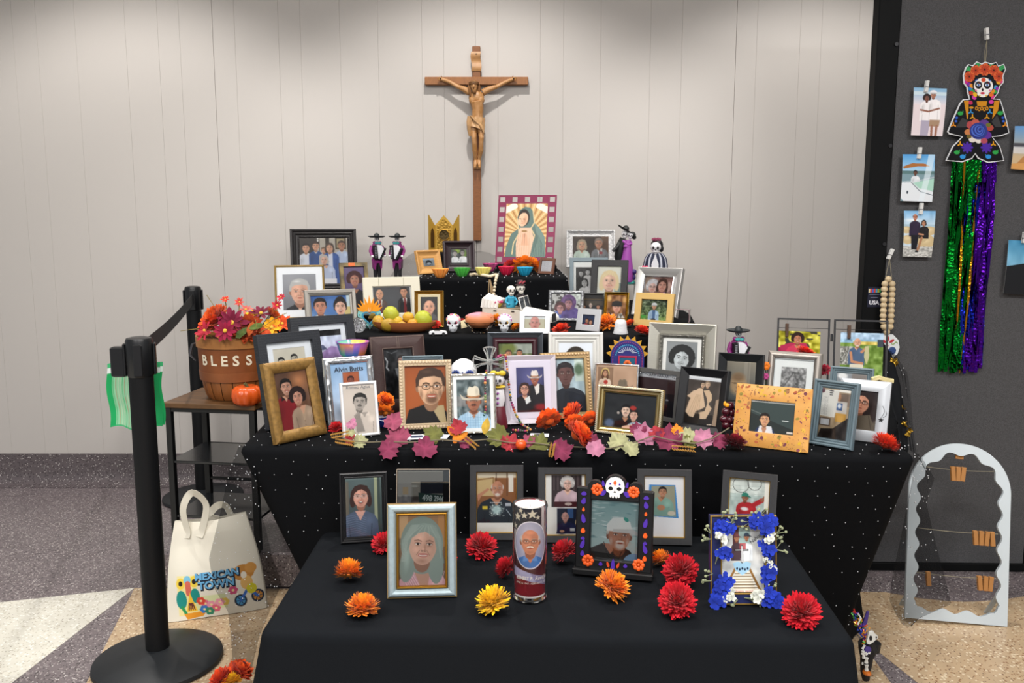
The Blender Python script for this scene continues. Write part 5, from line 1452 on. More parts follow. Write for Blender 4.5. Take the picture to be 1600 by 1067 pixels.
mum('left of two orange blooms under the maroon frame',817,404,H3,17,'#f0841a',52,130,(45,0),G5,wide=.2,Y=3.66)
mum('right of two orange blooms under the maroon frame',832,408,H3,14,'#f28e1c',53,120,(45,0),G5,wide=.2,Y=3.68)
mum('dark red bloom right of orange pair under the maroon frame',849,407,H3,12,'#b01c1c',54,110,(40,0),G5,wide=.24,Y=3.71)
# ---------------------------------------------------------------- memorial candle
P=at_z(828,941,HF);ck=P.y/1330
cr=.0365;chh=.212
cn=thing('memorial_candle','tall glass candle printed with an oval portrait and a flag, white wax inside','candle',(P.x,P.y+.02,HF+.001))
gl=M('candle_glass','#ffffff',.03,trans=1.0,ior=1.3)
b=MB();b.lathe([(.0,.0),(cr*.8,0),(cr,.006),(cr,chh-.012),(cr*1.04,chh-.006),(cr,chh),(cr-.003,chh),(cr-.003,.014),(0,.012)],40,cap=False);b.build('glass_jar',gl,cn)
b=MB();b.lathe([(0,.0135),(cr-.0042,.0135),(cr-.0042,chh-.004),(cr-.0055,chh-.0095),(0,chh-.0105)],36,cap=False);b.build('wax',M('white_wax','#f2efea',.5),cn)
def p_candle(c):
 a=c.a
 c.rect(0,0,1,a,'#6b3a36');c.rect(.28,0,.62,.26,'#23262f')
 for k in range(4):c.poly([(.62+.09*k,0),(.665+.09*k,0),(.68+.09*k,a),(.635+.09*k,a)],'#c9c0c0');c.poly([(.665+.09*k,0),(.71+.09*k,0),(.725+.09*k,a),(.68+.09*k,a)],'#7a2430')
 c.rect(.26,.24,.34,.5,'#b9aeb0');c.rect(.26,.46,.8,a,'#4a1c20');c.noise(.05,8)
 for x,y,s_ in((.36,.10,.05),(.44,.075,.04),(.52,.06,.055),(.32,.20,.04),(.40,.03,.03),(.58,.1,.03)):
  c.poly([(x+s_*(1 if k%2==0 else.42)*math.sin(k*.6283),y-s_*(1 if k%2==0 else.42)*math.cos(k*.6283))for k in range(10)],'#d9d0b8')
 c.poly([(.28,.62),(.45,.66),(.62,.72),(.70,.80),(.55,.78),(.3,.72)],'#a7a4c4');c.poly([(.28,.72),(.55,.78),(.72,.82),(.72,a),(.28,a)],'#7a1f26');c.poly([(.5,.68),(.7,.74),(.7,.84),(.56,.78)],'#8d86a8')
 c.ell(.50,.385,.182,.252,'#e2dfe4');c.ell(.50,.385,.172,.240,'#8f8fb0')
 keep=((c.X-.5)/.172)**2+((c.Y-.385)/.24)**2<1
 bak=c.I.copy()
 c.fill('#a3a3bc');c.ell(.5,.3,.2,.2,'#c4c0cc',1)
 c.torso(.5,.515,.36,'#3f6fae',collar='#5a8ac4',skin='#c07a60',low=a);c.head(.5,.35,.265,'#cc8464','#cfc6bc','thin',glasses='#6a4a40',stache='#efeae2',smile=0,old=True)
 c.I[:]=np.where(keep[...,None],c.I,bak)
lab_h=chh-.020
circ=2*math.pi*(cr-.0036)
cv=Cv(circ,lab_h,260);p_candle(cv)
def cyl(co,rad):
 th=(co[:,0]/rad)
 out=co.copy();out[:,0]=rad*np.sin(th);out[:,1]=-rad*np.cos(th)
 return out
cv.sheet('printed_wrap',circ,lab_h,cn,y=0,x0=-circ/2,z0=.018,rough=.3,warp=lambda co:cyl(co,cr-.0036))
wt=M('print_cream','#efe9da',.5)
def wrap_c(q):
 th=q[0]/(cr-.0030)
 return((cr-.0030)*math.sin(th),-(cr-.0030)*math.cos(th),q[2])
text_on('ERNEST P.',.0108,wt,cn,.006,.0575,0,'lettering',bold=.0003,warp=wrap_c,squash=.78,align='RIGHT')
text_on('Reed',.0125,wt,cn,.0095,.0575,0,'lettering',shear=.3,warp=wrap_c,squash=.85,align='LEFT')
text_on('Jr.',.011,wt,cn,.0325,.0575,0,'lettering',shear=.3,warp=wrap_c,align='LEFT')
text_on('JUNE 12, 1947 - FEBRUARY 5, 2021',.0056,wt,cn,.004,.0465,0,'lettering',warp=wrap_c,squash=.85)
b=MB();b.tube([(.0,0,chh-.0105),(.0,0,chh-.003)],.001,6);b.build('wick',M('wick_grey','#8a8a86',.9),cn)
# ---------------------------------------------------------------- skull-topped frame
x,y,z,yaw,lean,roll,w,h=POSE['j6']
sk=thing('framed_photo','black frame topped by white sugar skull, with orange and purple raised petals','picture frame',(x,y,z+.003),group=G_L)
sk.rotation_euler=(-R(6),0,R(yaw))
h=.198
matb=M('black_painted_wood','#131314',.4)
k=w/117.0  # metres per photo pixel here
def rrect(x0,x1,z0,z1,r_,n=5):
 pts=[]
 for cx,cz,a0 in((x1-r_,z0+r_,-90),(x1-r_,z1-r_,0),(x0+r_,z1-r_,90),(x0+r_,z0+r_,180)):
  for i in range(n):
   a=R(a0+90*i/(n-1));pts.append((cx+r_*math.cos(a),cz+r_*math.sin(a)))
 return pts
def arc(cx,cz,r_,a0,a1,n,sx=1):
 return[(cx+r_*sx*math.cos(R(a0+(a1-a0)*i/(n-1))),cz+r_*math.sin(R(a0+(a1-a0)*i/(n-1))))for i in range(n)]
ow_,iw=w/2,w*.305
iz0,iz1=h*.175,h*.865
b=MB()
b.bbox(-ow_,-iw,-.012,.006,.012,h,.003);b.bbox(iw,ow_,-.012,.006,.012,h,.003)
b.bbox(-iw-.002,iw+.002,-.012,.006,.012,iz0,.002);b.bbox(-iw-.002,iw+.002,-.012,.006,iz1,h,.002)
b.prism(arc(0,h+.006,.026,-20,200,17),-.012,.006)
for e in(-1,1):b.prism(arc(e*.046,h+.001,.0165,-40,220,15),-.0119,.006)
b.build('frame_body',matb,sk)
b=MB();b.bbox(-ow_-.003,ow_+.003,-.028,.02,0,.014,.002);b.build('base_ledge',matb,sk)
b=MB();b.box(-iw-.001,iw+.001,.003,.005,iz0-.002,iz1+.002);b.build('backboard',brd,sk)
cv=Cv(2*iw,iz1-iz0,110);p_cap_man(cv);cv.sheet('photo',2*iw,iz1-iz0,sk,y=.0022,x0=-iw,z0=iz0)
b=MB();b.box(-iw,iw,-.002,-.0012,iz0,iz1);b.build('glass',clear,sk)
ivory=M('skull_white','#ecebe6',.4)
b=MB()
zc_=h+.005
outl=[(.0215,zc_+.002),(.019,zc_+.013),(.011,zc_+.021),(0,zc_+.0235),(-.011,zc_+.021),(-.019,zc_+.013),(-.0215,zc_+.002),(-.019,zc_-.009),(-.0115,zc_-.0135),(-.0115,zc_-.021),(-.0085,zc_-.023),(-.006,zc_-.0185),(-.0055,zc_-.023),(-.003,zc_-.024),(-.0005,zc_-.0185),(.0005,zc_-.0185),(.003,zc_-.024),(.0055,zc_-.023),(.006,zc_-.0185),(.0085,zc_-.023),(.0115,zc_-.021),(.0115,zc_-.0135),(.019,zc_-.009)]
b.prism(outl[::-1],-.018,-.008);b.build('sugar_skull',ivory,sk)
b=MB()
for e in(-1,1):b.prism(arc(e*.0095,zc_-.002,.0042,0,342,14,1.25),-.0188,-.0178)
b.prism([(0,zc_-.006),(-.0028,zc_-.011),(.0028,zc_-.011)],-.0188,-.0178)
b.build('skull_sockets',matb,sk)
orm=M('petal_orange','#e2591c',.45);pum=M('petal_purple','#4a2a9c',.45);orr=M('petal_redorange','#c9441c',.45)
b=MB();b.prism([(0,zc_+.0175),(-.004,zc_+.012),(0,zc_+.004),(.004,zc_+.012)],-.0192,-.0178);b.build('brow_petal',orm,sk)
for e in(-1,1):
 b=MB();b.prism(arc(e*.0105,zc_+.0085,.0022,0,330,10),-.0192,-.0178);b.build('purple_dot',pum,sk)
def oflower(cx,cz,r_):
 b=MB()
 for i in range(8):
  a=6.283*i/8
  b.sph((cx+r_*.62*math.cos(a),-.0125,cz+r_*.62*math.sin(a)),(r_*.36,.0035,r_*.36),8,5)
 b.sph((cx,-.0135,cz),(r_*.25,.004,r_*.25),8,5)
 b.build('orange_flower',orm,sk)
for cx,cz in((-.0405,h*.985),(.0415,h*.985),(-.0575,.031),(.0575,.031)):oflower(cx,cz,.0145)
def drop(cx,cz,lx,lz,a,mat,nm):
 pts=[]
 for i in range(14):
  t=6.283*i/14
  px_=lx*math.cos(t)*(1-.35*math.sin(t));pz_=lz*math.sin(t)
  pts.append((cx+px_*math.cos(R(a))-pz_*math.sin(R(a)),cz+px_*math.sin(R(a))+pz_*math.cos(R(a))))
 b=MB();b.prism(pts,-.0145,-.011);b.build(nm,mat,sk)
for e in(-1,1):
 xs_=e*(ow_+iw)/2
 drop(xs_,h*.93,.006,.0045,0,pum,'purple_petal');drop(xs_,h*.845,.005,.0075,e*15,pum,'purple_petal');drop(xs_,h*.745,.003,.0045,0,orm,'orange_drop')
 drop(xs_,h*.64,.0045,.0105,-e*12,pum,'purple_petal');drop(xs_,h*.50,.0048,.006,0,orm,'orange_drop');drop(xs_,h*.41,.0045,.0035,0,pum,'purple_petal')
 drop(xs_,h*.345,.0045,.0105,e*18,pum,'purple_petal');drop(xs_,h*.235,.0045,.006,0,pum if e<0 else orm,'purple_petal' if e<0 else 'orange_drop')
 drop(e*.0265,h*.955,.0055,.0085,e*55,pum,'purple_petal');drop(e*.027,h*1.06,.003,.007,-e*12,pum,'purple_petal')
 drop(e*.0115,.026,.0028,.0065,-e*20,orr,'orange_drop');drop(e*.028,.026,.0042,.0042,0,pum,'purple_petal')
drop(0,.027,.0042,.012,0,pum,'purple_petal')
# ---------------------------------------------------------------- frame decked with blue flowers
x,y,z,yaw,lean,roll,w,h=POSE['j9']
bf=thing('framed_photo','navy and gold frame decked with blue and white cloth flowers and berries','picture frame',(x,y,z+.003),group=G_L)
bf.rotation_euler=(-R(lean),0,R(yaw))
b=MB();mould(b,w,h,.021,'flat',.02);b.build('moulding',M('navy_frame','#1c2350',.4),bf)
b=MB();mould(b,w+.001,h+.001,.0025,'thin',.006);q=b.build('gold_edge',GOLDL,bf);q.location=(0,-.002,-.0005)
b=MB();mould(b,w,h,.0028,'thin',.008,.0205);q=b.build('gold_lip',GOLDL,bf);q.location=(0,-.001,0)
pw,ph=w-.046,h-.046
cv=Cv(pw,ph,110);p_stairway(cv);cv.sheet('photo',pw,ph,bf,y=.010,x0=-pw/2,z0=.023)
text_on('Nahun',.011,M('print_dark','#2c3036',.6),bf,pw*.31,.023+ph*.81,.009,'lettering',rotd=38)
text_on('Jesus',.010,MATS['print_dark'],bf,-pw*.38,.023+ph*.82,.009,'lettering',rotd=-38)
b=MB();b.box(-w/2+.004,w/2-.004,.0115,.02,.004,h-.004);b.build('backboard',brd,bf)
b=MB();b.add([(-.015,.02,h*.6),(.015,.02,h*.6),(.02,.07,.01),(-.02,.07,.01),(-.015,.023,h*.6),(.015,.023,h*.6),(.02,.073,.01),(-.02,.073,.01)],[(0,1,2,3),(7,6,5,4),(0,4,5,1),(1,5,6,2),(2,6,7,3),(3,7,4,0)],False);b.build('easel_leg',brd,bf)
rr=random.Random(9)
def cluster(cx,cz,r_,col,nm,nf=6,seed=0):
 rr=random.Random(seed);b=MB();c0=lin(col)
 for k_ in range(nf):
  fx,fz=cx+rr.uniform(-.7,.7)*r_,cz+rr.uniform(-.7,.7)*r_;fy=-.006-rr.uniform(0,.012)
  for p_ in range(5):
   a=6.283*p_/5+rr.uniform(-.3,.3);L=r_*rr.uniform(.55,.75);ca,sa=math.cos(a),math.sin(a)
   pts=[(0,0,0),(.5,-.42,-.25),(.95,-.3,-.12),(1.05,0,-.3),(.95,.3,-.12),(.5,.42,-.25)]
   v=[(fx+(u*ca-q_*sa)*L,fy+o_*L*.8,fz+(u*sa+q_*ca)*L)for u,q_,o_ in pts]
   kk=rr.uniform(.7,1.2)
   b.add(v,[(0,1,2,3),(0,3,4,5)],True,[shade(c0,kk*.6)]+[shade(c0,kk)]*5)
 b.build(nm,PETAL,bf,angle=None)
BL,WH='#2038b0','#e6e8dc'
for i_,(u,v_,r_,c_,nm)in enumerate(((.13,.90,.017,BL,'blue_flower'),(.26,.86,.013,BL,'blue_flower'),(.66,.95,.015,BL,'blue_flower'),(.86,.90,.021,BL,'blue_flower'),(.14,.62,.018,BL,'blue_flower'),(.84,.64,.017,BL,'blue_flower'),(.17,.27,.018,BL,'blue_flower'),
(.9,.36,.019,BL,'blue_flower'),(.13,.11,.023,BL,'blue_flower'),(.92,.10,.021,BL,'blue_flower'),
(.14,.77,.012,WH,'white_flower'),(.87,.77,.012,WH,'white_flower'),(.24,.13,.012,WH,'white_flower'),(.68,.10,.014,WH,'white_flower'),(.83,.52,.006,WH,'white_flower'),(.88,.46,.007,WH,'white_flower'),(.95,.42,.006,WH,'white_flower'))):
 cluster(-w/2+u*w,v_*h,r_,c_,nm,7 if r_>.01 else 4,i_+50)
sage=M('sage_green','#8b9272',.7)
b=MB()
for(u,v_,a)in((.0,.80,150),(-.01,.74,185),(.02,.35,160),(.0,.27,190),(.06,.46,110),(.95,.72,60),(1.0,.80,40),(.98,.62,20),(.36,.93,170),(.30,.93,60),(.16,.98,70),(.55,.98,40),(.75,1.0,80),(.88,.17,80),(.5,.08,10),(.40,.06,200),(.75,.03,280),(.1,.55,80),(.6,.93,200)):
 x0,z0=-w/2+u*w,v_*h
 for q_ in range(3):
  L=rr.uniform(.012,.022);aa=R(a+rr.uniform(-35,35));x1,z1=x0+L*math.cos(aa),z0+L*math.sin(aa)
  yy=-.006-rr.uniform(0,.008)
  b.tube([(x0,-.003,z0),(x1,yy,z1)],.0007,5);b.sph((x1,yy,z1),(.0034,.003,.003),7,5)
b.build('berry_sprigs',sage,bf,kind='stuff')
# ---------------------------------------------------------------- votive bowls on the topmost box
G6='fluted votive bowls in six colours'
for px,py,cc,nm in((688,434,'#f39a4a','orange'),(722,432.5,'#4fb84a','green'),(766,424,'#d85a96','pink'),(755,432,'#f2e27c','yellow'),(791,430,'#d8284c','red'),(820,431,'#2aa0c8','blue')):
 P=at_z(px,py,H3)
 b=MB()
 wob=lambda a,k:1+(.20 if 0<k<6 else.06)*abs(math.cos(a*5.5))-.09
 b.lathe([(.013,0),(.017,.004),(.024,.018),(.031,.033),(.0315,.0355),(.029,.034),(.025,.029),(0,.028)],44,cap=False,wob=wob)
 b.add([(.013*math.cos(i*.5712),.013*math.sin(i*.5712),0)for i in range(11)],[tuple(range(10,-1,-1))],False)
 o=b.build('votive_bowl',M('wax_'+nm,cc,.35,spec=.4),None,angle=60);o.location=(P.x,P.y,H3+.0008)
 q=MB();q.tube([(0,0,.027),(0,.001,.034)],.0009,6);q.build('wick',M('wick_white','#dddad0',.9),o)
 tag(o,{'pink':'pink fluted votive bowl tucked behind the yellow one'}.get(nm,'%s fluted votive bowl on the topmost dotted box'%nm),'votive',G6)
 # gold triptych
P=at_y(694,391,3.95)
tr=thing('gold_triptych','small gilded three-panel shrine with pointed tops and round relief','shrine',(P.x,3.95,1.192),R(4))
gt=M('gilded','#c29a40',.38,.5,bump=.4,scale=130)
gd=M('gilt_dark','#5a3f1a',.45,.6)
hh,cw,sw=.168,.082,.036
def gable(x0,x1,z0,ze,zp,peak):
 return[(x0,z0),(x1,z0),(x1,ze if peak!='r' else zp),((x0+x1)/2,zp)]+[(x0,ze)]if peak=='c' else([(x0,z0),(x1,z0),(x1,ze),(x0,zp)]if peak=='l' else[(x0,z0),(x1,z0),(x1,zp),(x0,ze)])
b=MB();b.prism([(-cw/2,0),(cw/2,0),(cw/2,.122),(0,hh),(-cw/2,.122)],-.006,.006);b.build('centre_panel',gt,tr)
q=MB();q.prism([(-cw/2+.009,.008),(cw/2-.009,.008),(cw/2-.009,.118),(0,hh-.014),(-cw/2+.009,.118)],-.0075,-.005);q.build('inset',M('gilt_mid','#a37e30',.4,.5,bump=1,scale=90,tex='voronoi'),tr)
q=MB();q.lathe([(.024,-.004),(.027,0),(.024,.004),(.021,.002)],24,cap=False);q.v=[(x_,z_-.010,y_+.078)for x_,y_,z_ in q.v];q.build('round_rim',gt,tr)
q=MB();q.lathe([(0,0),(.022,.001)],20,cap=False);q.v=[(x_,-z_-.009,y_+.078)for x_,y_,z_ in q.v];q.build('medallion',M('medallion','#4d3d1e',.4,.6,bump=1,scale=140),tr)
for e in(-1,1):
 ang=R(e*38)
 b=MB();b.M=Matrix.Translation((e*cw/2,-.004,0))@Matrix.Rotation(-ang,4,'Z')
 pts=[(0,0),(sw,0),(sw,hh+.002),(0,.118)]if e>0 else[(-sw,0),(0,0),(0,.118),(-sw,hh+.002)]
 b.prism(pts,-.004,.003);b.build('wing_panel',gt,tr)
 q=MB();q.M=b.M
 cx=e*sw/2
 q.prism([(cx-.010,.02)]+[(cx+.010,.02),(cx+.010,.085),(cx+.007,.1),(cx,.112),(cx-.007,.1),(cx-.010,.085)],-.0052,-.003);q.build('arch_niche',gd,tr)
b=MB();b.bbox(-cw/2,cw/2,-.014,.006,0,.012,.002);b.build('base_step',gt,tr)
# wooden bead garland over the topmost box
def bead_line(pts,r,gap=1.98):
 pts=[Vector(p)for p in pts];out=[];acc=0.0;step=r*gap;nxt=0.0
 for a,c_ in zip(pts[:-1],pts[1:]):
  L=(c_-a).length
  while nxt<=acc+L:
   out.append(a.lerp(c_,(nxt-acc)/L));nxt+=step
  acc+=L
 return out
beadm=M('raw_wood_bead','#d9c8ac',.6)
g=thing('bead_garland','pale wooden bead garland with jute tassel hanging over the topmost dotted box','garland',at_z(755,431,H3))
inv=-Vector(g.location)
def gp(px,y_,z_=H3+.0075):return Vector((at_y(px,430,y_).x,y_,z_))
pA=[gp(735,3.46),gp(741,3.50),gp(752,3.45),gp(759,3.40),gp(765,3.36)]
pB=[gp(767,3.37),gp(774,3.46),gp(777,3.44),gp(776,3.38),gp(775.5,3.345,H3+.004)]+[at_y(774,440,3.325),at_y(772,455,3.318),at_y(770,468,3.316),at_y(768,480,3.316)]
b=MB()
for p in bead_line(pA,.0064,2.1)+bead_line(pB,.0064,2.1):b.sph(tuple(p+inv),.0064,9,6)
b.build('wooden_beads',beadm,g,kind='stuff')
b=MB()
rr=random.Random(2)
for k in range(16):
 a=at_y(765+rr.uniform(-1,1),437,3.322)+inv;e=at_y(766+rr.uniform(-3,12),473+rr.uniform(-4,4),3.315)+inv
 b.tube([a,a.lerp(e,.5)+Vector((rr.uniform(-.003,.003),-.002,0)),e],.0014,5)
b.build('jute_tassel',M('jute','#a58b68',.9),g,kind='stuff')
# ---------------------------------------------------------------- riser table objects
# fruit dish
P=at_z(629,521,H2)
b=MB();terr=M('terracotta','#9a5a34',.45,bump=.1,scale=40)
DX,DY=.112,.060
b.lathe([(.55,0),(.8,.008),(.97,.026),(1.0,.036),(.965,.036),(.9,.022),(.6,.010),(0,.008)],44,sx=DX,sy=DY,cap=False)
b.add([(.55*DX*math.cos(i*.3927),.55*DY*math.sin(i*.3927),0)for i in range(16)],[tuple(range(15,-1,-1))],False)
dish=b.build('fruit_dish',terr,None);dish.location=(P.x,P.y+.045,H2+.001);dish.rotation_euler=(0,0,R(-4))
tag(dish,'long oval terracotta dish filled with citrus fruit','dish')
peel={}
def fruit(lab,px,py,Yo,r,col,name,cat,squash=1.0,lobes=0,stem=True,zadd=0):
 Q=at_y(px,py,dish.location.y+Yo)
 b=MB()
 b.lathe([(.02*r,-r*squash),(.45*r,-r*.9*squash),(.8*r,-r*.6*squash),(.98*r,-r*.15*squash),(.98*r,r*.2*squash),(.8*r,r*.62*squash),(.45*r,r*.9*squash),(.1*r,r*.97*squash),(0,r*.93*squash)],20,cap=False,wob=(lambda a,k:1+.05*math.cos(a*lobes))if lobes else None)
 o=b.build(name,M('peel_'+col[1:],col,.42,bump=.25,scale=350,spec=.4),None);o.location=Q
 o.rotation_euler=(R(40+20*math.sin(px)),R(20*math.cos(px)),px)
 if stem:
  q=MB();q.lathe([(.10*r,.93*r*squash),(.16*r,.965*r*squash),(.05*r,1.0*r*squash)],8);q.build('stem_end',M('stem_brown','#5a4a28',.8),o)
 return tag(o,lab,cat,'fruit in the terracotta dish')
fruit('large green-yellow grapefruit at left back of the dish',611,491,.012,.0295,'#a9ac34','grapefruit','fruit',.92)
fruit('large green-yellow grapefruit at right end of the dish',661,499,-.004,.032,'#a8ac30','grapefruit','fruit',.95)
fruit('lumpy yellow fruit at left end of the dish',592,503,-.002,.0235,'#b98e2a','mandarin','fruit',.9,7)
fruit('dull olive-yellow fruit at front of the dish',607,508,-.028,.0275,'#a8842a','mandarin','fruit',.82,5)
fruit('yellow lemon between the two grapefruits',620,503,.006,.022,'#c4a02a','lemon','fruit',.95)
fruit('orange-yellow fruit behind the small orange ones',638,496,.022,.0205,'#cc9a30','orange','fruit',.9)
fruit('small orange fruit next to the right grapefruit',645,506,-.024,.0195,'#cc8c2a','orange','fruit',.9)
fruit('small brownish yellow fruit in dish middle front',628,509,-.034,.0165,'#c08e34','mandarin','fruit',.85,6)
# tin heart with mirror
P=at_z(577,516,H2)
ht=thing('tin_heart_mirror','turquoise tin heart with mirror and flaming orange crown left of fruit dish','ornament',(P.x,P.y+.01,H2+.002),R(16))
kx=mpp(P.y)
def heart(s_,cz,n=40):
 pts=[]
 for i in range(n):
  t=6.283*i/n
  pts.append((s_*.0625*16*math.sin(t)**3,cz+s_*.0625*(13*math.cos(t)-5*math.cos(2*t)-2*math.cos(3*t)-math.cos(4*t))))
 return pts[::-1]
hs=18.5*kx
cz0=hs*1.06
teal=M('tin_teal','#8fd0cc',.4,.2);tblue=M('tin_blue','#4aa0c4',.35,.3)
b=MB();b.prism(heart(hs,cz0),-.003,.003);b.build('heart_plate',teal,ht)
b=MB();b.ringprism(heart(hs*.66,cz0),heart(hs*.52,cz0),-.009,-.002);b.build('heart_rim',tblue,ht)
b=MB();b.prism(heart(hs*.53,cz0),-.0045,-.003);b.build('mirror',M('mirror_glass','#a8b4b0',.05,1.0),ht)
b=MB()
for i in range(16):
 px_,pz_=heart(hs*.83,cz0,16)[i];b.sph((px_,-.003,pz_),(.0026,.0015,.0026),7,5)
b.build('painted_dots',M('dot_plum','#6a4a52',.5),ht,kind='stuff')
b=MB()
for i in range(9):
 a=R(-62+15.5*i);L=hs*(1.5-.5*abs(i-4)/4);x0=(i-4)*hs*.06;z0=cz0+hs*.40;dx,dz=math.sin(a),math.cos(a);nx_,nz_=dz,-dx;ww=hs*.14
 yy=-.005-.0006*(i%3)
 b.prism([(x0,z0),(x0+dx*L*.5+nx_*ww,z0+dz*L*.5+nz_*ww),(x0+dx*L,z0+dz*L),(x0+dx*L*.5-nx_*ww,z0+dz*L*.5-nz_*ww)],yy,yy+.002)
b.build('flame_crown',M('flame_orange','#f29a1c',.45),ht)
b=MB();b.add([(-.012,.003,cz0),(.012,.003,cz0),(.012,.035,0),(-.012,.035,0)],[(0,1,2,3)],False);b.build('prop',teal,ht)
# glitter half disc
P=at_z(560,522,H2)
b=MB();b.prism(arc(0,.026,.026,0,350,36),-.004,.004)
o=b.build('glitter_disc',M('silver_glitter','#c9cbd0',.25,.7,bump=1.5,scale=420,tex='voronoi',var=.6,col2='#3a3c40'),None);o.location=(P.x-.005,P.y+.03,H2+.001);o.rotation_euler=(R(-8),0,R(10));tag(o,'round silver glitter ornament half hidden behind embossed frame','ornament')
# little white car
P=at_z(684,525,H2)
tc=thing('toy_car','tiny white toy convertible at the front edge of the riser','toy car',(P.x,P.y+.012,H2+.001),R(8))
cw_=M('toy_white','#e8e8ea',.3);L=.0295
b=MB();b.prism([(-L,.005),(L,.005),(L*1.02,.010),(L*.9,.0135),(L*.35,.0155),(-L*.55,.0155),(-L*.95,.013),(-L*1.02,.009)],-.011,.011);b.build('body',cw_,tc)
b=MB();b.box(-L*.45,L*.2,-.008,.008,.0156,.0160);b.build('cockpit',M('toy_dark','#2a2a2c',.5),tc)
b=MB();b.add([(L*.28,-.009,.0155),(L*.28,.009,.0155),(L*.12,.008,.0225),(L*.12,-.008,.0225)],[(0,1,2,3)],False);b.build('windscreen',M('toy_tint','#5a6468',.1),tc)
for xx in(-L*.58,L*.6):
 for yy in(-.0112,.0112):
  b=MB();b.lathe([(.0052,-.0016),(.0055,0),(.0052,.0016)],14);b.v=[(x_+xx,z_+yy,y_+.0055)for x_,y_,z_ in b.v];b.build('wheel',M('toy_tyre','#1c1c1e',.6),tc)
  # sugar skulls
def sugar_skull(lab,px,py,wpx,ring,crown,seed,yaw):
 P=at_z(px,py,H2);k=mpp(P.y);r=wpx*k/2
 t=thing('sugar_skull',lab,'skull',(P.x,P.y+r,H2+.001),R(yaw),'sugar skulls either side of the bread')
 b=MB();b.sph((0,r*.12,r*1.62),(r,r*1.12,r*.95),16,12);b.sph((0,-r*.45,r*.72),(r*.62,r*.55,r*.72),14,10)
 for e in(-1,1):b.sph((e*r*.5,-r*.62,r*1.12),(r*.34,r*.3,r*.24),10,8)
 o=b.build('cranium',M('sugar_white','#dcdee2',.5),t);remesh(o,r*.085,2)
 rm=M('ring_'+ring[1:],ring,.45);dm=M('socket_dark','#1d1418',.6)
 for e in(-1,1):
  b=MB();b.sph((e*r*.40,-r*.78,r*1.42),(r*.30,r*.14,r*.28),14,8);b.build('eye_ring',rm,t)
  b=MB();b.sph((e*r*.40,-r*.86,r*1.42),(r*.18,r*.10,r*.17),12,8);b.build('eye_socket',dm,t)
 b=MB();b.prism([(0,r*1.2),(-r*.13,r*.92),(r*.13,r*.92)],-r*.99,-r*.80);b.build('nose_hole',dm,t)
 b=MB()
 for i in range(5):b.box((i-2)*r*.2-r*.012,(i-2)*r*.2+r*.012,-r*1.02,-r*.80,r*.38,r*.68)
 b.box(-r*.45,r*.45,-r*1.015,-r*.8,r*.52,r*.55);b.build('teeth_lines',M('teeth_grey','#8d8f96',.6),t)
 rr=random.Random(seed);b=MB()
 for i in range(14):
  b.col=lin(crown[i%len(crown)]);a=R(180*i/13);b.sph((r*.95*math.cos(a)*.9,-r*.25+rr.uniform(-.1,.1)*r,r*1.75+r*.72*math.sin(a)),r*rr.uniform(.12,.2),7,5)
 b.build('icing_flowers',vcol_mat('icing',.5),t,kind='stuff')
sugar_skull('white sugar skull with pink-ringed eyes, left of sugared bread',708,521,23,'#a0405a',['#d88aa0','#e0b83a','#e6e0d8','#c96a8a'],1,-6)
sugar_skull('white sugar skull with yellow-ringed eyes, right of sugared bread',789,521,23,'#a8843a',['#c060b0','#e2e2e6','#c060b0','#dfdfe6'],2,-14)
# bread in a glass bowl
P=at_z(749,521,H2)
bw_=thing('glass_bowl','low fluted glass bowl under the sugared bread','bowl',(P.x,P.y+.03,H2+.001))
b=MB();b.lathe([(.026,0),(.028,.004),(.022,.007),(.040,.016),(.052,.036),(.0535,.037),(.0515,.036),(.038,.019),(0,.011)],40,cap=False,wob=lambda a,k:1+.04*math.cos(a*10));b.build('bowl',M('bowl_glass','#ffffff',.05,trans=1,ior=1.4),bw_)
b=MB();rr=random.Random(6)
b.sph((0,0,.042),(.050,.042,.027),20,12)
for a in(20,75,140,200,260,320):b.sph((.026*math.cos(R(a)),.022*math.sin(R(a)),.052),(.025,.013,.013),10,6)
b.col=None
o=b.build('sweet_bread',None,None);o.location=bw_.location
for v_ in o.data.vertices:pass
at=o.data.color_attributes.new('Col','FLOAT_COLOR','POINT')
c1,c2=lin('#c97a4c'),lin('#cf8a9c');arr=np.ones((len(o.data.vertices),4),np.float32)
for i,v_ in enumerate(o.data.vertices):
 t=max(0,min(1,(v_.co.z-.052)/.012))*(1 if v_.co.x<.005 else.35);arr[i,:3]=[c1[q]*(1-t)+c2[q]*t for q in range(3)]
at.data.foreach_set('color',arr.ravel());o.data.materials.append(vcol_mat('bread_crust',.6))
tag(o,'round sweet bread with pink sugar crust in glass bowl','bread')
b=MB();b.box(-.018,.018,-.0004,.0004,0,.03);o=b.build('paper_note',M('cream_paper','#d9cba4',.8),None);Q=at_z(727,518,H2);o.location=(Q.x,Q.y+.045,H2+.001);o.rotation_euler=(R(-25),R(-18),R(-20));o.location.z+=.008;tag(o,'small cream paper note between left sugar skull and bread','note')
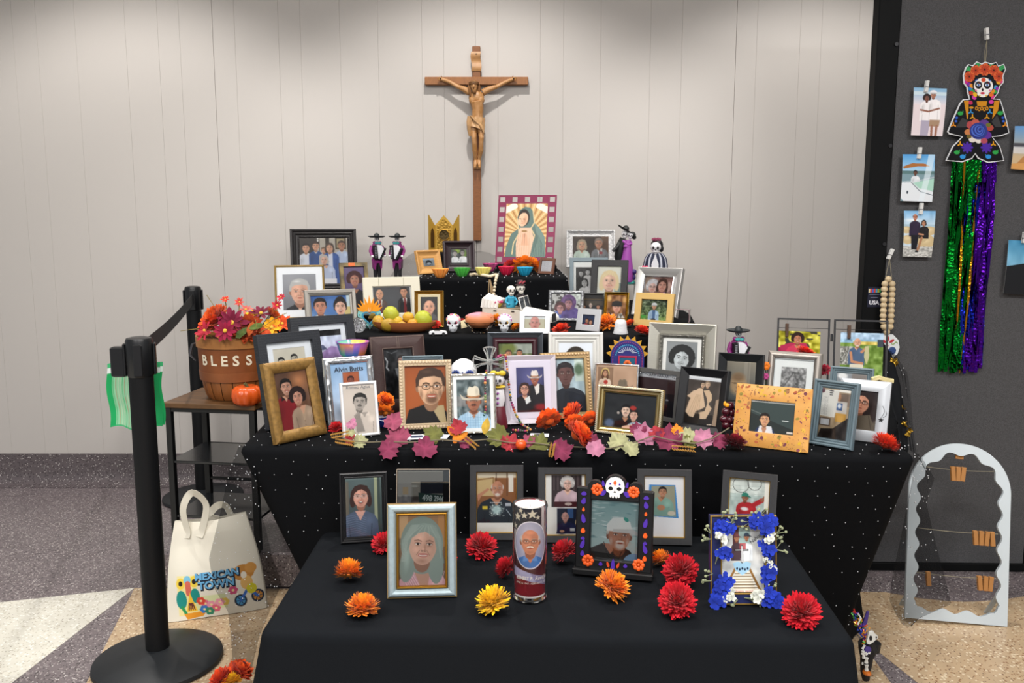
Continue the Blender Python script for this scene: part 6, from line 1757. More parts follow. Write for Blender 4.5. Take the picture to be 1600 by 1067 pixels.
# blue wavy dish with brown sauce
P=at_z(733,493,H2)
b=MB();wv=lambda a,k:1+(.07*math.cos(a*4)if k>1 else 0)
def wavy(prof,n,sx,sy,amp):
 v=[];f=[]
 for k_,(r_,z_)in enumerate(prof):
  for i in range(n):
   a=6.283*i/n;zz=z_+amp*(k_ in(2,3,4))*(math.cos(2*a)*.6+.4*math.cos(6*a))*(1 if k_!=4 else.9)
   v.append((r_*math.cos(a)*sx,r_*math.sin(a)*sy,zz))
 for k_ in range(len(prof)-1):
  for i in range(n):f.append((k_*n+i,k_*n+(i+1)%n,(k_+1)*n+(i+1)%n,(k_+1)*n+i))
 f.append(tuple(range(n-1,-1,-1)))
 return v,f
v,f=wavy([(.5,0),(.72,.010),(.96,.028),(1.0,.030),(.95,.027),(.7,.014),(0,.012)],48,.072,.05,.009)
b.add(v,f);o=b.build('wavy_dish',M('cobalt_glaze','#1d2f7c',.15,coat=.3),None);o.location=(P.x,P.y+.04,H2+.001);tag(o,'cobalt blue wavy-rimmed dish of brown sauce','dish')
b=MB();b.lathe([(0,.0205),(.82,.0205)],32,sx=.072,sy=.05,cap=False);b.build('brown_sauce',M('mole_sauce','#5a2a1c',.4),o)
# porcelain bell
P=at_z(971,523,H2);k=mpp(P.y)
b=MB();r=11.5*k;H_=23*k
b.lathe([(r,0),(r*1.02,H_*.05),(r*.9,H_*.25),(r*.82,H_*.6),(r*.76,H_*.82),(r*.55,H_*.96),(r*.12,H_),(0,H_)],30,cap=False,wob=lambda a,kk:1+(.04*math.cos(a*14)if kk<2 else 0))
bl=b.build('porcelain_bell',M('porcelain','#d5d7da',.3,bump=.3,scale=140,tex='voronoi'),None);bl.location=(P.x,P.y+r,H2+.001);tag(bl,'white embossed porcelain bell in front of gold leaf frame','bell')
b=MB();b.tube([(0,0,H_*.98),(0,0,H_*1.16),(-r*.2,0,H_*1.32)],[r*.1,r*.08,r*.1],8);b.sph((r*.06,0,H_*1.30),(r*.16,r*.12,r*.24),8,6);b.build('handle',M('bell_handle','#77746e',.4,.4),bl)
# clear acrylic stand right of gold leaf frame
P=at_z(1066,506,H2)
t=thing('acrylic_riser','small clear acrylic riser on the right of the riser table','stand',(.64,3.2,H2+.001),R(-20))
for(x0,x1)in((-.032,-.029),(.029,.032)):
 b=MB();b.box(x0,x1,-.02,.02,0,.045);b.build('side_pane',acr,t)
b=MB();b.box(-.032,.032,-.02,.02,.045,.048);b.build('top_pane',acr,t)
b=MB()
for e in(-1,1):b.tube([(e*.0322,-.0202,0),(e*.0322,-.0202,.048)],.0007,5)
b.tube([(-.0322,-.0202,.048),(.0322,-.0202,.048)],.0007,5);b.build('pink_edge',M('pink_edge','#b98a94',.3),t)
# ---------------------------------------------------------------- convertible with skeletons
P=at_y(812,512,3.07)
car=thing('toy_convertible','white wooden toy convertible with open top behind the sugar skulls','toy car',(P.x,3.10,H2+.001),R(-20))
wd=M('whitewashed_wood','#d6cfc2',.55,bump=.15,scale=50)
Lb,Wb=.125,.055
b=MB();b.prism([(-Lb,.014),(Lb*.2,.014),(Lb*.2,.058),(-Lb,.066)],-Wb,Wb);b.build('rear_body',wd,car)
b=MB()
sec=[]
for i in range(7):
 t_=i/6;xx=Lb*.2+t_*Lb*.85;hz=.066-.016*t_;hw=Wb*(.95-.42*t_)
 sec.append([(xx,-hw,.016),(xx,-hw,hz*.72),(xx,-hw*.6,hz*.97),(xx,0,hz*1.05),(xx,hw*.6,hz*.97),(xx,hw,hz*.72),(xx,hw,.016)])
v=[p for s_ in sec for p in s_];f=[(i*7+j,i*7+j+1,(i+1)*7+j+1,(i+1)*7+j)for i in range(6)for j in range(6)]+[tuple(range(6,-1,-1)),tuple(range(42,49))]
b.add(v,f);b.build('hood',M('hood_white','#e6e4de',.45),car)
b=MB();b.box(Lb*1.05,Lb*1.06,-Wb*.45,Wb*.45,.018,.046);b.build('grille',M('toy_dark2','#2b2b2e',.5),car)
for e in(-1,1):
 b=MB();b.sph((Lb*.80,e*Wb*.92,.026),(.036,.014,.022),14,8);b.build('fender',MATS['hood_white'],car)
 for xx in(Lb*.80,-Lb*.62):
  b=MB();b.lathe([(.014,-.004),(.016,0),(.014,.004)],16);b.v=[(x_+xx,z_+e*Wb*1.02,y_+.0165)for x_,y_,z_ in b.v];b.build('wheel',M('toy_tyre2','#28282a',.6),car)
b=MB()
x0=Lb*.20
for y0_,y1_ in((-Wb*.95,-.001),(.001,Wb*.95)):
 b.tube([(x0,y0_,.060),(x0-.012,y0_*.95,.104),(x0-.012,y1_*.95,.104),(x0,y1_,.060),(x0,y0_,.060)],.0022,6)
b.build('windscreen_frame',MATS['hood_white'],car)
b=MB();b.add([(x0,-Wb*.93,.06),(x0,Wb*.93,.06),(x0-.012,Wb*.9,.103),(x0-.012,-Wb*.9,.103)],[(0,1,2,3)],False);b.build('windscreen',M('screen_dark','#2e343a',.1),car)
b=MB()
for i in range(5):
 xx=-Lb*.98+i*.013;rr_=.034-.003*i
 b.tube([(xx-.004,-Wb*.92,.064),(xx,-Wb*.86,.064+rr_*.85),(xx+.004,0,.064+rr_*1.25),(xx,Wb*.86,.064+rr_*.85),(xx-.004,Wb*.92,.064)],.0075,8)
b.build('folded_top',M('soft_top','#dedad4',.6),car)
b=MB();b.box(-Lb*.55,Lb*.18,-Wb*.8,Wb*.8,.061,.0645);b.build('seat',M('seat_tan','#8a7a66',.7),car)
for xx in(-Lb*.6,-Lb*.05):
 b=MB();b.bbox(xx-.006,xx+.006,-Wb-.003,-Wb,.052,.057,.001);b.build('door_handle',M('handle_dark','#4a4a4a',.4,.5),car)
bone=M('bone','#dad6cc',.5);dk=M('bone_dark','#1d1a1c',.6)
def mini_skull(b,c,r):
 b.sph(c,(r,r*1.05,r*.95),14,10);b.sph((c[0],c[1]-r*.35,c[2]-r*.85),(r*.58,r*.6,r*.55),10,8)
def mini_eyes(b,c,r):
 for e in(-1,1):b.sph((c[0]+e*r*.38,c[1]-r*.88,c[2]-r*.1),(r*.26,r*.18,r*.26),8,6)
 b.sph((c[0],c[1]-r*.95,c[2]-r*.5),(r*.12,r*.08,r*.16),6,4)
 b.box(c[0]-r*.4,c[0]+r*.4,c[1]-r*.98,c[1]-r*.7,c[2]-r*.98,c[2]-r*.93)
def passenger(lab,lx,ly,z0,bodycol,hat,s_):
 M4=Matrix.Rotation(R(-20),4,'Z');q=M4@Vector((lx,ly,0))
 t=thing('skeleton_figure',lab,'figurine',(car.location.x+q.x,car.location.y+q.y,H2+z0),R(20),'skeleton riders in the toy convertible')
 b=MB();b.lathe([(.017,0),(.018,.008),(.013,.022),(.016,.034),(.011,.042),(.005,.046)],16,sy=.75);b.tube([(-.015,0,.036),(-.022,-.008,.02),(-.012,-.018,.012)],.0042,7);b.tube([(.015,0,.036),(.022,-.008,.02),(.012,-.018,.012)],.0042,7);b.build('dress',M('cloth_'+bodycol[1:],bodycol,.6),t)
 b=MB();mini_skull(b,(0,-.002,.064),.0165);b.tube([(0,0,.042),(0,0,.055)],.004,8);b.build('skull',bone,t)
 b=MB();mini_eyes(b,(0,-.002,.064),.0165);b.build('face_marks',dk,t)
 if hat:
  b=MB();b.lathe([(.020,.074),(.021,.076),(.013,.078),(.013,.088),(.009,.093),(0,.094)],18,cap=False);b.build('hat',M('hat_dark','#3a2428',.6),t)
  b=MB()
  for i in range(6):b.sph((-.008+.004*i,-.011-.001*(i%2),.082+.003*(i%3)),.0035,6,5)
  b.build('hat_flowers',M('hat_rose','#a8404c',.6),t,kind='stuff')
passenger('skeleton with bare skull and turquoise dress riding in toy convertible',-.030,-.012,.066,'#3aa0c0',False,1)
passenger('skeleton with dark flowered hat riding in toy convertible',-.008,.030,.070,'#2a2024',True,1)
M4=Matrix.Rotation(R(-20),4,'Z');q_=M4@Vector((-.072,-.034,0))
bq=thing('candy_basket','tiny yellow-green basket of pink blossoms in back of toy convertible','basket',(car.location.x+q_.x,car.location.y+q_.y,H2+.067))
b=MB();b.lathe([(.010,0),(.019,.014),(.018,.015),(0,.012)],20,cap=False);b.build('basket_body',M('basket_lime','#c9b04a',.6,bump=.6,scale=200,tex='wave'),bq)
b=MB();rr=random.Random(8)
for i in range(22):b.sph((rr.uniform(-.016,.016),rr.uniform(-.014,.014),.016+rr.uniform(0,.006)),.0042,6,5)
b.build('blossoms',M('blossom_pink','#c04a78',.6),bq,kind='stuff')
# ---------------------------------------------------------------- crucifix on the wall
cx0=at_y(744.4,126,4.2).x
def cz(py):return at_y(744,py,4.2).z
def cxp(px):return cx0+(px-744.4)/1330*4.33
cr_=thing('crucifix','carved wooden crucifix with pale corpus hanging on the panelled wall','crucifix',(cx0,4.229,cz(126)))
def cp(px,py,y):return((px-744.4)/1330*4.33,y,cz(py)-cz(126))
oak=M('oak_cross','#85532d',.45,bump=.1,scale=50,var=.25,stretch=(1,1,8))
oak2=M('oak_crossbar','#9a6538',.45,bump=.1,scale=50,var=.25,stretch=(8,1,1))
dk_=M('nail_dark','#2a1c14',.5,.4)
a,b0=cp(738.6,376,0),cp(750.3,72,0)
b=MB();b.bbox(a[0],b0[0],-.030,-.004,a[2],b0[2],.002);b.build('upright_beam',oak,cr_)
a,b0=cp(668.6,132.6,0),cp(820.4,120.2,0)
b=MB();b.bbox(a[0],b0[0],-.034,-.002,a[2],b0[2],.002);b.build('crossbar',oak2,cr_)
b=MB();z0,z1=cp(0,111.5,0)[2],cp(0,81,0)[2]
b.grid(lambda u,v:(-.024+.046*u+.003*math.sin(v*6.3),-.034-.004*math.sin(v*9.4),z0+(z1-z0)*v),6,14)
b.grid(lambda u,v:(.022-.046*u+.003*math.sin(v*6.3),-.030,z0+(z1-z0)*v),6,14)
o=b.build('scroll',M('scroll_wood','#b08252',.5,var=.2,scale=30),cr_)
b=MB();b.lathe([(.004,0),(.003,.002),(0,.0025)],10);b.v=[(x_,-z_-.036,y_+cp(0,85,0)[2])for x_,y_,z_ in b.v];b.build('nail',dk_,cr_)
hairm=M('carved_hair','#8d6036',.5,bump=.6,scale=200,tex='wave')
flesh=M('carved_pale','#b88a5c',.42,var=.22,scale=35,col2='#a5743f')
b=MB();S=1/1330*4.33
def T(pts,r):b.tube([cp(*p)for p in pts],[q*S for q in r],10)
T([(693,124,-.044),(706,129.5,-.05),(717,136.5,-.054),(727,141,-.056),(735,146,-.056)],[2.6,2.9,3.1,4.4,5.2])
T([(798.5,124,-.044),(786,130,-.05),(774,137,-.054),(763,141,-.056),(754,146,-.056)],[2.6,2.9,3.1,4.4,5.2])
b.sph(cp(744.6,154,-.055),(11.5*S,7.5*S,11*S),16,10)
b.sph(cp(739.5,158,-.062),(6*S,5*S,6.5*S),12,8);b.sph(cp(750.5,158,-.062),(6*S,5*S,6.5*S),12,8)
T([(745,160,-.055),(746.5,172,-.054),(746,182,-.052),(745,192,-.052)],[10,8.6,8.6,9.5])
for e,hx,kx_,ax in((-1,740.4,741.0,742.6),(1,750.6,751.8,748.0)):
 T([(hx,190,-.052),(hx+.3*e,203,-.062),(kx_,217,-.074),(kx_-e*.5,224,-.072),(kx_-e,236,-.060),(ax,250,-.046),(ax,255,-.044)],[6.2,5.2,3.9,3.5,3.9,2.3,2.6])
 T([(ax,252,-.046),(ax+e*.4,258,-.056),(ax+e*.6,263,-.062)],[2.7,2.5,1.8])
T([(744.5,148,-.056),(743,141,-.064),(742,137,-.07)],[4.4,3.8,3.8])
b.sph(cp(741.4,136.5,-.074),(5.6*S,6.4*S,7.4*S),14,10);b.sph(cp(741.8,142.5,-.080),(3.6*S,3.8*S,3.8*S),12,8);b.sph(cp(741.3,138.5,-.095),(1.1*S,1.4*S,2*S),8,6)
o=b.build('corpus',flesh,cr_)
q=MB()
for e in(-1,1):q.tube([cp(741.3+e*1.2,136.6,-.0925),cp(741.3+e*2.4,137.2,-.0920),cp(741.3+e*3.4,136.8,-.0895)],.0010,5)
q.tube([cp(740.2,141.6,-.0935),cp(741.3,141.3,-.0945),cp(742.6,141.6,-.0935)],.0010,5)
q.build('carved_features',hairm,cr_);remesh(o,.0017,2)
b=MB()
for e,hx in((-1,693),(1,798.5)):
 for k in range(4):b.tube([cp(hx-e*(.5),122.6+k*1.1,-.046),cp(hx+e*(3.0-.3*abs(k-1)),121.6+k*1.2,-.050),cp(hx+e*(4.6-.3*abs(k-1)),122.6+k*1.1,-.056)],[.0022,.002,.0016],6)
 b.tube([cp(hx-e*1.5,122,-.046),cp(hx-e*.2,119.5,-.053)],[.0022,.0017],6)
b.build('fingers',flesh,cr_)
b=MB()
for e,hx in((-1,693),(1,798.5)):b.sph(cp(hx+e*.6,124,-.054),(.0032,.003,.0032),8,6)
b.build('hand_nails',dk_,cr_,kind='stuff')
b=MB();b.sph(cp(740.8,133.5,-.066),(6.5*S,6.0*S,6*S),14,8)
T([(735.5,133,-.068),(734.5,140,-.072),(735.5,148,-.070),(737,154,-.068)],[2,2.6,2.4,1.4]);T([(747.2,134,-.066),(748.4,141,-.066),(748.4,149,-.062)],[2,2.4,1.4])
b.sph(cp(742,146,-.084),(2.8*S,2.4*S,3*S),8,6);b.build('hair_and_beard',hairm,cr_)
b=MB()
for ph in(0,2.1,4.2):
 b.tube([Vector(cp(741.2,132.8,-.074))+Vector((6.6*S*math.cos(t),6.6*S*math.sin(t),1.3*S*math.sin(3*t+ph)-.3*S*math.sin(t)))for t in[6.283*i/24 for i in range(25)]],1.0*S,6,cap=False)
b.build('thorn_crown',M('thorn_wood','#6d4a28',.6),cr_)
b=MB()
n_=40
def lc(u,v):
 a=u*6.283;tt=v
 rx_=(10.6+1.5*tt-1.2*tt*tt+.9*math.sin(a*7+tt*5))*S;ry_=(9.2+.8*tt+.8*math.sin(a*6-tt*4))*S
 base=cp(745,184.5+20*tt+5*tt*math.cos(a-.6),-.053-.008*tt)
 return(base[0]+rx_*math.cos(a),base[1]+ry_*math.sin(a),base[2])
b.grid(lc,44,10)
for k in range(6):T([(736.5+1.4*k,183+1.2*k,-.084),(742+2.0*k,190+1.8*k,-.093),(749+1.3*k,197+2.4*k,-.088)],[1.0,1.5,.9])
T([(735,184,-.075),(733.5,192,-.075),(734,204,-.070),(735,214,-.066)],[3.5,3.4,3.2,1.6]);T([(737,187,-.078),(736.2,198,-.074),(737.4,209,-.068)],[2.2,2.4,1.2])
b.build('loincloth',M('carved_cloth','#bf9566',.45,var=.2,scale=30),cr_)
a,b0=cp(739.8,264.5,0),cp(749.8,251,0)
b=MB();b.bbox(a[0],b0[0],-.040,-.029,a[2],b0[2],.001);b.build('footrest',flesh,cr_)
# ---------------------------------------------------------------- figurines
bone2=M('bone_white','#dfdde0',.45);tealb=M('bow_teal','#3f9a9c',.45);magc=M('magenta_coat','#8a2a76',.4);blkc=M('trouser_black','#17161a',.5)
def mariachi(lab,pos,rz,H=.27):
 t=thing('mariachi_figurine',lab,'figurine',pos,rz,'skeleton mariachi figurines with accordions')
 h_=H
 b=MB();b.lathe([(.085*h_,0),(.085*h_,.02*h_),(.075*h_,.03*h_),(0,.03*h_)],20,sx=1.2,sy=.9);b.build('base',M('figure_base','#2a2528',.5),t)
 b=MB()
 for e in(-1,1):
  b.tube([(e*.034*h_,0,.05*h_),(e*.036*h_,0,.25*h_),(e*.034*h_,0,.5*h_)],[.026*h_,.029*h_,.040*h_],10);b.sph((e*.036*h_,-.025*h_,.045*h_),(.026*h_,.05*h_,.02*h_),10,6)
 b.build('trousers',blkc,t)
 b=MB();b.lathe([(.075*h_,.50*h_),(.085*h_,.56*h_),(.072*h_,.62*h_),(.078*h_,.70*h_),(.088*h_,.77*h_),(.075*h_,.815*h_),(.03*h_,.835*h_)],18,sy=.72)
 for e in(-1,1):
  b.prism([(e*.012*h_,.55*h_),(e*.078*h_,.56*h_),(e*.07*h_,.42*h_),(e*.05*h_,.385*h_)][::e],-.045*h_,.05*h_)
  b.tube([(e*.082*h_,0,.785*h_),(e*.115*h_,-.01*h_,.70*h_),(e*.108*h_,-.055*h_,.625*h_)],[.034*h_,.031*h_,.024*h_],10)
  b.sph((e*.05*h_,-.02*h_,.84*h_),(.03*h_,.03*h_,.025*h_),8,6)
 b.build('tailcoat',magc,t)
 b=MB()
 for e in(-1,1):b.sph((e*.108*h_,-.075*h_,.615*h_),(.026*h_,.026*h_,.022*h_),10,6)
 b.build('hands',bone2,t)
 b=MB()
 b.prism([(-.03*h_,.805*h_),(-.015*h_,.575*h_),(.02*h_,.56*h_),(.085*h_,.735*h_),(.06*h_,.775*h_),(.03*h_,.80*h_)],-.105*h_,-.06*h_)
 for k in range(5):
  x0,x1=(-.015+.018*k)*h_,(-.008+.009*k)*h_;b.tube([(x0,-.107*h_,(.80-.012*k)*h_),(x1,-.107*h_,.575*h_)],.004*h_,5)
 b.build('accordion_bellows',M('bellows_white','#e6e6ea',.4),t)
 b=MB()
 b.M=Matrix.Translation((-.06*h_,-.083*h_,.69*h_))@Matrix.Rotation(R(-8),4,'Y');b.bbox(-.028*h_,.028*h_,-.03*h_,.03*h_,-.125*h_,.11*h_,.004*h_)
 b.M=Matrix.Translation((.065*h_,-.083*h_,.655*h_))@Matrix.Rotation(R(28),4,'Y');b.bbox(-.018*h_,.018*h_,-.03*h_,.03*h_,-.105*h_,.105*h_,.004*h_)
 b.build('accordion_ends',blkc,t)
 b=MB()
 for k in range(7):b.box(-.078*h_,-.05*h_,-.116*h_,-.112*h_,(.60+.026*k)*h_,(.612+.026*k)*h_)
 b.build('keys',M('key_grey','#8d8d94',.4),t,kind='stuff')
 b=MB()
 for e in(-1,1):b.sph((e*.028*h_,-.055*h_,.832*h_),(.034*h_,.022*h_,.022*h_),10,6)
 b.sph((0,-.06*h_,.832*h_),(.014*h_,.018*h_,.016*h_),8,6);b.build('bow_tie',tealb,t)
 b=MB();mini_skull(b,(0,-.01*h_,.90*h_),.038*h_);b.build('skull',bone2,t)
 b=MB();mini_eyes(b,(0,-.01*h_,.90*h_),.038*h_);b.build('face_marks',dk,t)
 b=MB();b.lathe([(.040*h_,.925*h_),(.10*h_,.922*h_),(.142*h_,.938*h_),(.147*h_,.950*h_),(.138*h_,.945*h_),(.09*h_,.935*h_),(.05*h_,.940*h_),(.045*h_,.965*h_),(.028*h_,.990*h_),(0,1.0*h_)],28,cap=False);o=b.build('sombrero',M('sombrero_dark','#22282a',.5,bump=.4,scale=150),t)
 return t
P=at_y(1152,560,2.722)
m3=mariachi('large mariachi skeleton with white accordion behind the black frames on the right',(P.x,2.722,HM+.001),R(8),.258)
P=at_y(590,440,3.97);m1=dup(m3,(P.x,3.97,1.001),'left one of two small mariachi skeletons above the cream frame',rz=R(30),scale=1.08)
P=at_y(622,440,3.97);m2=dup(m3,(P.x,3.97,1.001),'right one of two small mariachi skeletons above the cream frame',rz=R(-14),scale=1.08)
P=at_y(976,442,3.93);k=mpp(3.93)
dc=thing('dancing_couple_figurine','dancing skeleton couple, man in dark sombrero, woman in violet dress, on turquoise base','figurine',(P.x,3.93,at_y(976,443,3.93).z))
b=MB();b.lathe([(.048,0),(.05,.006),(.046,.014),(0,.014)],24,sy=.8);b.build('base',M('base_turquoise','#3fb0a4',.4),dc)
purp=M('violet_dress','#9a4aa0',.4);jk=M('jacket_black','#1c1f1e',.5)
b=MB();b.tube([(-.010,.01,.014),(-.014,.012,.07),(-.026,.010,.125),(-.020,.006,.165),(-.004,.002,.205)],[.018,.02,.024,.026,.022],12);b.tube([(-.018,.002,.195),(-.040,-.012,.165),(-.058,-.018,.150)],[.012,.010,.007],8);b.build('man_suit',jk,dc)
b=MB();b.tube([(.010,-.018,.20),(.008,-.02,.165),(.006,-.018,.13),(.004,-.012,.08),(-.002,-.008,.014)],[.014,.017,.021,.032,.040],14);b.build('woman_dress',purp,dc)
for kk,(cc,a0)in enumerate((('#2f4a9c',0),('#d9b02a',1),('#7a4aa8',2))):
 b=MB();b.tube([(-.015-.0*kk,-.024,.085-.006*kk),(-.036+.004*kk,-.03,.06-.004*kk),(-.060+.014*kk,-.03,.05),(-.064+.016*kk,-.03,.025)],[.008,.012,.012,.007],8);b.build('skirt_ruffle',M('ruffle_'+cc[1:],cc,.5),dc)
b=MB();b.tube([(.022,-.014,.192),(.012,-.03,.17),(-.012,-.034,.172)],[.008,.007,.006],8);b.tube([(-.012,-.012,.196),(.010,-.032,.178),(.026,-.03,.184)],[.008,.007,.006],8);b.build('arms',purp,dc)
b=MB();mini_skull(b,(-.004,-.004,.228),.016);mini_skull(b,(.018,-.016,.222),.014);b.build('skulls',bone2,dc)
b=MB();mini_eyes(b,(-.004,-.004,.228),.016);mini_eyes(b,(.018,-.016,.222),.014);b.build('face_marks',dk,dc)
b=MB();b.sph((.030,-.006,.222),(.017,.016,.016),10,8);b.sph((.040,-.004,.212),(.010,.010,.010),8,6);b.build('hair',jk,dc)
b=MB();b.M=Matrix.Translation((-.004,0,.243))@Matrix.Rotation(R(32),4,'Y');b.lathe([(.016,0),(.036,.002),(.042,.007),(.036,.005),(.018,.004),(.013,.018),(.006,.024),(0,.025)],24,cap=False);b.build('sombrero',jk,dc)
b=MB();b.sph((.038,-.02,.055),(.014,.01,.013),8,6);b.sph((.040,-.02,.030),(.008,.007,.014),8,6);b.build('violet_flower',M('violet_dark','#3a2a6a',.5),dc)
z0_=dc.location.z
t=thing('acrylic_riser','clear acrylic riser lifting the dancing skeleton couple','stand',(P.x,3.95,H2+.001))
for x0,x1 in((-.055,-.051),(.051,.055)):
 b=MB();b.box(x0,x1,-.045,.045,0,z0_-H2-.006);b.build('side_pane',acr,t)
b=MB();b.box(-.055,.055,-.045,.045,z0_-H2-.006,z0_-H2-.002);b.build('top_pane',acr,t)
P=at_y(1024,420,3.88)
ld=thing('shawl_figurine','white-faced skeleton lady in navy striped shawl holding pink flower','figurine',(P.x,3.88,1.031),R(-12))
stripe=bpy.data.materials.get('x')or M('shawl_navy','#1c2238',.7)
b=MB();cs=[]
prof=[(.050,0),(.056,.03),(.058,.07),(.056,.105),(.050,.135),(.036,.155),(.016,.162)]
n=48;nv_,ng=[],[]
v=[];cols=[]
for k_,(r_,z_)in enumerate(prof):
 for i in range(n):
  a=6.283*i/n;v.append((r_*math.cos(a),r_*.72*math.sin(a),z_));cols.append(lin('#c9ccd8')if i%4==0 else lin('#1b2138'))
f=[(k_*n+i,k_*n+(i+1)%n,(k_+1)*n+(i+1)%n,(k_+1)*n+i)for k_ in range(len(prof)-1)for i in range(n)]
b.add(v,f,True,cols);b.build('striped_shawl',vcol_mat('shawl_cloth',.75),ld)
b=MB();b.prism([(-.012,.02),(.012,.02),(.016,.11),(0,.155),(-.016,.11)],-.047,-.030);b.build('white_dress',M('dress_white','#dcdce2',.6),ld)
b=MB();mini_skull(b,(0,-.008,.186),.024);b.build('skull',bone2,ld)
b=MB();mini_eyes(b,(0,-.008,.186),.024);b.build('face_marks',dk,ld)
b=MB();b.sph((.004,.010,.196),(.028,.024,.026),12,8);b.sph((.024,.012,.178),(.011,.011,.016),8,6);b.build('hair',blkc,ld)
b=MB();rr=random.Random(3)
for i in range(12):b.sph((-.014+.0028*i,-.002+rr.uniform(-.006,.006),.220+rr.uniform(-.003,.004)),.0065,7,5)
b.build('hair_flowers',M('hair_rose','#8a3f5a',.6),ld,kind='stuff')
b=MB()
for i in range(26):
 a=i*2.4;rr_=.026*math.sqrt(i/26);b.sph((-.050+rr_*math.cos(a),-.052+rr.uniform(-.004,.004),.075+rr_*math.sin(a)),.0075,7,5)
b.build('pink_bouquet',M('bouquet_pink','#d8285c',.6),ld,kind='stuff')
# ---------------------------------------------------------------- altar table small things
def edge_y(x):return 2.19-.085*(x+.725)/1.76
# footed rainbow bowl
P=at_y(549,540,2.51);zt=at_y(549,536,2.51).z-HM
b=MB();b.lathe([(.030,0),(.032,.004),(.010,.012),(.007,.05),(.008,zt-.055),(.026,zt-.050),(.038,zt-.036),(.049,zt),(.0475,zt),(.036,zt-.034),(.024,zt-.046),(0,zt-.048)],36,cap=False)
rain=['#d86a9a','#e6d85a','#5ac0b4','#4a7ac8','#e88a4a','#b05ac0']
b.c=[lin(rain[int(((math.atan2(p[1],p[0])/6.283+.5)*6+p[2]*40))%6])for p in b.v]
o=b.build('rainbow_bowl',vcol_mat('rainbow_glass',.15,coat=.3),None);o.location=(P.x,2.53,HM+.001);tag(o,'rainbow tinted footed glass bowl behind silver leaf-pattern frame','bowl')
b=MB();b.lathe([(.0492,zt-.001),(.0500,zt+.0012),(.0485,zt+.0015),(.0476,zt-.001)],36,cap=False);b.build('rim',M('rim_violet','#a85ab0',.2),o)
# glass cross
P=at_y(765,566,2.49)
gc=thing('glass_cross','clear glass cross with flared looped arms behind cowboy frame','cross',(P.x,2.49,HM+.001))
zc2=P.z-HM
gg=M('cross_glass','#e4e6e4',.06,trans=.75,ior=1.3)
k=mpp(2.49)
b=MB()
for ang,L in((90,23),(0,25),(180,25),(270,40)):
 a=R(ang);L*=k;dx,dz=math.cos(a),math.sin(a);nx_,nz_=-dz,dx
 for s_ in(1,.55):
  w_=10*k*s_
  pts=[(dx*L*t+nx_*w_*q,0,zc2+dz*L*t+nz_*w_*q)for t,q in((.1,.25),(.5,.45),(.95,1),(1.02,.5),(1.03,0),(1.02,-.5),(.95,-1),(.5,-.45),(.1,-.25))]
  b.tube(pts,.0024*(1 if s_==1 else.7),7,cap=True)
b.sph((0,-.002,zc2),(.010,.006,.010),12,8);b.build('glass_arms',gg,gc)
b=MB();b.lathe([(.028,0),(.030,.006),(.012,.014),(.006,.03),(.005,max(.04,zc2-38*k))],24,sy=.7);b.build('glass_foot',gg,gc)
# decorated ceramic skull
P=at_y(724,580,2.53);k=mpp(2.53);r=22*k
cs_=thing('ceramic_skull','white ceramic skull with blue and black petals behind pearl and cowboy frames','skull',(P.x,2.53,HM+.001))
zz=at_y(724,561,2.53).z-HM-r
b=MB();b.sph((0,.005,zz),(r,r*1.1,r),18,12);b.sph((0,-r*.35,zz-r),(r*.62,r*.6,r*.75),14,10);b.lathe([(r*.6,0),(r*.6,zz-r*.9)],16);o=b.build('cranium',M('skull_glaze','#e6e7ea',.2,coat=.3),cs_);remesh(o,.0035,3)
bl_=M('glaze_blue','#28408a',.3)
b=MB()
for e in(-1,1):
 for i in range(6):
  a=R(20+28*i);cx_,cz_=e*r*.5,zz-r*.05
  b.sph((cx_+r*.28*math.cos(a),-math.sqrt(max(.01,1-.25))*r*1.02,cz_+r*.28*math.sin(a)),(r*.07,r*.12,r*.13),7,5)
for i in range(3):b.sph(((i-1)*r*.13,-r*1.03,zz+r*.0+r*.1*(i==1)),(r*.05,r*.08,r*.14),7,5)
b.build('painted_petals',bl_,cs_,kind='stuff')
b=MB()
for e in(-1,1):b.sph((e*r*.45,-r*.9,zz-r*.25),(r*.26,r*.2,r*.22),12,8)
b.build('eye_sockets',dk,cs_)
# skeleton doll figure with yellow bow, and glass skull
P=at_y(778,600,2.40)
fg=thing('bow_figurine','small white skeleton figurine with yellow bow and violet buttons beside couple portrait','figurine',(P.x,2.405,HM+.001))
ztop=at_y(778,574,2.40).z-HM;u=ztop/1.0
b=MB();b.lathe([(.16*u,0),(.155*u,.1*u),(.11*u,.34*u),(.09*u,.36*u)],18);b.build('red_skirt',M('skirt_red','#5d1222',.5),fg)
b=MB();b.lathe([(.09*u,.34*u),(.115*u,.46*u),(.10*u,.62*u),(.05*u,.68*u)],16,sy=.8);b.sph((0,-.01*u,.80*u),(.11*u,.10*u,.12*u),14,10);b.build('body',bone2,fg)
b=MB()
for zq in(.42,.50,.58):b.sph((0,-.092*u,zq*u),.02*u,8,6)
b.build('buttons',M('button_violet','#a050a8',.4),fg)
yb=M('bow_yellow','#d9b830',.45)
b=MB();b.sph((0,-.02*u,.68*u),(.13*u,.1*u,.03*u),14,6)
for e in(-1,1):b.sph((e*.07*u,-.09*u,.91*u),(.06*u,.03*u,.045*u),10,6)
b.sph((0,-.11*u,.91*u),(.028*u,.03*u,.03*u),8,6);b.build('yellow_bow',yb,fg)
b=MB();b.sph((0,.02*u,.88*u),(.125*u,.11*u,.11*u),14,8)
for e in(-1,1):b.sph((e*.13*u,0,.86*u),(.05*u,.05*u,.08*u),8,6)
b.build('hair',blkc,fg)
b=MB();mini_eyes(b,(0,-.03*u,.80*u),.09*u);b.build('face_marks',dk,fg)
P=at_z(783,667,HM);k=mpp(P.y);r=8.5*k
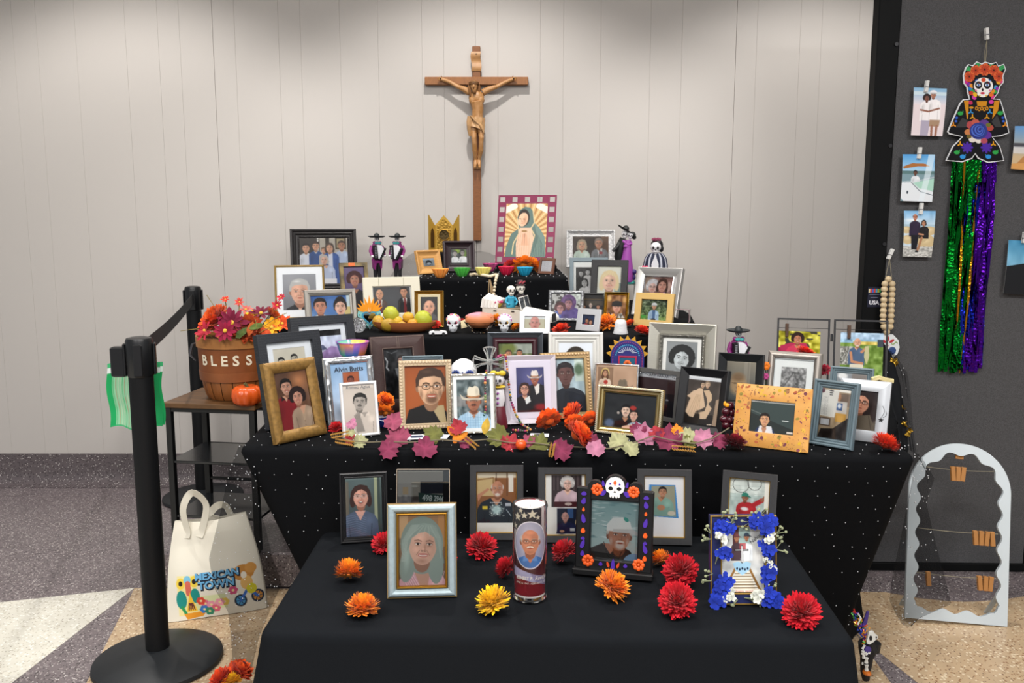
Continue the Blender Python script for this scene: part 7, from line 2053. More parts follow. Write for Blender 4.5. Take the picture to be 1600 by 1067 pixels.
gs=thing('glass_skull','clear glass skull between cowboy frame and couple portrait','skull',(P.x,P.y+r,HM+.001))
b=MB();b.sph((0,.1*r,1.75*r),(r,r*1.15,r*1.05),14,10);b.sph((0,-.4*r,.75*r),(r*.62,r*.6,r*.74),12,8);o=b.build('cranium',M('skull_glass','#dfe3e4',.05,trans=.7,ior=1.4),gs);remesh(o,r*.12,2)
b=MB()
for e in(-1,1):b.sph((e*r*.4,-r*.85,1.6*r),(r*.24,r*.14,r*.22),8,6)
b.build('eye_sockets',M('grey_socket','#6a6e72',.4),gs)
# beaded necklace over cross and frames
nb=thing('bead_necklace','multicoloured bead necklace hung over the glass cross and couple frame corner','necklace',(0,0,0))
pal=['#8a2a4a','#c9a43a','#3a6a6a','#b05a3a','#6a2a5a','#7a8a5a','#d08a4a','#a03a6a','#4a4a44']
def strand(pts,seed):
 rr=random.Random(seed);b=MB()
 for p in bead_line(pts,.0036,2.1):
  b.col=lin(pal[rr.randrange(len(pal))]);b.sph(tuple(p),.0036*rr.choice((.8,1,1,1.2)),8,5)
 b.build('bead_strand',vcol_mat('glass_bead',.25,coat=.3),nb,kind='stuff')
strand([at_y(772,561,2.445),at_y(782,555,2.455),at_y(789.5,554.5,2.470),at_y(791,562,2.455),at_y(794,590,2.440),at_y(798,625,2.425),at_y(806,648,2.415),at_z(815,663,HM+.004),at_z(829,671,HM+.004),at_z(820,673.5,HM+.004),at_z(800,671.5,HM+.004)],1)
strand([at_y(760,579,2.350),at_y(758,592,2.333),at_y(758,615,2.318),at_y(759,640,2.303),at_y(756,650,2.298)],2)
# folk-art nicho
P=at_y(980,560,2.62);k=mpp(2.62)
nk=thing('folk_nicho','blue painted folk-art nicho with yellow petals round its arch and flower panel','nicho',(P.x,2.62,HM+.001),R(-6))
zt=at_y(980,532,2.62).z-HM;nw=26*k
nav=M('nicho_navy','#2a2c72',.5)
b=MB();b.prism([(-nw,0),(nw,0)]+arc(0,zt-nw*.95,nw,0,180,20),-.02,.02);b.build('arch_body',nav,nk)
for i in range(9):
 a=R(8+164*i/8);c0=(nw*.98*math.cos(a),zt-nw*.95+nw*.98*math.sin(a));d0=(math.cos(a),math.sin(a));nn=(-d0[1],d0[0]);L=nw*.30;w2=nw*.17
 b=MB();b.prism([(c0[0]-nn[0]*w2,c0[1]-nn[1]*w2),(c0[0]+d0[0]*L-0,c0[1]+d0[1]*L),(c0[0]+nn[0]*w2,c0[1]+nn[1]*w2)][::-1],-.010,-.004);b.build('yellow_petal',M('petal_yellow','#c9962a',.5),nk)
def dotrow(pts,r_,col,nm):
 b=MB()
 for px_,pz_ in pts:b.sph((px_,-.0205,pz_),(r_,.0018,r_),8,5)
 b.build(nm,M('dot_'+col[1:],col,.5),nk,kind='stuff')
cz_=zt-nw*.95
dotrow(arc(0,cz_,nw*.88,0,180,26),nw*.028,'#c03a7a','pink_dots');dotrow(arc(0,cz_,nw*.70,8,172,18),nw*.05,'#3f9ac0','blue_dots');dotrow([(e*nw*.88,z_*nw*.09)for e in(-1,1)for z_ in range(int(cz_/(nw*.09)))],nw*.03,'#c03a7a','pink_dots')
b=MB()
for i in range(11):
 a=R(20+14*i);b.tube([(nw*.30*math.cos(a),-.0212,cz_+nw*.16+nw*.3*math.sin(a)*.7),(nw*.58*math.cos(a),-.0212,cz_+nw*.1+nw*.5*math.sin(a))],nw*.022,5)
b.build('white_rays',M('ray_white','#c9cfe0',.5),nk,kind='stuff')
pz1=cz_+nw*.05
b=MB();b.ringprism([(-nw*.55,.01),(nw*.55,.01),(nw*.55,pz1),(-nw*.55,pz1)],[(-nw*.46,.02),(nw*.46,.02),(nw*.46,pz1-nw*.09),(-nw*.46,pz1-nw*.09)],-.024,-.018);b.build('crimson_border',M('border_crimson','#b0284a',.5),nk)
b=MB();b.box(-nw*.46,nw*.46,-.0215,-.019,.02,pz1-nw*.09);b.build('teal_panel',M('panel_teal','#1f5a78',.5),nk)
b=MB()
for i in range(7):
 a=R(180*i/6);d0=(math.cos(a),math.sin(a));b.sph((d0[0]*nw*.17,-.0225,pz1-nw*.55+d0[1]*nw*.2),(nw*.09,.002,nw*.11),8,5)
b.build('panel_flower',M('flower_orange','#d8642a',.5),nk)
# grapes
gr=thing('grape_cluster','cluster of glossy dark red grapes beside autumn leaf frame','grapes',at_y(1138,660,2.265)*1.0)
gr.location.z=HM+.001;k=mpp(2.26)
for i,(px,py,dy)in enumerate(((1141,634,.006),(1134,643,-.004),(1143,645,.004),(1131,655,-.008),(1140,656,-.010),(1147,655,.004),(1134,664,-.012),(1144,665,-.006))):
 q=at_y(px,py,2.262+dy);b=MB();b.sph(tuple(Vector((q.x,q.y,max(q.z,HM+.013)))-Vector(gr.location)),.0115,14,10);b.build('grape',M('grape_red','#3d0a18',.12,coat=.4),gr)
b=MB();q=at_y(1136,633,2.25)-Vector(gr.location);b.sph(tuple(q),(.006,.004,.006),8,6);b.sph(tuple(q+Vector((-.006,0,.004))),(.004,.003,.007),8,6);b.build('orange_bud',M('bud_orange','#f0a020',.5),gr)
b=MB();b.tube([q,at_y(1141,640,2.268)-Vector(gr.location),at_y(1140,660,2.275)-Vector(gr.location)],.0014,5);b.build('grape_stem',M('stem_green','#6a6a3a',.7),gr)
# blue dish with marigolds
P=at_z(606,654,HM)
b=MB();v,f=wavy([(.5,0),(.72,.008),(.96,.024),(1.0,.027),(.95,.024),(.7,.012),(0,.010)],40,.044,.032,.006)
b.add(v,f);o=b.build('wavy_dish',MATS['cobalt_glaze'],None);o.location=(P.x+.004,2.415,HM+.001);o.rotation_euler=(0,0,R(20));tag(o,'blue glazed dish with white lip holding two marigolds, beside pearl frame','dish')
b=MB();v,f=wavy([(.97,.0262),(.97,.0262),(1.0,.0275),(.985,.0285),(.95,.0250),(.9,.020)],40,.044,.032,.006);b.add(v,f[:-1]);b.build('white_lip',M('lip_white','#e4e6ea',.3),o)
marigold('upper marigold in the blue dish beside the pearl frame',602,625,14,61,col='#f07a18',Y=2.42,off=1,pos=at_y(602,626,2.422),tilt=(35,0),group='marigolds in the small blue dish')
marigold('lower marigold in the blue dish beside the pearl frame',602,643,13,62,col='#f0821c',Y=2.40,off=1,pos=at_y(602,644,2.400),tilt=(40,0),group='marigolds in the small blue dish')
# cards lying flat
for lab,px,py,w_,h_,rz,col in(('white photo card under leaves in front of pearl frame, left one',650,684,.075,.05,12,'#33415c'),('white photo card under leaves in front of pearl frame, right one',684,683,.06,.045,-8,'#4a5a78'),('small white card with green edge lying by the marigolds',843,681,.052,.036,-4,'#2c2c30')):
 P=at_z(px,py,HM);b=MB();b.box(-w_/2,w_/2,-h_/2,h_/2,0,.0006);o=b.build('photo_card',M('card_white','#e4e6ea',.6),None);o.location=(P.x,P.y,HM+.002);o.rotation_euler=(0,0,R(rz));tag(o,lab,'card')
 b=MB();b.box(-w_*.2,w_*.25,-h_*.2,h_*.3,.0006,.0009);b.build('print',M('print_'+col[1:],col,.5),o)
 # vase with red flower behind the warm silver frame
P=at_y(1258,556,2.665)
b=MB();zt=P.z-HM;b.lathe([(.022,0),(.03,.02),(.022,zt*.55),(.018,zt*.7),(.030,zt*.9),(.034,zt),(.031,zt),(.02,zt*.8),(0,zt*.75)],28,cap=False);o=b.build('flower_vase',M('vase_blue','#3a3f8a',.3,var=1,col2='#c9ccd8',scale=60),None);o.location=(P.x,2.665,HM+.001);tag(o,'blue and white vase behind the warm silver frame','vase')
mum('broad scarlet bloom in blue and white vase',1258,545,HM,16,'#d8321c',71,170,(20,0),GF2,Y=2.665,off=1,pos=(P.x,2.665,P.z+.012),flat=.6,wide=.16)
t=thing('flower_pick','small orange and pink flower pick between black and warm silver frames','flower',(at_y(1197,570,2.66).x,2.66,HM+.001))
zt=at_y(1197,572,2.66).z-HM
b=MB();b.tube([(0,0,0),(.001,0,zt*.6),(0,0,zt)],.0018,6);b.build('stem',M('stem_dark','#33402a',.7),t)
b=MB()
for i in range(7):b.sph((.006*math.cos(i*.9),-.003,zt+.006*math.sin(i*.9)),(.006,.005,.008),8,6)
b.build('orange_petals',M('pick_orange','#f2801c',.6),t)
b=MB()
for i in range(6):b.sph((.005*math.cos(i*1.05),-.003,zt-.034+.006*math.sin(i*1.05)),(.005,.005,.006),8,6)
b.build('pink_petals',M('pick_pink','#c04a8a',.6),t)
# ---------------------------------------------------------------- leaf garland along the front edge
lg=thing('leaf_garland','autumn leaf garland with maple leaves, wheat ears and a berry along table edge','garland',(0,2.15,HM))
off=Vector((0,2.15,HM))
MAPLE=[(0,-.44),(.08,-.34),(.30,-.38),(.32,-.25),(.50,-.08),(.43,.02),(.46,.20),(.31,.19),(.30,.36),(.17,.33),(.10,.46),(0,.56),(-.10,.46),(-.17,.33),(-.30,.36),(-.31,.19),(-.46,.20),(-.43,.02),(-.50,-.08),(-.32,-.25),(-.30,-.38),(-.08,-.34)]
leafm=vcol_mat('silk_leaf',.7,sheen=.1,spec=.3)
def maple(px,py,s_px,col,ang,seed,tiltx=50,tilty=0,shape=MAPLE,nm='maple_leaf',lift=.004,parent=None,o_=None,Yset=None):
 rr=random.Random(seed)
 x_=at_y(px,py,2.16).x;ey=edge_y(x_)
 Y=Yset if Yset is not None else(ey-.006 if py>697 else ey+.022+(697-py)*.0009)
 P=at_y(px,py,Y);s_=s_px*mpp(Y)*1.05
 if Yset is None and py<=699:P.z=max(P.z,HM+.012)
 c0=lin(col);b=MB()
 v=[(0,0,0)];cs=[shade(c0,1.1)]
 for(x,z)in shape:
  v.append((x*.5,.05*rr.uniform(-1,1)-.10*abs(x),z*.5));cs.append(shade(c0,rr.uniform(.72,.95)))
 for(x,z)in shape:
  v.append((x,.12*rr.uniform(-1,1)-.16*x*x,z));cs.append(shade(c0,rr.uniform(.6,.98)))
 n=len(shape);f=[]
 for i in range(n):
  j=(i+1)%n
  f.append((0,1+i,1+j));f.append((1+i,1+n+i,1+n+j,1+j))
 Mx=Matrix.Rotation(R(tilty),4,'Z')@Matrix.Rotation(-R(90-tiltx),4,'X')@Matrix.Rotation(R(ang),4,'Y')
 v=[tuple(Mx@(Vector(p)*s_))for p in v]
 b.add(v,f,True,cs)
 o=b.build(nm,leafm,parent or lg,angle=None);o.location=P-(off if o_ is None else o_)
 return o
OVAL=[(0,-.5),(.14,-.36),(.24,-.12),(.24,.1),(.15,.34),(0,.52),(-.15,.34),(-.24,.1),(-.24,-.12),(-.14,-.36)]
ROSE,MGT,RD,GRN,PAL,YL,PNK,ORG='#94405a','#7c2848','#98242f','#66672f','#a09f76','#bd9a36','#b0708a','#d8801c'
for i,(px,py,s_,col,an)in enumerate(((614,659,34,ROSE,20),(622,682,40,ROSE,-20),(607,702,36,MGT,60),(664,700,40,MGT,10),(677,679,34,GRN,-50),(716,668,30,RD,-30),(727,691,24,MGT,80),(778,682,40,GRN,-70),(797,693,34,RD,30),(826,689,24,ROSE,-40),
(841,693,36,GRN,20),(877,703,38,MGT,70),(920,686,30,MGT,-10),(931,701,32,PNK,15),(966,690,34,PAL,-30),(986,701,28,PAL,50),(997,672,28,MGT,0),(1008,680,40,PNK,10),(1026,677,26,RD,-15),(1045,686,46,MGT,5),(1073,680,30,PAL,-40),(1077,690,24,GRN,60),(1098,685,36,PNK,30),(1124,688,30,MGT,80),(1058,672,20,ORG,0),(548,676,16,PAL,30),(546,686,20,RD,50),(562,691,26,PAL,75),(549,664,18,PNK,0))):
 maple(px,py,s_,col,an,i,52,((i*37)%30)-15)
maple(759,666,26,YL,10,77,65,0,OVAL,'oval_leaf');maple(706,674,22,ORG,-40,78,60,0,OVAL,'oval_leaf');maple(722,682,22,ORG,50,79,55,0,OVAL,'oval_leaf');maple(712,684,20,'#e8801c',10,80,55,0,OVAL,'oval_leaf')
b=MB();path=[]
for px,py in((524,680),(545,688),(575,691),(600,690),(640,691),(690,687),(725,690),(765,686),(800,692),(835,692),(870,697),(915,699),(950,701),(985,693),(1020,681),(1050,688),(1085,693),(1115,684),(1140,668)):
 P=at_y(px,py,edge_y(at_y(px,py,2.16).x)+(.018 if py<=697 else.012));P.z=max(P.z,HM+.003);path.append(P-off)
b.tube(path,.0016,6);b.build('vine_stem',M('vine_brown','#6d6450',.8),lg)
def wheat(px,py,L_px,ang):
 x_=at_y(px,py,2.16).x;Y=edge_y(x_)+(.016 if py<698 else-.008);P=at_y(px,py,Y);k=mpp(Y)
 if py<700:P.z=max(P.z,HM+.008)
 b=MB();ca,sa=math.cos(R(ang)),math.sin(R(ang))
 for i in range(9):
  t=(i/8-.5)*L_px*k
  for e in(-1,1):
   c0=Vector((t*ca-e*.003*sa,-.002,t*sa+e*.003*ca));b.tube([c0,c0+Vector((ca*.008-e*sa*.004,-.002,sa*.008+e*ca*.004))],[.0022,.0006],5)
 o=b.build('wheat_ear',M('wheat_gold','#a87a34',.7),lg);o.location=P-off
wheat(530,679,26,10);wheat(537,690,26,-10);wheat(735,690,22,-40);wheat(862,704,20,80);wheat(1066,700,34,-5)
P=at_y(814,696,edge_y(.02)+.006);P.z=max(P.z,HM+.015);b=MB();b.sph((0,0,0),.0145,16,10);o=b.build('berry',M('berry_orange','#d8501c',.25,coat=.3),lg);o.location=P-off
# ---------------------------------------------------------------- draped dotted cloth and tulle at the right end
def drape(name,label,rows,mat,cat,nu=26,nv=30,ripple=.006,fq=9,seed=1,ndots=0,rad=.0018,parent=None,thick=True):
 """cloth through rows of 3-D points (top to bottom, left to right)"""
 rows=[[Vector(p)for p in r_]for r_ in rows]
 def samp(r_,u):
  t=u*(len(r_)-1);i=min(int(t),len(r_)-2);return r_[i].lerp(r_[i+1],t-i)
 rr=random.Random(seed);ph=rr.uniform(0,6)
 def fn(u,v):
  t=v*(len(rows)-1);j=min(int(t),len(rows)-2);fr=t-j;fr=fr*fr*(3-2*fr)*.5+fr*.5
  p=samp(rows[j],u).lerp(samp(rows[j+1],u),fr)
  w_=ripple*(math.sin(u*fq*3.14+ph+2.0*math.sin(v*3+ph))+.5*math.sin(u*fq*7.1+v*4))
  return(p.x+w_*.5,p.y-w_,p.z+w_*.2)
 b=MB();b.grid(fn,nu,nv)
 o=b.build(name,mat,parent,angle=None)
 if parent is None:tag(o,label,cat)
 if ndots:
  d_=MB()
  for k_ in range(ndots):
   u,v=rr.random(),rr.random();p=fn(u,v);d_.sph((p[0],p[1]-.0012,p[2]),rad*rr.uniform(.8,1.2),6,4)
  d_.build('pearl_dots',pearl,o,kind='stuff',angle=None)
 return o
A=at_y
drape('draped_cloth','black dotted cloth draped from the partition corner down to the dotted table end',
[[A(1334,530,3.02),A(1350,521,3.06),A(1362,522,3.08),A(1374,530,3.08)],[A(1334,560,2.99),A(1352,552,2.95),A(1376,552,2.94),A(1392,556,3.02)],[A(1338,610,2.82),A(1360,600,2.76),A(1390,598,2.72),A(1405,605,2.84)],[A(1340,660,2.70),A(1364,655,2.60),A(1400,650,2.50),A(1412,650,2.62)],[A(1342,702,2.62),A(1366,697,2.50),A(1404,695,2.36),A(1418,702,2.44)],[A(1342,775,2.66),A(1366,775,2.58),A(1390,775,2.50),A(1406,775,2.50)]],
M('drape_black','#151618',.85,bump=.1,scale=400,spec=.04),'cloth',ripple=.010,fq=4,ndots=42,rad=.0024,seed=4)
tul=sheer('black_tulle','#1d1e20',.42)
drape('tulle_drape','sheer black tulle with pearl dots hanging from partition corner beside gold scraps',[[A(1372,536,3.06),A(1388,545,3.10),A(1398,552,3.11)],[A(1388,580,2.95),A(1404,580,2.98),A(1416,582,3.0)],[A(1402,640,2.7),A(1414,640,2.72),A(1424,640,2.74)],[A(1412,700,2.42),A(1424,704,2.46),A(1434,712,2.5)]],tul,'tulle',nu=10,nv=24,ripple=.004,ndots=26,rad=.002,seed=6)
goldf=M('gold_foil','#8d6f22',.3,.8)
for i,(px,py,Y,w_,h_)in enumerate(((1397,565,2.96,14,12),(1390,578,2.93,10,10),(1408,640,2.68,12,12),(1412,665,2.58,14,12),(1420,676,2.52,14,8))):
 rr=random.Random(i);k=mpp(Y);b=MB();b.grid(lambda u,v:((u-.5)*w_*k,.008*math.sin(u*9+i)*math.cos(v*7+i),(v-.5)*h_*k+.004*math.sin(u*11)),8,6)
 o=b.build('gold_scrap',goldf,None,angle=None);o.location=A(px,py,Y-.03);o.rotation_euler=(0,R(30*i),R(15));tag(o,('topmost crumpled gold foil scrap beside draped cloth','second gold foil scrap from the top, touching draped cloth','middle gold foil scrap in the tulle','fourth gold foil scrap, just above the lowest one','lowest gold foil scrap above the table corner')[i],'foil','gold scraps in the tulle')
b=MB();rr=random.Random(4)
for i in range(9):
 z_=rr.uniform(-.004,.006);b.tube([(-.030,rr.uniform(-.004,.004),z_),(-.01,rr.uniform(-.006,.006),z_+.006),(.012,0,z_-.001),(.032,rr.uniform(-.006,.006),z_-.004)],.0028,6)
o=b.build('raffia_knot',M('raffia','#c9bb8a',.7),None);P=A(1378,594,2.40);o.location=P;tag(o,'knot of cream raffia behind the white silver star frame','raffia')
drape('tulle_drape','grey sheer tulle heap left of the small honey wood frame on topmost box',[[A(640,398,3.98),A(650,394,3.98),A(662,392,3.98)],[A(622,412,3.88),A(640,408,3.84),A(655,404,3.84)],[A(610,432,3.78),A(632,430,3.70),A(652,430,3.68)]],sheer('grey_tulle','#2c2c2e',.34),'tulle',nu=16,nv=16,ripple=.006,fq=5,seed=3,ndots=6)
drape('tulle_drape','grey sheer tulle heap between dark brown frame and maroon frame',[[A(738,393,4.0),A(752,392,4.0),A(776,399,3.96)],[A(738,403,3.92),A(756,401,3.90),A(774,406,3.88)],[A(738,417,3.80),A(756,416,3.78),A(772,414,3.78)]],MATS['grey_tulle'],'tulle',nu=16,nv=14,ripple=.006,fq=5,seed=5,ndots=4)
# ---------------------------------------------------------------- stanchions and belt
post_m=M('post_black','#0e0f11',.55,bump=.05,scale=300,spec=.25)
cap_m=M('post_cap','#161719',.35)
def stanchion(lab,x,y,h=1.0):
 t=thing('stanchion',lab,'stanchion',(x,y,0.0015),group='black retractable-belt posts')
 b=MB();b.lathe([(.0,0),(.178,0),(.188,.006),(.186,.016),(.17,.024),(.11,.038),(.065,.045),(.05,.048),(.04,.05),(0,.05)],56,cap=False);b.build('base_plate',M('base_rubber','#191c1f',.5),t)
 b=MB();b.lathe([(.034,.04),(.034,h-.11)],32);b.build('pole',post_m,t)
 b=MB();b.lathe([(.034,h-.115),(.0375,h-.11),(.0375,h-.012),(.034,h-.003),(.022,h),(0,h)],32);b.build('cap',cap_m,t)
 return t
s1=stanchion('near black stanchion with round base in front of the canvas bag',-1.077,2.433,1.0)
s2=stanchion('far black stanchion by the wall behind the flower basket',-1.50,3.994,1.03)
d=(Vector((-1.50,3.994,0))-Vector((-1.077,2.433,0)));a_=math.atan2(d.y,d.x)
for t,sg,hh in((s1,1,1.0),(s2,-1,1.03)):
 for k in range(4):
  aa=a_+math.pi/2*k;b=MB();b.M=rot(0,0,aa)@Matrix.Translation((.037,0,hh-.06));b.bbox(0,.007,-.012,.012,-.05,.042,.002);b.build('belt_slot',cap_m,t)
b=MB();b.bbox(-.078,-.036,-.022,.012,.885,.972,.004);b.build('belt_cassette',cap_m,s1)
b=MB();b.bbox(-.076,-.070,-.020,.010,.90,.965,.002);b.build('cassette_plate',M('plate_black','#08090a',.3),s1)
b=MB();u=d.normalized();nrm=Vector((-u.y,u.x,0))*.0008
A0=Vector((0,0,0))+u*.042;B0=d-u*.042
n=16;v=[]
for i in range(n+1):
 t_=i/n;p=A0.lerp(B0,t_);zc=.955+.015*t_-.012*math.sin(math.pi*t_)
 for s_ in(-1,1):v+=[tuple(p+nrm*s_+Vector((0,0,zc-.024))),tuple(p+nrm*s_+Vector((0,0,zc+.024)))]
f=[]
for i in range(n):
 o_=i*4;f+=[(o_,o_+4,o_+5,o_+1),(o_+2,o_+3,o_+7,o_+6),(o_+1,o_+5,o_+7,o_+3),(o_,o_+2,o_+6,o_+4)]
b.add(v,f);b.build('belt',M('belt_web','#1a1b1d',.8,bump=.3,scale=300),s1)
# green mesh bag hanging behind the near post
xl,xr=at_y(175,600,2.56).x,at_y(257,600,2.56).x
zt,zb=at_y(215,566,2.56).z,at_y(215,664,2.56).z
def p_mesh(c):
 c.fill('#8fc8a0')
 for k in range(16):
  x=.06+.055*k;c.line([(x,.14),(x+.01,c.a)],.016,('#b4c8a8','#3fae6c','#a8886c','#c9d0b8')[k%4],.8)
 c.rect(0,0,1,.09,'#3faf72');c.rect(0,.09,1,.19,'#dfe6e4');c.rect(0,.2,.10,c.a,'#17a25c');c.rect(.84,.2,1,c.a,'#17a25c');c.rect(0,c.a-.03,1,c.a,'#2fa868',.8)
cv=Cv(xr-xl,zt-zb,110);p_mesh(cv)
mb_=cv.sheet('mesh_bag',xr-xl,zt-zb,None,y=0,x0=0,z0=0,rough=.8,mat=vcol_mat('mesh_cloth',.85),warp=lambda co:co+np.stack([.004*np.sin(co[:,2]*40),.010*np.sin(co[:,0]*60)-.012*np.sin(co[:,0]/(xr-xl)*3.14),.004*np.sin(co[:,0]*50)],-1))
mb_.location=(xl,2.53,zb);tag(mb_,'green and white striped mesh bag hanging behind the near stanchion','bag')
q=mb_.copy();COL.objects.link(q);q.parent=mb_;q.location=(0,.016,0);q.name='back_panel';q.scale=(1,-.6,1)
for kk in list(q.keys()):
 if kk in('label','category','group'):del q[kk]
b=MB();b.tube([((xr-xl)*.35,.004,zt-zb),((xr-xl)*.5,-.03,zt-zb+.05),((xr-xl)*.65,.004,zt-zb)],.002,6);b.build('hanging_cord',M('cord_green','#3fa56c',.7),mb_)
# ---------------------------------------------------------------- side table
tz=.687
st_=thing('side_table','three-tier side table with rustic brown top and black metal frame left of altar','table',(-1.25,3.0,.137),R(-8))
TW,TD,hz=.34,.28,tz-.137
b=MB();b.bbox(-.006,TW+.006,-.008,TD,hz-.018,hz,.002);b.build('wood_top',M('rustic_board','#72502f',.42,var=.55,scale=9,stretch=(1,5,1),bump=.05),st_)
blkm=M('black_metal','#121314',.5)
for xx in(0,TW-.022):
 for yy in(0,TD-.022):
  b=MB();b.bbox(xx,xx+.022,yy,yy+.022,.008,hz-.018,.001);b.lathe([(.008,0),(.009,.009)],12,(xx+.011,yy+.011,0));b.build('leg',blkm,st_)
for zz in(hz-.075,hz-.22,hz-.36):
 b=MB();b.tube([(.02,TD-.011,zz),(TW-.02,TD-.011,zz)],.007,10);b.build('back_rail',blkm,st_)
b=MB();b.bbox(.022,TW-.022,.002,.012,hz-.034,hz-.019,.001);b.build('apron',blkm,st_)
for zz in(hz-.215,hz-.42):
 b=MB();b.bbox(.004,TW-.004,.004,TD-.004,zz-.010,zz,.002);b.build('shelf',M('dark_glass_shelf','#1b1d20',.22,coat=.2),st_)
 # basket
bx=thing('bushel_basket','round wooden bushel basket reading BLESSED on the side table','basket',(-1.025,3.125,tz+.001))
rb,rt=.100,.130
def rbk(z):q_=max(0.0,z)/zt;return rt*(.78+.17*min(1,q_/.35)**.6+.05*q_)
zt=at_y(372,533,2.985).z-tz-.001
wood_b=M('basket_wood','#9a5c2c',.5,var=.3,scale=24,stretch=(1,1,.25),bump=.08)
band_m=M('basket_band','#8a4f28',.5,var=.2,scale=20,bump=.08);band2=M('basket_rim','#a8703a',.5,var=.2,scale=20,bump=.08)
b0=None
NS=18
for i in range(NS):
 a0,a1=6.283*i/NS+.012,6.283*(i+1)/NS-.012
 if i==0:
  b=MB();v=[]
  for z_,r_ in((.0,rbk(0)),(zt*.06,rbk(zt*.06)),(zt*.18,rbk(zt*.18)),(zt*.4,rbk(zt*.4)),(zt*.98,rbk(zt*.98))):
   for k in range(4):
    a=a0+(a1-a0)*k/3;bul=.002*(1 if k in(1,2)else 0);v.append(((r_+bul)*math.cos(a),(r_+bul)*math.sin(a),z_))
  f=[(j*4+k,j*4+k+1,(j+1)*4+k+1,(j+1)*4+k)for j in range(4)for k in range(3)]
  b.add(v,f);b0=b.build('stave',wood_b,bx)
 else:
  c=b0.copy();COL.objects.link(c);c.rotation_euler=(0,0,6.283*i/NS)
b=MB();b.lathe([(0,.002),(rbk(0)-.002,.002)],36,cap=False);b.lathe([(rbk(0)-.006,.003),(rbk(zt*.2)-.006,zt*.2),(rbk(zt*.4)-.006,zt*.4),(rt-.006,zt*.97)],36,cap=False);b.build('inner_wall',M('basket_inner','#4a2c18',.8),bx)
def band(z0,z1,r_,m_,nm):
 rr_=lambda z:rbk(z)+r_
 b=MB();b.lathe([(rr_(z0)-.003,z0),(rr_(z0)+.001,z0),(rr_(z1)+.001,z1),(rr_(z1)-.004,z1),(rr_(z0)-.003,z0)],60,cap=False);b.build(nm,m_,bx)
band(zt*.32,zt*.47,.0050,band_m,'lower_band');band(zt*.45,zt*.88,.0035,M('basket_text_band','#80461f',.5,var=.2,scale=20,bump=.08),'upper_band');band(zt*.86,zt*1.03,.0085,band2,'rim_band')
rtx=rbk(zt*.665)+.0062
for ch,dx in zip('BLESSED',range(7)):
 vs,fs=text_mesh(ch,.054,'CENTER',.0014)
 th0=R(-90+(-36,-17.5,0,17.5,37,58,82)[dx])
 b=MB()
 b.add([((rtx+p[1]*.042)*math.cos(th0+p[0]*.95/rtx),(rtx+p[1]*.042)*math.sin(th0+p[0]*.95/rtx),zt*.665+p[1]*.95)for p in vs],fs,False)
 # slab serifs
 o=b.build('letter',M('letter_cream','#dcd2bc',.7),bx)
b=MB();b.tube([(-rt-.004,-.045,zt*.62),(-rt-.022,-.05,zt*.72),(-rt-.024,-.02,zt*.86),(-rt-.004,.0,zt*.9)],[.003,.006,.006,.003],8);b.build('metal_handle',M('handle_grey','#5a5a60',.35,.8),bx)
# flowers in the basket
GB='silk flowers in the bushel basket'
def star(lab,px,py,rp,col,Y,seed,n=7,wide=.3,face=60,name='star_flower',core='#e0b040',yaw=0):
 """open flower with n long pointed petals facing the room"""
 r=rp*mpp(Y);c0=lin(col);rr=random.Random(seed);b=MB()
 for layer in range(2):
  for i in range(n):
   a=6.283*(i+.5*layer)/n+rr.uniform(-.15,.15);L=r*rr.uniform(.85,1.05)*(1-.22*layer);ca,sa=math.cos(a),math.sin(a);up=.1+.25*layer+rr.uniform(-.1,.12)
   pts=[(.05,0,0),(.45,wide*.5,up*.5),(.8,wide*.38,up*.8),(1,0,up*.75),(.8,-wide*.38,up*.8),(.45,-wide*.5,up*.5),(.5,0,up*.42)]
   v=[((u_*ca-w_*sa)*L,(u_*sa+w_*ca)*L,z_*L)for u_,w_,z_ in pts];kk=rr.uniform(.8,1.15)
   b.add(v,[(0,1,6),(1,2,6),(2,3,6),(3,4,6),(4,5,6),(5,0,6)],True,[shade(c0,kk*.6)]+[shade(c0,kk*q)for q in(.9,1,1.1,1,.9,.85)])
 b.col=lin(core);b.sph((0,0,r*.06),(r*.16,r*.16,r*.12),8,5)
 o=b.build(name,PETAL,None,angle=None);o.location=at_y(px,py,Y);o.rotation_euler=(R(face),0,R(yaw));tag(o,lab,'flower',GB);return o
def bmum(lab,px,py,rp,col,Y,seed,tilt,n=150,wide=.22,flat=.6):
 return mum(lab,px,py,tz,rp,col,seed,n,tilt,GB,flat=flat,wide=wide,Y=Y,off=1,pos=at_y(px,py,Y),low=-.1)
bmum('big burnt-orange bloom at upper left of the bushel basket',336,500,29,'#d8561c',3.06,81,(48,-12))
bmum('rust bloom low in the middle of the bushel basket',386,514,25,'#a83e18',3.03,82,(58,6))
bmum('orange bloom at right of the bushel basket',428,497,20,'#d8601c',3.10,83,(50,20))
star('large burgundy star flower left of basket centre',362,505,29,'#7d1638',3.01,84,7,.34,62)
star('burgundy star flower right of basket centre, upright',408,490,22,'#6d1430',3.08,85,6,.34,30)
star('yellow flower at back middle of the basket',396,495,16,'#f0b01c',3.09,86,5,.55,45)
star('yellow orange flower at right rim of the basket',425,512,21,'#f0a81e',3.05,87,6,.5,55)
star('red-orange flower at far right of basket above embossed frame',441,506,18,'#e05020',3.06,88,7,.36,50)
star('crimson flower hanging over left rim of basket',320,517,20,'#b8243c',2.98,89,6,.34,70,yaw=-30)
star('crimson leaf flower at left front rim of basket',352,517,22,'#9c1c40',2.97,90,6,.36,75)
star('small red star flower at top of basket, leftmost',352,468,8,'#d83a20',3.10,91,6,.4,40)
star('small coral star flower at top of basket, second from left',374,472,9,'#d84a40',3.12,92,7,.3,60)
star('small red star flower on tall stem beside grey-haired man portrait',439,464,8,'#c8243c',3.08,93,6,.35,50)
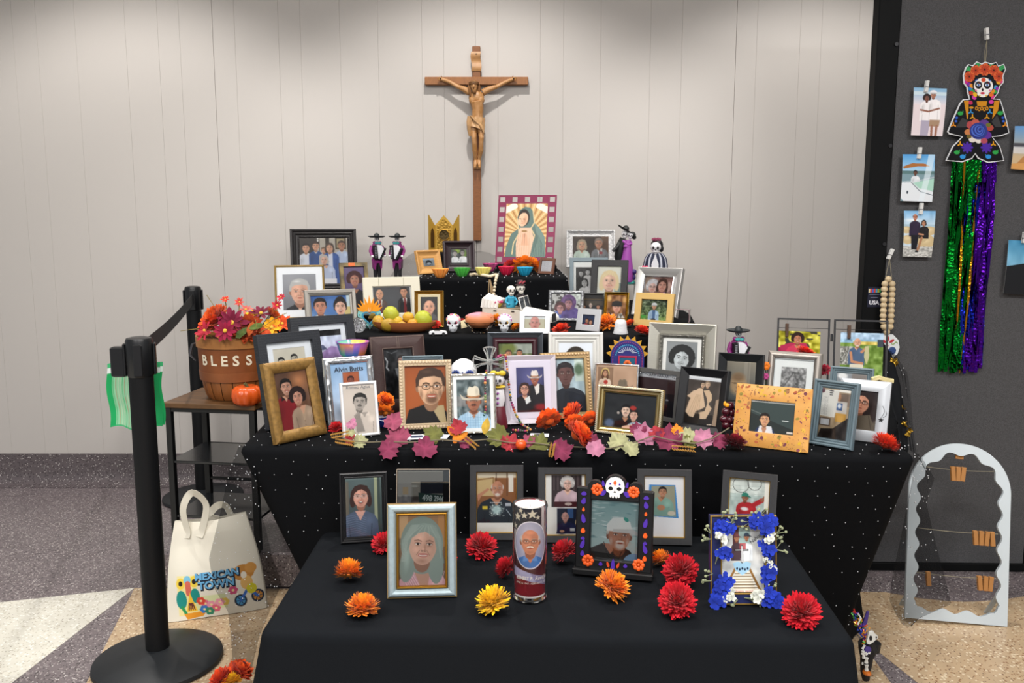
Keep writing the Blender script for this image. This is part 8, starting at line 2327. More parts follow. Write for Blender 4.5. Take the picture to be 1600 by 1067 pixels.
star('red star flower below the tall one beside grey-haired man portrait',433,477,10,'#c02a34',3.07,94,7,.34,60)
star('pink leaf flower behind the burgundy star flower',384,484,13,'#d86a60',3.13,95,4,.4,30)
b=MB();rr=random.Random(12)
o_b=Vector(bx.location)
for px,py,Y in((336,505,3.06),(381,530,3.01),(428,500,3.10),(362,508,3.02),(408,492,3.08),(396,497,3.09),(425,514,3.05),(441,508,3.06),(322,518,2.99),(352,518,2.98),(352,470,3.10),(374,474,3.12),(439,466,3.08),(433,479,3.07),(384,486,3.13)):
 p=at_y(px,py,Y)-o_b;b.tube([(rr.uniform(-.03,.03),rr.uniform(-.03,.03),.03),p*.6+Vector((0,0,.05)),p],.0018,5)
for px,py,qx,qy,Y in((346,500,323,461,3.08),(330,516,282,517,3.0),(410,512,448,489,3.0),(405,520,430,512,2.99),(402,515,398,497,2.98)):
 p,q=at_y(px,py,Y)-o_b,at_y(qx,qy,Y)-o_b;b.tube([p,p.lerp(q,.5)+Vector((0,0,.006)),q],.0012,5)
b.build('stems',M('stem_tan','#8a7a3c',.7),bx,kind='stuff')
for i,(px,py,s_,col,an)in enumerate(((378,520,24,'#4a5a24',40),(344,522,26,'#a8481c',-30),(400,510,22,'#5a6a2a',70),(392,514,24,'#b8541c',10),(313,520,18,'#b82a3c',80),(416,520,24,'#c8481c',-50))):
 maple(px,py,s_,col,an,i+120,60,0,OVAL,'leaf',parent=bx,o_=Vector(bx.location),Yset=2.99 if i!=4 else 2.97)
 # pumpkin
pk=thing('mini_pumpkin','small shiny orange pumpkin on the side table before the basket','pumpkin',(-.94,2.963,tz+.001))
b=MB();r=.0535
b.lathe([(.25,-.60),(.62,-.62),(.9,-.40),(1.0,0),(.93,.40),(.66,.62),(.3,.60),(.12,.50),(0,.48)],64,(0,0,.0335),sx=r,sy=r,cap=False,wob=lambda a,k:1+.055*(abs(math.cos(a*5))-.6)*1.6)
b.v=[(x,y,.0335+(z-.0335)*r)for x,y,z in b.v]
b.build('body',M('pumpkin_skin','#d0541a',.32,coat=.15),pk,angle=None)
b=MB();b.tube([(0,0,.055),(.001,0,.068),(-.006,-.004,.076)],[.008,.0055,.006],8);b.build('stalk',M('pumpkin_stalk','#5a5a34',.7),pk)
# ---------------------------------------------------------------- canvas tote bag
BLc,BRc=at_z(263,972,.003),at_z(417,949,.003)
TLc,TRc=at_y(273,814,2.80),at_y(383,800,2.87)
tb_=thing('tote_bag','cream canvas tote bag with bright printed lettering standing left of altar','bag',(BLc.x,BLc.y,0.002))
o_t=Vector(tb_.location)
def bagf(u,v,side=-1):
 """u left-right, v bottom-top"""
 p=BLc.lerp(BRc,u).lerp(TLc.lerp(TRc,u),v)+Vector((0,.055*(1 if side>0 else 0)*(.25+.75*math.sin(math.pi*u))*(1-.5*v),0))
 bul=math.sin(math.pi*u)**.6*(math.sin(math.pi*min(1,v*.85+.12)))*.030
 p+=Vector((-.012*math.sin(math.pi*v)*(1-2*u),side*bul+.006*math.sin(9*v+4*u)*math.sin(3.1*u),.010*math.sin(math.pi*u)*(v-.5)*0))
 if v>.85:p.z+=-.012*math.sin(math.pi*u)*(v-.85)/.15
 return p-o_t
def p_tote(c):
 c.fill('#e8e2d2');a=c.a
 def Y(v):return a*(1-v)
 y0=Y(.50)
 c.rect(.12,y0+.05,.34,y0+.52,'#f0e29c');c.rect(.30,y0+.30,.62,y0+.48,'#d9e2a8',.8)
 for x,y in((.16,.14),(.31,.12)):c.ell(x,y0+y,.05,.065,'#f2d24a');c.ell(x,y0+y,.022,.03,'#2c1f18')
 c.ell(.235,y0+.10,.04,.05,'#7fc4e0');c.line([(.24,.14+y0),(.245,.26+y0)],.06,'#d86a5a');c.ell(.16,y0+.33,.055,.11,'#1f8f86');c.ell(.31,y0+.29,.05,.09,'#1f8f86');c.line([(.16,.42+y0),(.2,.52+y0)],.03,'#2f9a5a')
 c.poly([(.2,y0+.48),(.255,y0+.24),(.31,y0+.48)],'#f2c23a')
 for k in range(4):c.line([(.235+.012*k,y0+.38),(.225+.02*k,y0+.46)],.012,'#5a2030')
 c.poly([(.17,y0+.5),(.4,y0+.49),(.36,y0+.55),(.2,y0+.57)],'#e89a2a')
 for x,y,col in((.40,.40,'#e0708a'),(.36,.36,'#d84a3a'),(.46,.42,'#e89ab0'),(.50,.47,'#e06a80'),(.38,.47,'#3a7ac8'),(.43,.50,'#3a8a6a'),(.60,.40,'#e8c85a'),(.70,.28,'#d0507a'),(.55,.40,'#e8a0b0')):
  for k in range(6):c.ell(x+.028*math.cos(k*1.05),y0+y+.03*math.sin(k*1.05),.022,.022,col)
  c.ell(x,y0+y,.014,.014,'#f2e0a0')
 for x,y in((.76,.42),(.93,.40)):
  c.ell(x,y0+y,.062,.075,'#1b2740');c.ell(x,y0+y,.045,.056,'#4a9ad0' if x<.85 else '#c98a3a')
  for k in range(6):c.line([(x,y0+y),(x+.045*math.cos(k*1.05),y0+y+.055*math.sin(k*1.05))],.008,'#1b2740')
 c.line([(.76,y0+.42),(.84,y0+.30),(.93,y0+.40)],.03,'#3a6ac0');c.ell(.82,y0+.10,.11,.09,'#c98a3c');c.ell(.90,y0+.06,.06,.06,'#d89a4a');c.ell(.84,y0+.22,.06,.08,'#e8b86a');c.ell(.88,y0+.30,.05,.06,'#d9d02a');c.ell(.82,y0+.13,.03,.04,'#f2ead8')
cv=Cv(.30,.345,220);p_tote(cv)
def wbag(co):
 out=co.copy()
 for i in range(len(co)):
  p=bagf(co[i,0],co[i,2]);out[i]=p
 return out
fr_=cv.sheet('front_panel',1,1,tb_,y=0,x0=0,z0=0,rough=.9,mat=vcol_mat('canvas_print',.9),warp=wbag)
canv=M('canvas','#dcd6c6',.9,bump=.1,scale=300)
b=MB();b.grid(lambda u,v:tuple(bagf(1-u,v,1)),24,24)
for uu in(0,1):b.grid(lambda s_,v:tuple(bagf(uu,v,-1).lerp(bagf(uu,v,1),s_ if uu else 1-s_)),3,24)
b.grid(lambda s_,u:tuple(bagf(u,0,-1).lerp(bagf(u,0,1),s_)),3,20)
b.build('back_panel',canv,tb_,angle=None)
blue_t=M('letter_blue','#6aaedb',.8);navy_t=M('letter_navy','#16243a',.8)
def on_bag(txt,u0,v0,size,mat,off,nm):
 vs,fs=text_mesh(txt,size,'CENTER',.004 if nm=='lettering' else.012)
 b=MB();b.add([tuple(bagf(u0+p[0],v0+p[1]*.9)+Vector((0,-.0015-off,0)))for p in vs],fs,False);b.build(nm,mat,tb_)
for txt,u0,v0,sz in(('MEXICAN',.55,.435,.105),('TOWN',.54,.345,.115)):
 on_bag(txt,u0+.006,v0-.010,sz,navy_t,0,'lettering_shadow');on_bag(txt,u0,v0,sz,blue_t,.0012,'lettering')
def strap(pts,nm):
 b=MB();n=len(pts);v=[]
 P_=[Vector(p)for p in pts];Q=[]
 for i in range(n-1):
  for k in range(6):
   t=k/6;p0,p1,p2,p3=P_[max(i-1,0)],P_[i],P_[i+1],P_[min(i+2,n-1)]
   Q.append(.5*((2*p1)+(p2-p0)*t+(2*p0-5*p1+4*p2-p3)*t*t+(3*p1-p0-3*p2+p3)*t**3))
 Q.append(P_[-1])
 for i,p in enumerate(Q):
  d_=(Q[min(i+1,len(Q)-1)]-Q[max(i-1,0)]).normalized();s_=d_.cross(Vector((.25,1,.1))).normalized()*.0125
  th=Vector((0,.0012,0))
  v+=[tuple(p-s_-th),tuple(p+s_-th),tuple(p+s_+th),tuple(p-s_+th)]
 f=[]
 for i in range(len(Q)-1):
  for k in range(4):f.append((i*4+k,i*4+(k+1)%4,(i+1)*4+(k+1)%4,(i+1)*4+k))
 b.add(v,f);b.build(nm,canv,tb_,angle=60)
a1_,a2_=bagf(.20,.90),bagf(.42,.90);ap=at_y(302,771,2.80)-o_t
strap([bagf(.20,.82)+Vector((0,-.004,0)),a1_+Vector((0,-.004,0)),at_y(286,795,2.79)-o_t,at_y(300,770,2.80)-o_t,at_y(322,789,2.81)-o_t,a2_+Vector((-.005,-.004,0)),bagf(.36,.82)+Vector((0,-.004,0))],'front_handle')
strap([bagf(.60,.95,1),at_y(328,806,2.86)-o_t,at_y(338,791,2.87)-o_t,at_y(352,790,2.88)-o_t,at_y(362,806,2.88)-o_t,bagf(.85,.9,1)],'rear_handle')
# ---------------------------------------------------------------- tulle trailing at the left end and right end
drape('tulle_drape','sheer black tulle with pearl dots trailing from left table end over the canvas bag',[
[A(374,694,2.28),A(386,700,2.22),A(400,708,2.19)],[A(355,745,2.34),A(378,750,2.26),A(400,756,2.2)],[A(346,792,2.42),A(376,800,2.32),A(410,806,2.22)],[A(326,872,2.52),A(372,872,2.42),A(426,872,2.24)],
[A(334,918,2.50),A(380,920,2.44),A(440,912,2.28)],[A(356,955,2.46),A(385,955,2.42),A(425,945,2.34)],[A(361,1000,2.42),A(380,1002,2.40),A(404,996,2.36)],[A(364,1046,2.40),A(374,1048,2.39),A(392,1048,2.36)]],sheer('black_tulle_soft','#1b1c1e',.46),'tulle',nu=30,nv=50,ripple=.004,fq=4,ndots=130,rad=.0016,seed=9)
drape('tulle_drape','sheer black tulle with pearl dots falling from right table corner over the white arch',[
[A(1428,706,2.14),A(1434,710,2.2),A(1440,716,2.3)],[A(1424,745,2.2),A(1444,742,2.3),A(1461,748,2.42)],[A(1414,790,2.26),A(1432,786,2.36),A(1450,786,2.48)],[A(1402,850,2.34),A(1434,848,2.44),A(1464,846,2.54)],[A(1392,900,2.42),A(1438,900,2.50),A(1478,900,2.56)],[A(1388,938,2.48),A(1432,942,2.53),A(1489,944,2.56)],[A(1400,962,2.58),A(1418,968,2.56),A(1440,966,2.56)],[A(1408,974,2.60),A(1418,979,2.58),A(1426,978,2.58)]],MATS['black_tulle_soft'],'tulle',nu=24,nv=44,ripple=.004,fq=3,ndots=85,rad=.0018,seed=11)
for i,(lab,px,py,rp,col,core,sd)in enumerate((('orange silk bloom on the floor, leftmost at bottom edge',347,1060,19,'#e0481c',None,101),('yellow silk bloom on the floor at bottom edge',360,1066,18,'#f0b81c',None,102),('upper orange silk bloom on the floor beside low table',374,1049,21,'#e2561c','#5a1c1c',103))):
 marigold(lab,px,py,rp,sd,h=0,col=col,core=core,group='silk flowers on the floor',tilt=(30,0),Y=2.20+.05*(i==2),off=1,pos=at_y(px,py,2.20+.06*(i==2)))
 # ---------------------------------------------------------------- white scalloped arch
ac=thing('scalloped_arch','white scalloped arch photo board with twine and wooden clothespins standing before the partition','photo holder',(1.478,2.677,.010))
lean_a=R(12)
ac.rotation_euler=(Matrix.Rotation(R(-6),4,'Z')@Matrix.Rotation(-lean_a,4,'X')@Matrix.Rotation(R(2.5),4,'Y')).to_euler()
hwA,LA=.163,.592
def apath(hw,zb,zt,n=240):
 pts=[];segs=[((0,zb),(hw,zb)),((hw,zb),(hw,zt-hw))]
 L1,L2,L3=hw,zt-hw-zb,math.pi*hw
 tot=2*L1+2*L2+L3
 for i in range(n):
  s_=tot*i/n
  if s_<L1:p,nr=(s_,zb),(0,-1)
  elif s_<L1+L2:p,nr=(hw,zb+s_-L1),(1,0)
  elif s_<L1+L2+L3:
   a=(s_-L1-L2)/hw;p,nr=(hw*math.cos(a),zt-hw+hw*math.sin(a)),(math.cos(a),math.sin(a))
  elif s_<L1+2*L2+L3:p,nr=(-hw,zt-hw-(s_-L1-L2-L3)),(-1,0)
  else:p,nr=(-hw+(s_-L1-2*L2-L3),zb),(0,-1)
  pts.append((p,nr,s_/tot))
 return pts
inn=[]
for(p,nr,t)in apath(.132,.032,LA-.034):
 w_=.0075*math.cos(t*6.283*19)
 q=[p[0]+nr[0]*w_,p[1]+nr[1]*w_]
 cx_,cz_=.132-.03,.032+.03
 if q[1]<cz_ and abs(q[0])>cx_:
  dx_,dz_=abs(q[0])-cx_,q[1]-cz_;l_=max(math.hypot(dx_,dz_),1e-6);rr_=min(l_,.030);sgn=1 if q[0]>0 else-1
  q=[sgn*(cx_+dx_/l_*rr_),cz_+dz_/l_*rr_]
 inn.append(tuple(q))
b=MB();b.ringprism([p for p,_,_ in apath(hwA,0,LA)],inn,0,.012);b.build('arch_board',M('arch_white','#c4ced4',.5),ac)
tw=M('twine','#8d8672',.9);pinm=M('pin_wood','#a8743e',.6)
for z_,sag,xs2 in((.508,.006,(-.022,-.006,.010)),(.300,.004,(.056,.074,.092,.110)),(.152,.004,(.074,.092,.108,-.090))):
 hw_=.128
 b=MB();b.tube([(-hw_+2*hw_*i/8,.006,z_-sag*math.sin(math.pi*i/8))for i in range(9)],.0010,5);b.build('twine',tw,ac)
 for k,xx in enumerate(xs2):
  b=MB();b.M=Matrix.Translation((xx,.005,z_-.018))@rot(0,R((k%3-1)*5),0)
  b.bbox(-.007,.007,-.006,-.001,-.024,.024,.001);b.bbox(-.007,.007,.002,.007,-.024,.024,.001);b.tube([(-.0075,.0,-.002),(.0075,0,-.002)],.003,6);b.build('clothespin',pinm,ac)
for e in(-1,1):
 b=MB();b.add([(e*.14-.008,.012,.10),(e*.14+.008,.012,.10),(e*.14+.008,.10,.018),(e*.14-.008,.10,.018),(e*.14-.008,.018,.10),(e*.14+.008,.018,.10),(e*.14+.008,.106,.020),(e*.14-.008,.106,.020)],[(0,1,2,3),(7,6,5,4),(0,4,5,1),(1,5,6,2),(2,6,7,3),(3,7,4,0)],False);b.build('rear_strut',MATS['arch_white'],ac)
b=MB();b.bbox(-.013,.013,.010,.018,LA-.052,LA-.03,.001);b.build('hanger_block',pinm,ac)
# ---------------------------------------------------------------- skeleton doll on the floor
dl=thing('skeleton_doll','jointed black and white skeleton doll with orange shoe and bright ribbons on floor','doll',(1.085,2.30,.0))
o_d=Vector(dl.location)
def dp(px,py,Y=2.30):return at_y(px,py,Y)-o_d
bon=M('doll_bone','#c9c9c4',.5);dblk=M('doll_black','#121214',.6)
b=MB();b.tube([dp(1353,1002,2.30),dp(1356,1015,2.30),dp(1354,1028,2.30),dp(1352,1050,2.29),dp(1353,1062,2.29)],[.022,.026,.018,.014,.010],10);b.tube([dp(1366,1002,2.31),dp(1362,1015,2.31)],[.02,.022],10);b.build('black_body',dblk,dl)
pts_c=[(290,545),(283,510),(300,440),(312,370),(322,400),(350,385),(375,390),(395,420),(425,440),(428,470),(400,490),(370,520),(320,553)]
b=MB();P0=at_y(1320+350*.119,940+460*.119,2.26)
def mk(px,py):q=at_y(1320+px*.119,940+py*.119,2.26)-P0;return(q.x,q.z)
b.prism([mk(*p)for p in pts_c],-.004,.004);o=b.build('skull_mask',bon,dl);o.location=P0-o_d
for(cx_,cz_,rx_,rz_)in((332,468,20,34),(405,457,9,13)):
 b=MB();b.prism([mk(cx_+rx_*math.cos(t),cz_+rz_*math.sin(t))for t in[6.283*i/12 for i in range(12)]][::-1],-.0052,-.003);o=b.build('eye_hole',dblk,dl);o.location=P0-o_d
b=MB()
for(x0,y0,x1,y1,r_)in((232,620,262,570,.004),(240,650,248,740,.005),(285,735,280,800,.006),(285,830,285,900,.006),(268,670,285,690,.005),(318,680,325,660,.004),(225,690,232,640,.003),(236,800,232,820,.003),(175,160,210,215,.003),(210,215,170,300,.003)):
 p,q=at_y(1320+x0*.119,940+y0*.119,2.262)-o_d,at_y(1320+x1*.119,940+y1*.119,2.262)-o_d
 b.tube([p,p.lerp(q,.5),q],[r_,r_*.65,r_],7)
b.build('bones',bon,dl,kind='stuff')
b=MB();p=at_y(1320+290*.119,940+935*.119,2.262)-o_d;b.sph(tuple(p),(.012,.016,.0065),10,6);b.build('orange_shoe',M('shoe_orange','#b8621c',.5),dl)
b=MB();rr=random.Random(5)
for i in range(60):
 px,py=rr.uniform(105,290),0;py=180+(px-105)*1.7+rr.uniform(-70,90);p=at_y(1320+px*.119,940+py*.119,2.27)-o_d
 b.col=lin(rr.choice(['#b8481c','#3a8a2c','#4a2c8a','#c98a2a','#a82a24','#28409a']));dv=Vector((rr.uniform(-.014,.014),rr.uniform(-.006,.006),rr.uniform(-.014,.014)))
 b.tube([p,p+dv*.6+Vector((0,-.004,0)),p+dv],.0022,5)
b.build('ribbon_tangle',vcol_mat('ribbon_shine',.3,.3),dl,kind='stuff')
b=MB();b.sph(tuple(dp(1355,1016,2.27)),(.012,.008,.014),8,6);b.tube([dp(1356,955,2.27),dp(1351,975,2.27)],[.004,.007],7);b.build('purple_cloth',M('cloth_purple','#3a2a6d',.6),dl)
# ---------------------------------------------------------------- things pinned on the partition
PF=PY-.024
def PFy(px):return 3.125-(at_y(px,300,3.12).x-1.29)*math.tan(R(1.5))
GP='photos clipped on the partition'
def pin_photo(lab,corners,paint,px_res=75,curl=.004):
 """corners in view: TL, TR, BR, BL"""
 Y=PFy(sum(c[0]for c in corners)/4)-.012
 q=[at_y(c[0],c[1],Y)for c in corners];o0=sum(q,Vector())/4
 w_,h_=(q[1]-q[0]).length,(q[0]-q[3]).length
 cv=Cv(w_,h_,px_res);paint(cv)
 def wp(co):
  out=co.copy()
  for i in range(len(co)):
   u,v=co[i,0],co[i,2]
   p=q[3].lerp(q[2],u).lerp(q[0].lerp(q[1],u),v)-o0;out[i]=(p.x,p.y-curl*math.sin(3.14*v)-curl*(1-v),p.z)
  return out
 o=cv.sheet('photo_print',1,1,None,y=0,x0=0,z0=0,warp=wp,mat=vcol_mat('photo_gloss',.25,coat=.2));o.location=o0
 tag(o,lab,'photo',GP)
 b=MB();b.grid(lambda u,v:tuple(q[3].lerp(q[2],1-u).lerp(q[0].lerp(q[1],1-u),v)-o0+Vector((0,.0008-curl*math.sin(3.14*v)-curl*(1-v),0))),6,8);b.build('paper_back',M('photo_back2','#d8d8d6',.8),o)
 return o
def p_beach_couple(c):
 c.vg('#7fb0d4','#e6dce2',0,.5);c.rect(0,.5,1,c.a,'#e6d8dc');c.rect(0,.12,1,.22,'#c9dce6')
 c.torso(.40,.42,.34,'#f2eef0',low=.98);c.torso(.64,.36,.40,'#f4f0f2',low=.98);c.head(.41,.31,.2,'#7a4a3c','#241414','curly');c.head(.60,.20,.22,'#b07a64','#e8e8ea','short',hat='round',hatcol='#e6e6ea')
 c.line([(.24,.66),(.48,.70),(.80,.6)],.05,'#8d5a48');c.poly([(.28,.96),(.56,.96),(.52,1.45),(.28,1.45)],'#b0a8bc');c.poly([(.54,.94),(.86,.94),(.84,1.14),(.54,1.14)],'#a88a70');c.line([(.62,1.12),(.64,1.42)],.07,'#a0705c');c.line([(.77,1.12),(.77,1.42)],.07,'#a0705c');c.ell(.64,1.46,.07,.04,'#2a2024');c.ell(.77,1.46,.06,.04,'#2a2024')
def p_boat(c):
 c.vg('#4f9ad8','#a9d0ec',0,.5);c.rect(0,.5,1,.62,'#5a7a7c');c.rect(0,.6,1,c.a,'#7d9aa4');c.poly([(.02,.38),(.3,.27),(.7,.28),(.85,.36),(.5,.36),(.05,.44)],'#a86a34');c.torso(.42,.66,.26,'#dfe4ea',low=.9);c.head(.41,.56,.15,'#6a4638','#1c1818','short')
 c.poly([(0,.86),(.3,.84),(1,1.12),(1,c.a),(.1,c.a),(0,1.3)],'#e2e8ee');c.poly([(.35,.86),(1,.72),(1,1.1),(.55,1.02)],'#a9d4c4');c.line([(0,.84),(.5,.80),(1,.68)],.02,'#d0d8de');c.line([(.3,.85),(.6,1.12),(1,1.22)],.02,'#4a5a64');c.ell(.2,1.15,.03,.05,'#3a4450');c.poly([(.8,0),(1,0),(.72,c.a),(.56,c.a)],'#e6f2fa',.6)
def p_rocks(c):
 c.vg('#7ab0dc','#c9dcea',0,.45);c.ell(.3,.3,.4,.08,'#e6eef4',.8);c.rect(0,.42,1,.6,'#a9c4d4');c.noise(.05,8)
 for x,y,r_ in((.1,.6,.16),(.85,.62,.2),(.75,.95,.3),(.15,.9,.2),(.5,.8,.3)):c.ell(x,y,r_,r_*.7,'#c9b48a');c.ell(x-.03,y-.04,r_*.7,r_*.4,'#dcc9a0',.7)
 c.rect(0,1.1,1,c.a,'#b4b4b0');c.noise(.2,20,0,1.1,1,c.a)
 c.torso(.36,.34,.34,'#2c2038',low=.8);c.head(.36,.2,.19,'#b9785c','#2a1c18','thin');c.poly([(.24,.75),(.5,.75),(.46,1.2),(.28,1.2)],'#17151c');c.torso(.66,.5,.3,'#1f1a1c',low=.86);c.head(.64,.38,.17,'#c08a6a','#1c1212','bob');c.line([(.6,.84),(.5,1.2)],.08,'#a87858');c.line([(.5,.72),(.64,.74)],.05,'#c08a6a');c.ell(.46,1.26,.06,.03,'#1a1a1c')
def p_sunset(c):
 c.vg('#5f94cc','#c9b08a',0,.9);c.rect(0,.5,1,.62,'#4a4a50');c.ell(.9,.5,.5,.5,'#6a3a2a',.4);c.poly([(.3,.9),(1,.4),(1,c.a),(0,c.a)],'#b8814a');c.rect(.0,.6,.5,.8,'#d8d8dc',.7);c.poly([(0,1.1),(1,1.0),(1,c.a),(0,c.a)],'#d29a58')
def p_person_black(c):
 c.vg('#4a90b8','#7fb4d0',0,.8);c.noise(.1,6);c.poly([(0,.70),(.7,.55),(1,.6),(1,c.a),(0,c.a)],'#121215');c.poly([(.82,.3),(1,.3),(1,.7),(.9,.62)],'#b9886c');c.poly([(.9,.6),(1,.7),(1,1.2),(.94,1.0)],'#d8d8dc')
pin_photo('top photo on partition, couple in white on a pale beach',[(1428,136.5),(1479.5,138.5),(1471.5,213),(1422.5,211.5)],p_beach_couple)
pin_photo('middle photo on partition, person aboard a white boat',[(1410.5,241),(1461,241.5),(1455.5,315.5),(1406,314)],p_boat)
pin_photo('lower photo on partition, couple in dark clothes on rocks',[(1412.5,329),(1462,329.5),(1454.5,402),(1409.5,400.5)],p_rocks)
pin_photo('sunset photo cut by right picture edge above the tinsel',[(1586,197),(1638,197),(1632,268),(1578.5,264)],p_sunset)
pin_photo('dark-suited person photo cut by right picture edge beside tinsel',[(1576,375),(1634,377),(1628,462),(1566.5,458)],p_person_black)
whp=M('white_pin','#d4d4d2',.5);sprg=M('pin_spring','#8d8d90',.3,.9)
def clip(lab,px,py,rotd,L=17,first=[None]):
 Y=PFy(px)-.018;k=mpp(3.1)
 if first[0]is None:
  b=MB();L_=L*k/2
  b.bbox(-.0055,.0055,-.008,-.003,-L_,L_,.001);b.bbox(-.0055,.0055,.001,.006,-L_,L_,.001);o=b.build('clothespin',whp,None)
  q=MB();q.tube([(-.006,-.0085,-.003),(.006,-.0085,-.003)],.0014,6);q.tube([(-.006,-.002,-.003),(.006,-.002,-.003)],.003,6);q.build('spring',sprg,o);first[0]=o
 else:
  o=first[0].copy();COL.objects.link(o)
  for ch in first[0].children:
   c_=ch.copy();COL.objects.link(c_);c_.parent=o
 o.location=at_y(px,py,Y);o.rotation_euler=(0,R(rotd),0);tag(o,lab,'clothespin','white clothespins on the partition')
clip('white clothespin holding the beach couple photo',1447.5,135,4)
clip('white clothespin holding the boat photo',1436.5,239,3)
clip('white clothespin holding the rocks photo',1439,326,2)
clip('white clothespin holding the skeleton lady decoration',1541.5,53,-8,20)
clip('white clothespin holding the hanging wooden beads',1391,397,22,18)
clip('white clothespin at right picture edge above dark-suited photo',1600,371,3)
# hanging bead garland with skull tag
hg=thing('bead_garland','wooden bead loop with white skull tag hanging on partition post side','garland',at_y(1387,440,3.09))
o_h=Vector(hg.location);Yb=3.09
b=MB();b.sph((0,0,0),.0118,14,10);b0=b.build('bead',M('bead_beech','#cbb692',.55,var=.12,scale=30),hg);b0.location=at_y(1388,436,Yb)-o_h
for i in range(9):
 for e in(-1,1):
  px_=1388.3-i*.38+e*(5.6+(.6 if i else 0));py_=443.5+i*8.35
  if i==8:px_=1386+e*5
  c_=b0.copy();COL.objects.link(c_);c_.location=at_y(px_,py_,Yb)-o_h;c_.rotation_euler=(i,e,i*2)
c_=b0.copy();COL.objects.link(c_);c_.location=at_y(1385.5,518.5,Yb)-o_h
b=MB()
for e in(-1,1):b.tube([at_y(1390,404,Yb)-o_h,at_y(1388.5+e*4.5,432,Yb)-o_h,at_y(1388+e*6,445,Yb)-o_h],.0012,5)
b.build('twine',tw,hg)
Pq=at_y(1386,540,3.095)-o_h;k=mpp(3.08)
outl=[(-19,-3),(-15,13),(-4,19),(8,18),(17,9),(19.5,-3),(17,-13),(11,-18),(11,-29),(-6,-29),(-8,-19),(-15,-13)]
b=MB();b.prism([(x*k,z*k)for x,z in outl][::-1],-.003,.003);o=b.build('skull_tag',M('tag_white','#d3d8da',.5),hg);o.location=Pq
for nm,col,shp in(('red_petals','#b02a34',[(math.cos(R(a))*8,3+math.sin(R(a))*8,a)for a in(35,90,145)]),('blue_eye','#2a4478',None),('green_scroll','#7d9a3a','s')):
 b=MB()
 if shp=='s':b.tube([((6+i*1.4)*k,-.0035,(4-2.0*math.sin(i*.9))*k)for i in range(8)],.0016,5)
 elif shp:
  for x,z,a in shp:b.M=Matrix.Translation((x*k,-.0032,z*k))@Matrix.Rotation(-R(a),4,'Y');b.sph((0,0,0),(4.6*k,.0012,2.3*k),10,6)
  b.M=Matrix.Identity(4);b.sph((0,-.0032,0),(1.8*k,.001,1.8*k),8,5)
 else:b.sph((8*k,-.0030,-8*k),(6.4*k,.0016,6.4*k),18,6)
 o=b.build(nm,M('tagpaint_'+col[1:],col,.5),hg);o.location=Pq
 # sticker on the partition post
b=MB();k=mpp(3.12);b.box(-10.5*k,10.5*k,-.0006,0,-16*k,16*k);o=b.build('sticker',M('sticker_dark','#14182c',.4),None);o.location=at_y(1366,464,PY-.0305);tag(o,'small dark sticker with coloured bars and USA on partition post','sticker')
for i,cc in enumerate(('#d8c9a0','#c83a2c','#3a62c8','#c83a2c','#3a9ac8','#c8b83a','#3a9a5a')):
 b=MB();b.box((-9.5+2.8*i)*k,(-7.2+2.8*i)*k,-.0010,-.0006,7*k,13*k);b.build('colour_bar',M('bar_'+cc[1:],cc,.5),o)
text_on('USA',.020,M('sticker_white','#d8d8e0',.5),o,0,-9*k,-.0010,'lettering',bold=.0008)
b=MB();b.box(-8*k,8*k,-.0010,-.0006,3.5*k,4.6*k);b.box(-6*k,6*k,-.0010,-.0006,-1.2*k,-.3*k);b.build('print_lines',M('sticker_grey','#6a6f86',.5),o)
# hanging skeleton lady with tinsel
Yc=3.095
o_c=at_y(1530,180,Yc)
sl_=thing('hanging_skeleton_lady','cardboard skeleton lady in flowered black dress with tinsel fringe on partition','decoration',o_c)
S_=.2249
def cq(x,y,Y=Yc):return at_y(1470+x*S_,40+y*S_,Y)-o_c
OUT=[(168,400),(163,345),(178,296),(195,275),(225,284),(252,256),(284,272),(310,258),(350,270),(383,260),(398,286),(436,272),(446,302),(427,350),(431,392),(407,418),(392,466),(362,512),(408,515),(418,545),(452,662),(470,742),(418,760),(352,770),(406,842),(435,934),(330,945),(264,917),(240,884),(213,919),(150,940),(42,934),(88,842),(156,770),(62,746),(54,736),(94,642),(138,544),(160,518),(205,515),(193,466),(188,425)]
def offset(poly,d_):
 n=len(poly);out=[]
 for i in range(n):
  a,b_,c_=Vector(poly[i-1]),Vector(poly[i]),Vector(poly[(i+1)%n])
  n1=Vector(((b_-a).y,-(b_-a).x)).normalized();n2=Vector(((c_-b_).y,-(c_-b_).x)).normalized();m_=(n1+n2);m_=m_.normalized()if m_.length>.1 else n1
  out.append((b_.x+m_.x*d_,b_.y+m_.y*d_))
 return out
WOUT=offset(OUT,8.5)
b=MB();pw_=[cq(*p)for p in WOUT];b.prism([(p.x,p.z)for p in pw_][::-1],.001,.004);b.build('white_card',M('card_edge_white','#d8dade',.6),sl_)
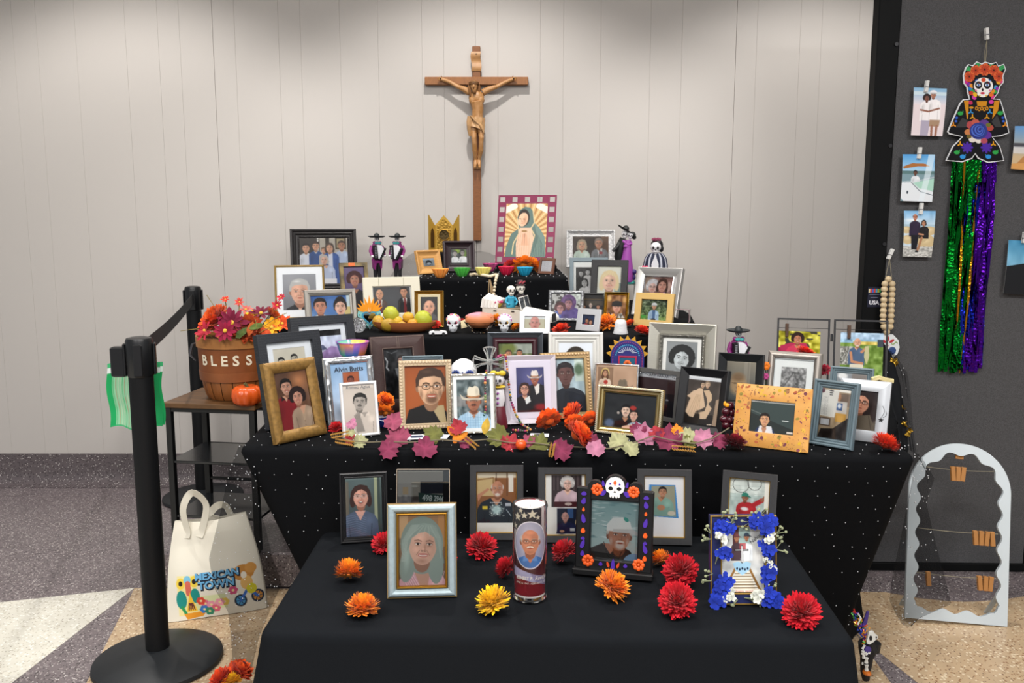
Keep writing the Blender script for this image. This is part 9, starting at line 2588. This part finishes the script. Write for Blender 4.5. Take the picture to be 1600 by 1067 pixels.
def p_lady(c):
 q=1/480.0;X0,Y0=20,240
 def P(x,y):return((x-X0)*q,(y-Y0)*q)
 def E(x,y,rx,ry,col,rot=0,soft=0):u,v=P(x,y);c.ell(u,v,rx*q,ry*q,col,soft,rot)
 def L(pts,w_,col):c.line([P(*p)for p in pts],w_*q,col)
 c.fill('#131216')
 for x,y,col in((172,395,'#c02a8a'),(196,410,'#7a2aa0'),(205,440,'#2a7ac0'),(215,420,'#d88a2a'),(222,460,'#3a9a4a'),(212,470,'#c03a2a'),(400,395,'#e0a02a'),(420,385,'#d83a8a'),(380,430,'#3a9ac0'),(372,460,'#3aa04a'),(358,455,'#e08a2a'),(395,440,'#8a2aa0'),(365,500,'#d03a8a'),(232,500,'#c03a9a'),(205,535,'#b82a5a'),(350,530,'#c83a9a'),(238,480,'#e0b02a'),(350,480,'#d86a2a')):E(x,y,17,14,col,x)
 for x,y,a in((195,300,40),(262,272,60),(350,270,-60),(420,296,-40),(180,300,20),(432,290,-20)):E(x,y,26,14,'#3a9a5a',a);L([(x-12,y+10),(x+10,y-8)],2,'#1c5a34')
 for x,y,r_ in((198,356,40),(242,312,38),(304,305,46),(368,312,40),(402,354,40)):
  for k in range(10):E(x+r_*.62*math.cos(k*.628),y+r_*.62*math.sin(k*.628),r_*.34,r_*.34,'#c4502a' if k%2 else '#d8683a')
  E(x,y,r_*.6,r_*.6,'#c0482a')
  for k in range(10):L([(x,y),(x+r_*.8*math.cos(k*.628),y+r_*.8*math.sin(k*.628))],2.5,'#8a2c1c')
  E(x,y,r_*.14,r_*.14,'#3a1a14')
 E(296,412,76,62,'#121015');E(296,420,66,58,'#e8e6e4');E(292,470,40,28,'#e8e6e4');E(296,378,16,14,'#c8482a')
 for e in(-1,1):
  E(292+e*30,414,24,26,'#17141a');E(292+e*30,414,14,9,'#dfe6f0');E(292+e*30,414,7,8,'#3a62a8');E(292+e*46,380,10,5,'#3a6ac0',30*e);E(292+e*48,452,7,7,'#d86a9a');E(292+e*22,488,6,5,'#e0b83a')
 E(290,446,7,11,'#17141a');E(290,470,16,8,'#c02a48')
 for k in range(12):E(240+10*k,398+3*math.sin(k),2.5,2.5,('#d83a6a','#3a8ac0','#e0b02a')[k%3])
 c.poly([P(160,520),(P(194,522)),P(190,640),P(182,655),P(174,600)],'#c8861c');c.poly([P(370,522),P(408,520),P(396,590),P(356,650),P(362,600)],'#c8861c')
 c.poly([P(248,525),P(322,525),P(316,560),P(254,560)],'#c8861c')
 for k in range(5):E(248+18*k,575+(6 if k%2 else 0),11,14,'#c8861c');E(248+18*k,575+(6 if k%2 else 0),5,7,'#131216')
 E(212,570,16,8,'#c8861c');E(352,566,16,8,'#c8861c')
 for x,y,col in((208,600,'#3a8ac8'),(340,600,'#3a8ac8'),(220,636,'#d8961c'),(320,636,'#d8961c'),(88,690,'#d8861c'),(446,690,'#d8861c'),(134,822,'#d8961c'),(364,822,'#d8961c')):
  for a in(90,210,330):L([(x,y),(x+16*math.cos(R(a)),y-16*math.sin(R(a)))],9,col)
 for x,y in((136,610),(412,608),(112,880),(378,880)):E(x,y,20,14,'#2f9a48',0 if x<250 else 180);L([(x+14,y-6),(x+18,y-16)],6,'#2f9a48')
 for x,y in((152,910),(330,910)):E(x,y,20,15,'#2f8ad0');L([(x+(12 if x<250 else-12),y-4),(x+(20 if x<250 else-20),y-14)],6,'#2f8ad0')
 for x,y in((110,640),(106,664),(430,640),(434,664)):E(x,y,10,8,'#2f5ac0')
 for x,y in((184,846),(316,846)):
  for k in range(8):E(x+26*math.cos(k*.785),y+26*math.sin(k*.785),15,9,'#4a2a9c',k*45)
  E(x,y,24,24,'#4a2a9c')
 for x,y,r_,col in((210,690,34,'#a8484a'),(240,672,28,'#b8584a'),(300,680,34,'#5a3a86'),(340,710,26,'#a8483a'),(318,760,34,'#5a3090'),(190,740,26,'#c07a4a'),(220,790,26,'#d8d0c8'),(262,800,22,'#dcd6ce'),(300,800,24,'#a84a5a'),(330,690,18,'#6a6a2a'),(196,770,18,'#6a5a2a')):E(x,y,r_,r_*.8,col)
 E(262,732,62,58,'#2f3a86')
 for k in range(7):E(262+3*k-8,732-2*k,54-7*k,48-6.5*k,'#4a68c4' if k%2 else '#28327a',20*k)
 for pts in([(150,640),(186,660),(176,705),(104,708)],[(390,620),(424,704),(378,704),(352,668)]):c.poly([P(*p)for p in pts],'#3a3a3c')
x0w,x1w,zt_,zb_=cq(20,600).x,cq(500,600).x,cq(250,240).z,cq(250,960).z
cv=Cv(480,720,240);p_lady(cv)
lady=cv.sheet('printed_front',1,1,None,y=0,x0=0,z0=0,warp=lambda co:np.array([tuple(cq(20+480*p[0],960-720*p[2]))for p in co]))
import bmesh
bm=bmesh.new();bm.from_mesh(lady.data)
po=[(p.x,p.z)for p in[cq(*q)for q in OUT]]
kill=[f_ for f_ in bm.faces if not inside((f_.calc_center_median().x,f_.calc_center_median().z),po)]
bmesh.ops.delete(bm,geom=kill,context='FACES');bm.to_mesh(lady.data);bm.free();lady.parent=sl_;lady.location=(0,-.0005,0)
b=MB()
for e in(-1,1):b.tube([cq(322,90,Yc+.005),cq(312+e*6,180,Yc+.004),cq(308+e*3,256,Yc+.002)],.0012,5)
b.build('hanging_twine',tw,sl_)
def tins(nm,col,spec_,seed):
 rr=random.Random(seed);b=MB()
 for x0,x1,yb,w_,dy in spec_:
  n=26;v=[];ph=rr.uniform(0,6)
  for i in range(n+1):
   t=i/n;x=x0+(x1-x0)*t**1.2+1.0*math.sin(t*7+ph);y=250+(yb-250)*t
   tw_=math.sin(t*9+ph)*.5+rr.uniform(-.35,.35)
   p=at_y(x,y,Yc+.012+dy+.004*math.sin(t*12+ph))-o_c;hw_=w_*mpp(3.1)/2
   v+=[tuple(p+Vector((-hw_,hw_*tw_,0))),tuple(p+Vector((hw_,-hw_*tw_,rr.uniform(-.001,.001))))]
  b.add(v,[(2*i,2*i+1,2*i+3,2*i+2)for i in range(n)],False)
 b.build(nm,M('foil_'+col[1:],col,.22,1.0,bump=1.0,scale=90,tex='voronoi'),sl_,angle=None,kind='stuff')
rr=random.Random(21)
tins('green_tinsel','#0a6e22',[(1490+3.6*i+rr.uniform(-1,1),1466+3.0*i+rr.uniform(-2,2),578+rr.uniform(-10,6),5,-.002*(i%3))for i in range(11)],1)
tins('purple_tinsel','#4a148c',[(1534+2.6*i+rr.uniform(-1,1),1508+2.6*i+rr.uniform(-4,2),580+rr.uniform(-10,4),5,-.002*(i%3))for i in range(9)],2)
tins('blue_tinsel','#1c2ca8',[(1512+3.0*i,1498+2.6*i,580+rr.uniform(-10,4),4.5,.003)for i in range(14)],3)
tins('dark_green_tinsel','#0a3a14',[(1492+3.0*i,1468+2.8*i,576+rr.uniform(-10,4),5,.005)for i in range(13)],4)
tins('gold_tinsel','#c0841c',[(1508,1490,582,3,-.004),(1530,1500,583,3,-.004)],5)
# the foil band the strips hang from
b=MB();b.grid(lambda u,v:tuple(at_y(1489+45*u,250+34*v,Yc+.006+.002*math.sin(u*40+v*30))-o_c),20,14);b.build('green_header',MATS['foil_0a6e22'],sl_,angle=None)
b=MB();b.grid(lambda u,v:tuple(at_y(1534+23*u,251+34*v,Yc+.006+.002*math.sin(u*30+v*30))-o_c),12,14);b.build('purple_header',MATS['foil_4a148c'],sl_,angle=None)
# pieces that sit on one part of a thing become sub-parts of that part (all share the thing's own axes)
NEST={'letter':'upper_band','skull_sockets':'sugar_skull','brow_petal':'sugar_skull','purple_dot':'sugar_skull','hat_flowers':'hat','face_marks':'skull','keys':'accordion_ends',
'nail':'scroll','hand_nails':'corpus','fingers':'corpus','carved_features':'corpus','thorn_crown':'hair_and_beard','teeth_lines':'cranium','cassette_plate':'belt_cassette',
'hair_flowers':'hair','star_trail':'star_sticker','stitching':'moulding','bead_row':'moulding','rope_edge':'moulding','silver_scallop':'moulding','leaf_print':'moulding',
'orange_patch':'moulding','plank_groove':'moulding','handwriting':'photo','plate_number':'photo','lettering':('photo','printed_wrap','front_panel'),'lettering_shadow':'front_panel','wick':'wax','panel_flower':'teal_panel','buttons':'body','painted_petals':'cranium','nose_hole':'cranium','medallion':'round_rim'}
base=lambda o:o.name.split('.')[0]
for o in list(COL.objects):
 if o.parent is not None or not o.children:continue
 kids=list(o.children);byname={}
 for k_ in kids:byname.setdefault(base(k_),k_)
 for k_ in kids:
  tg=NEST.get(base(k_))
  for t_ in((tg,)if isinstance(tg,str)else tg or()):
   p_=byname.get(t_)
   if p_ is not None and p_ is not k_ and p_.location.length<1e-9 and p_.parent is o:
    k_.parent=p_;break
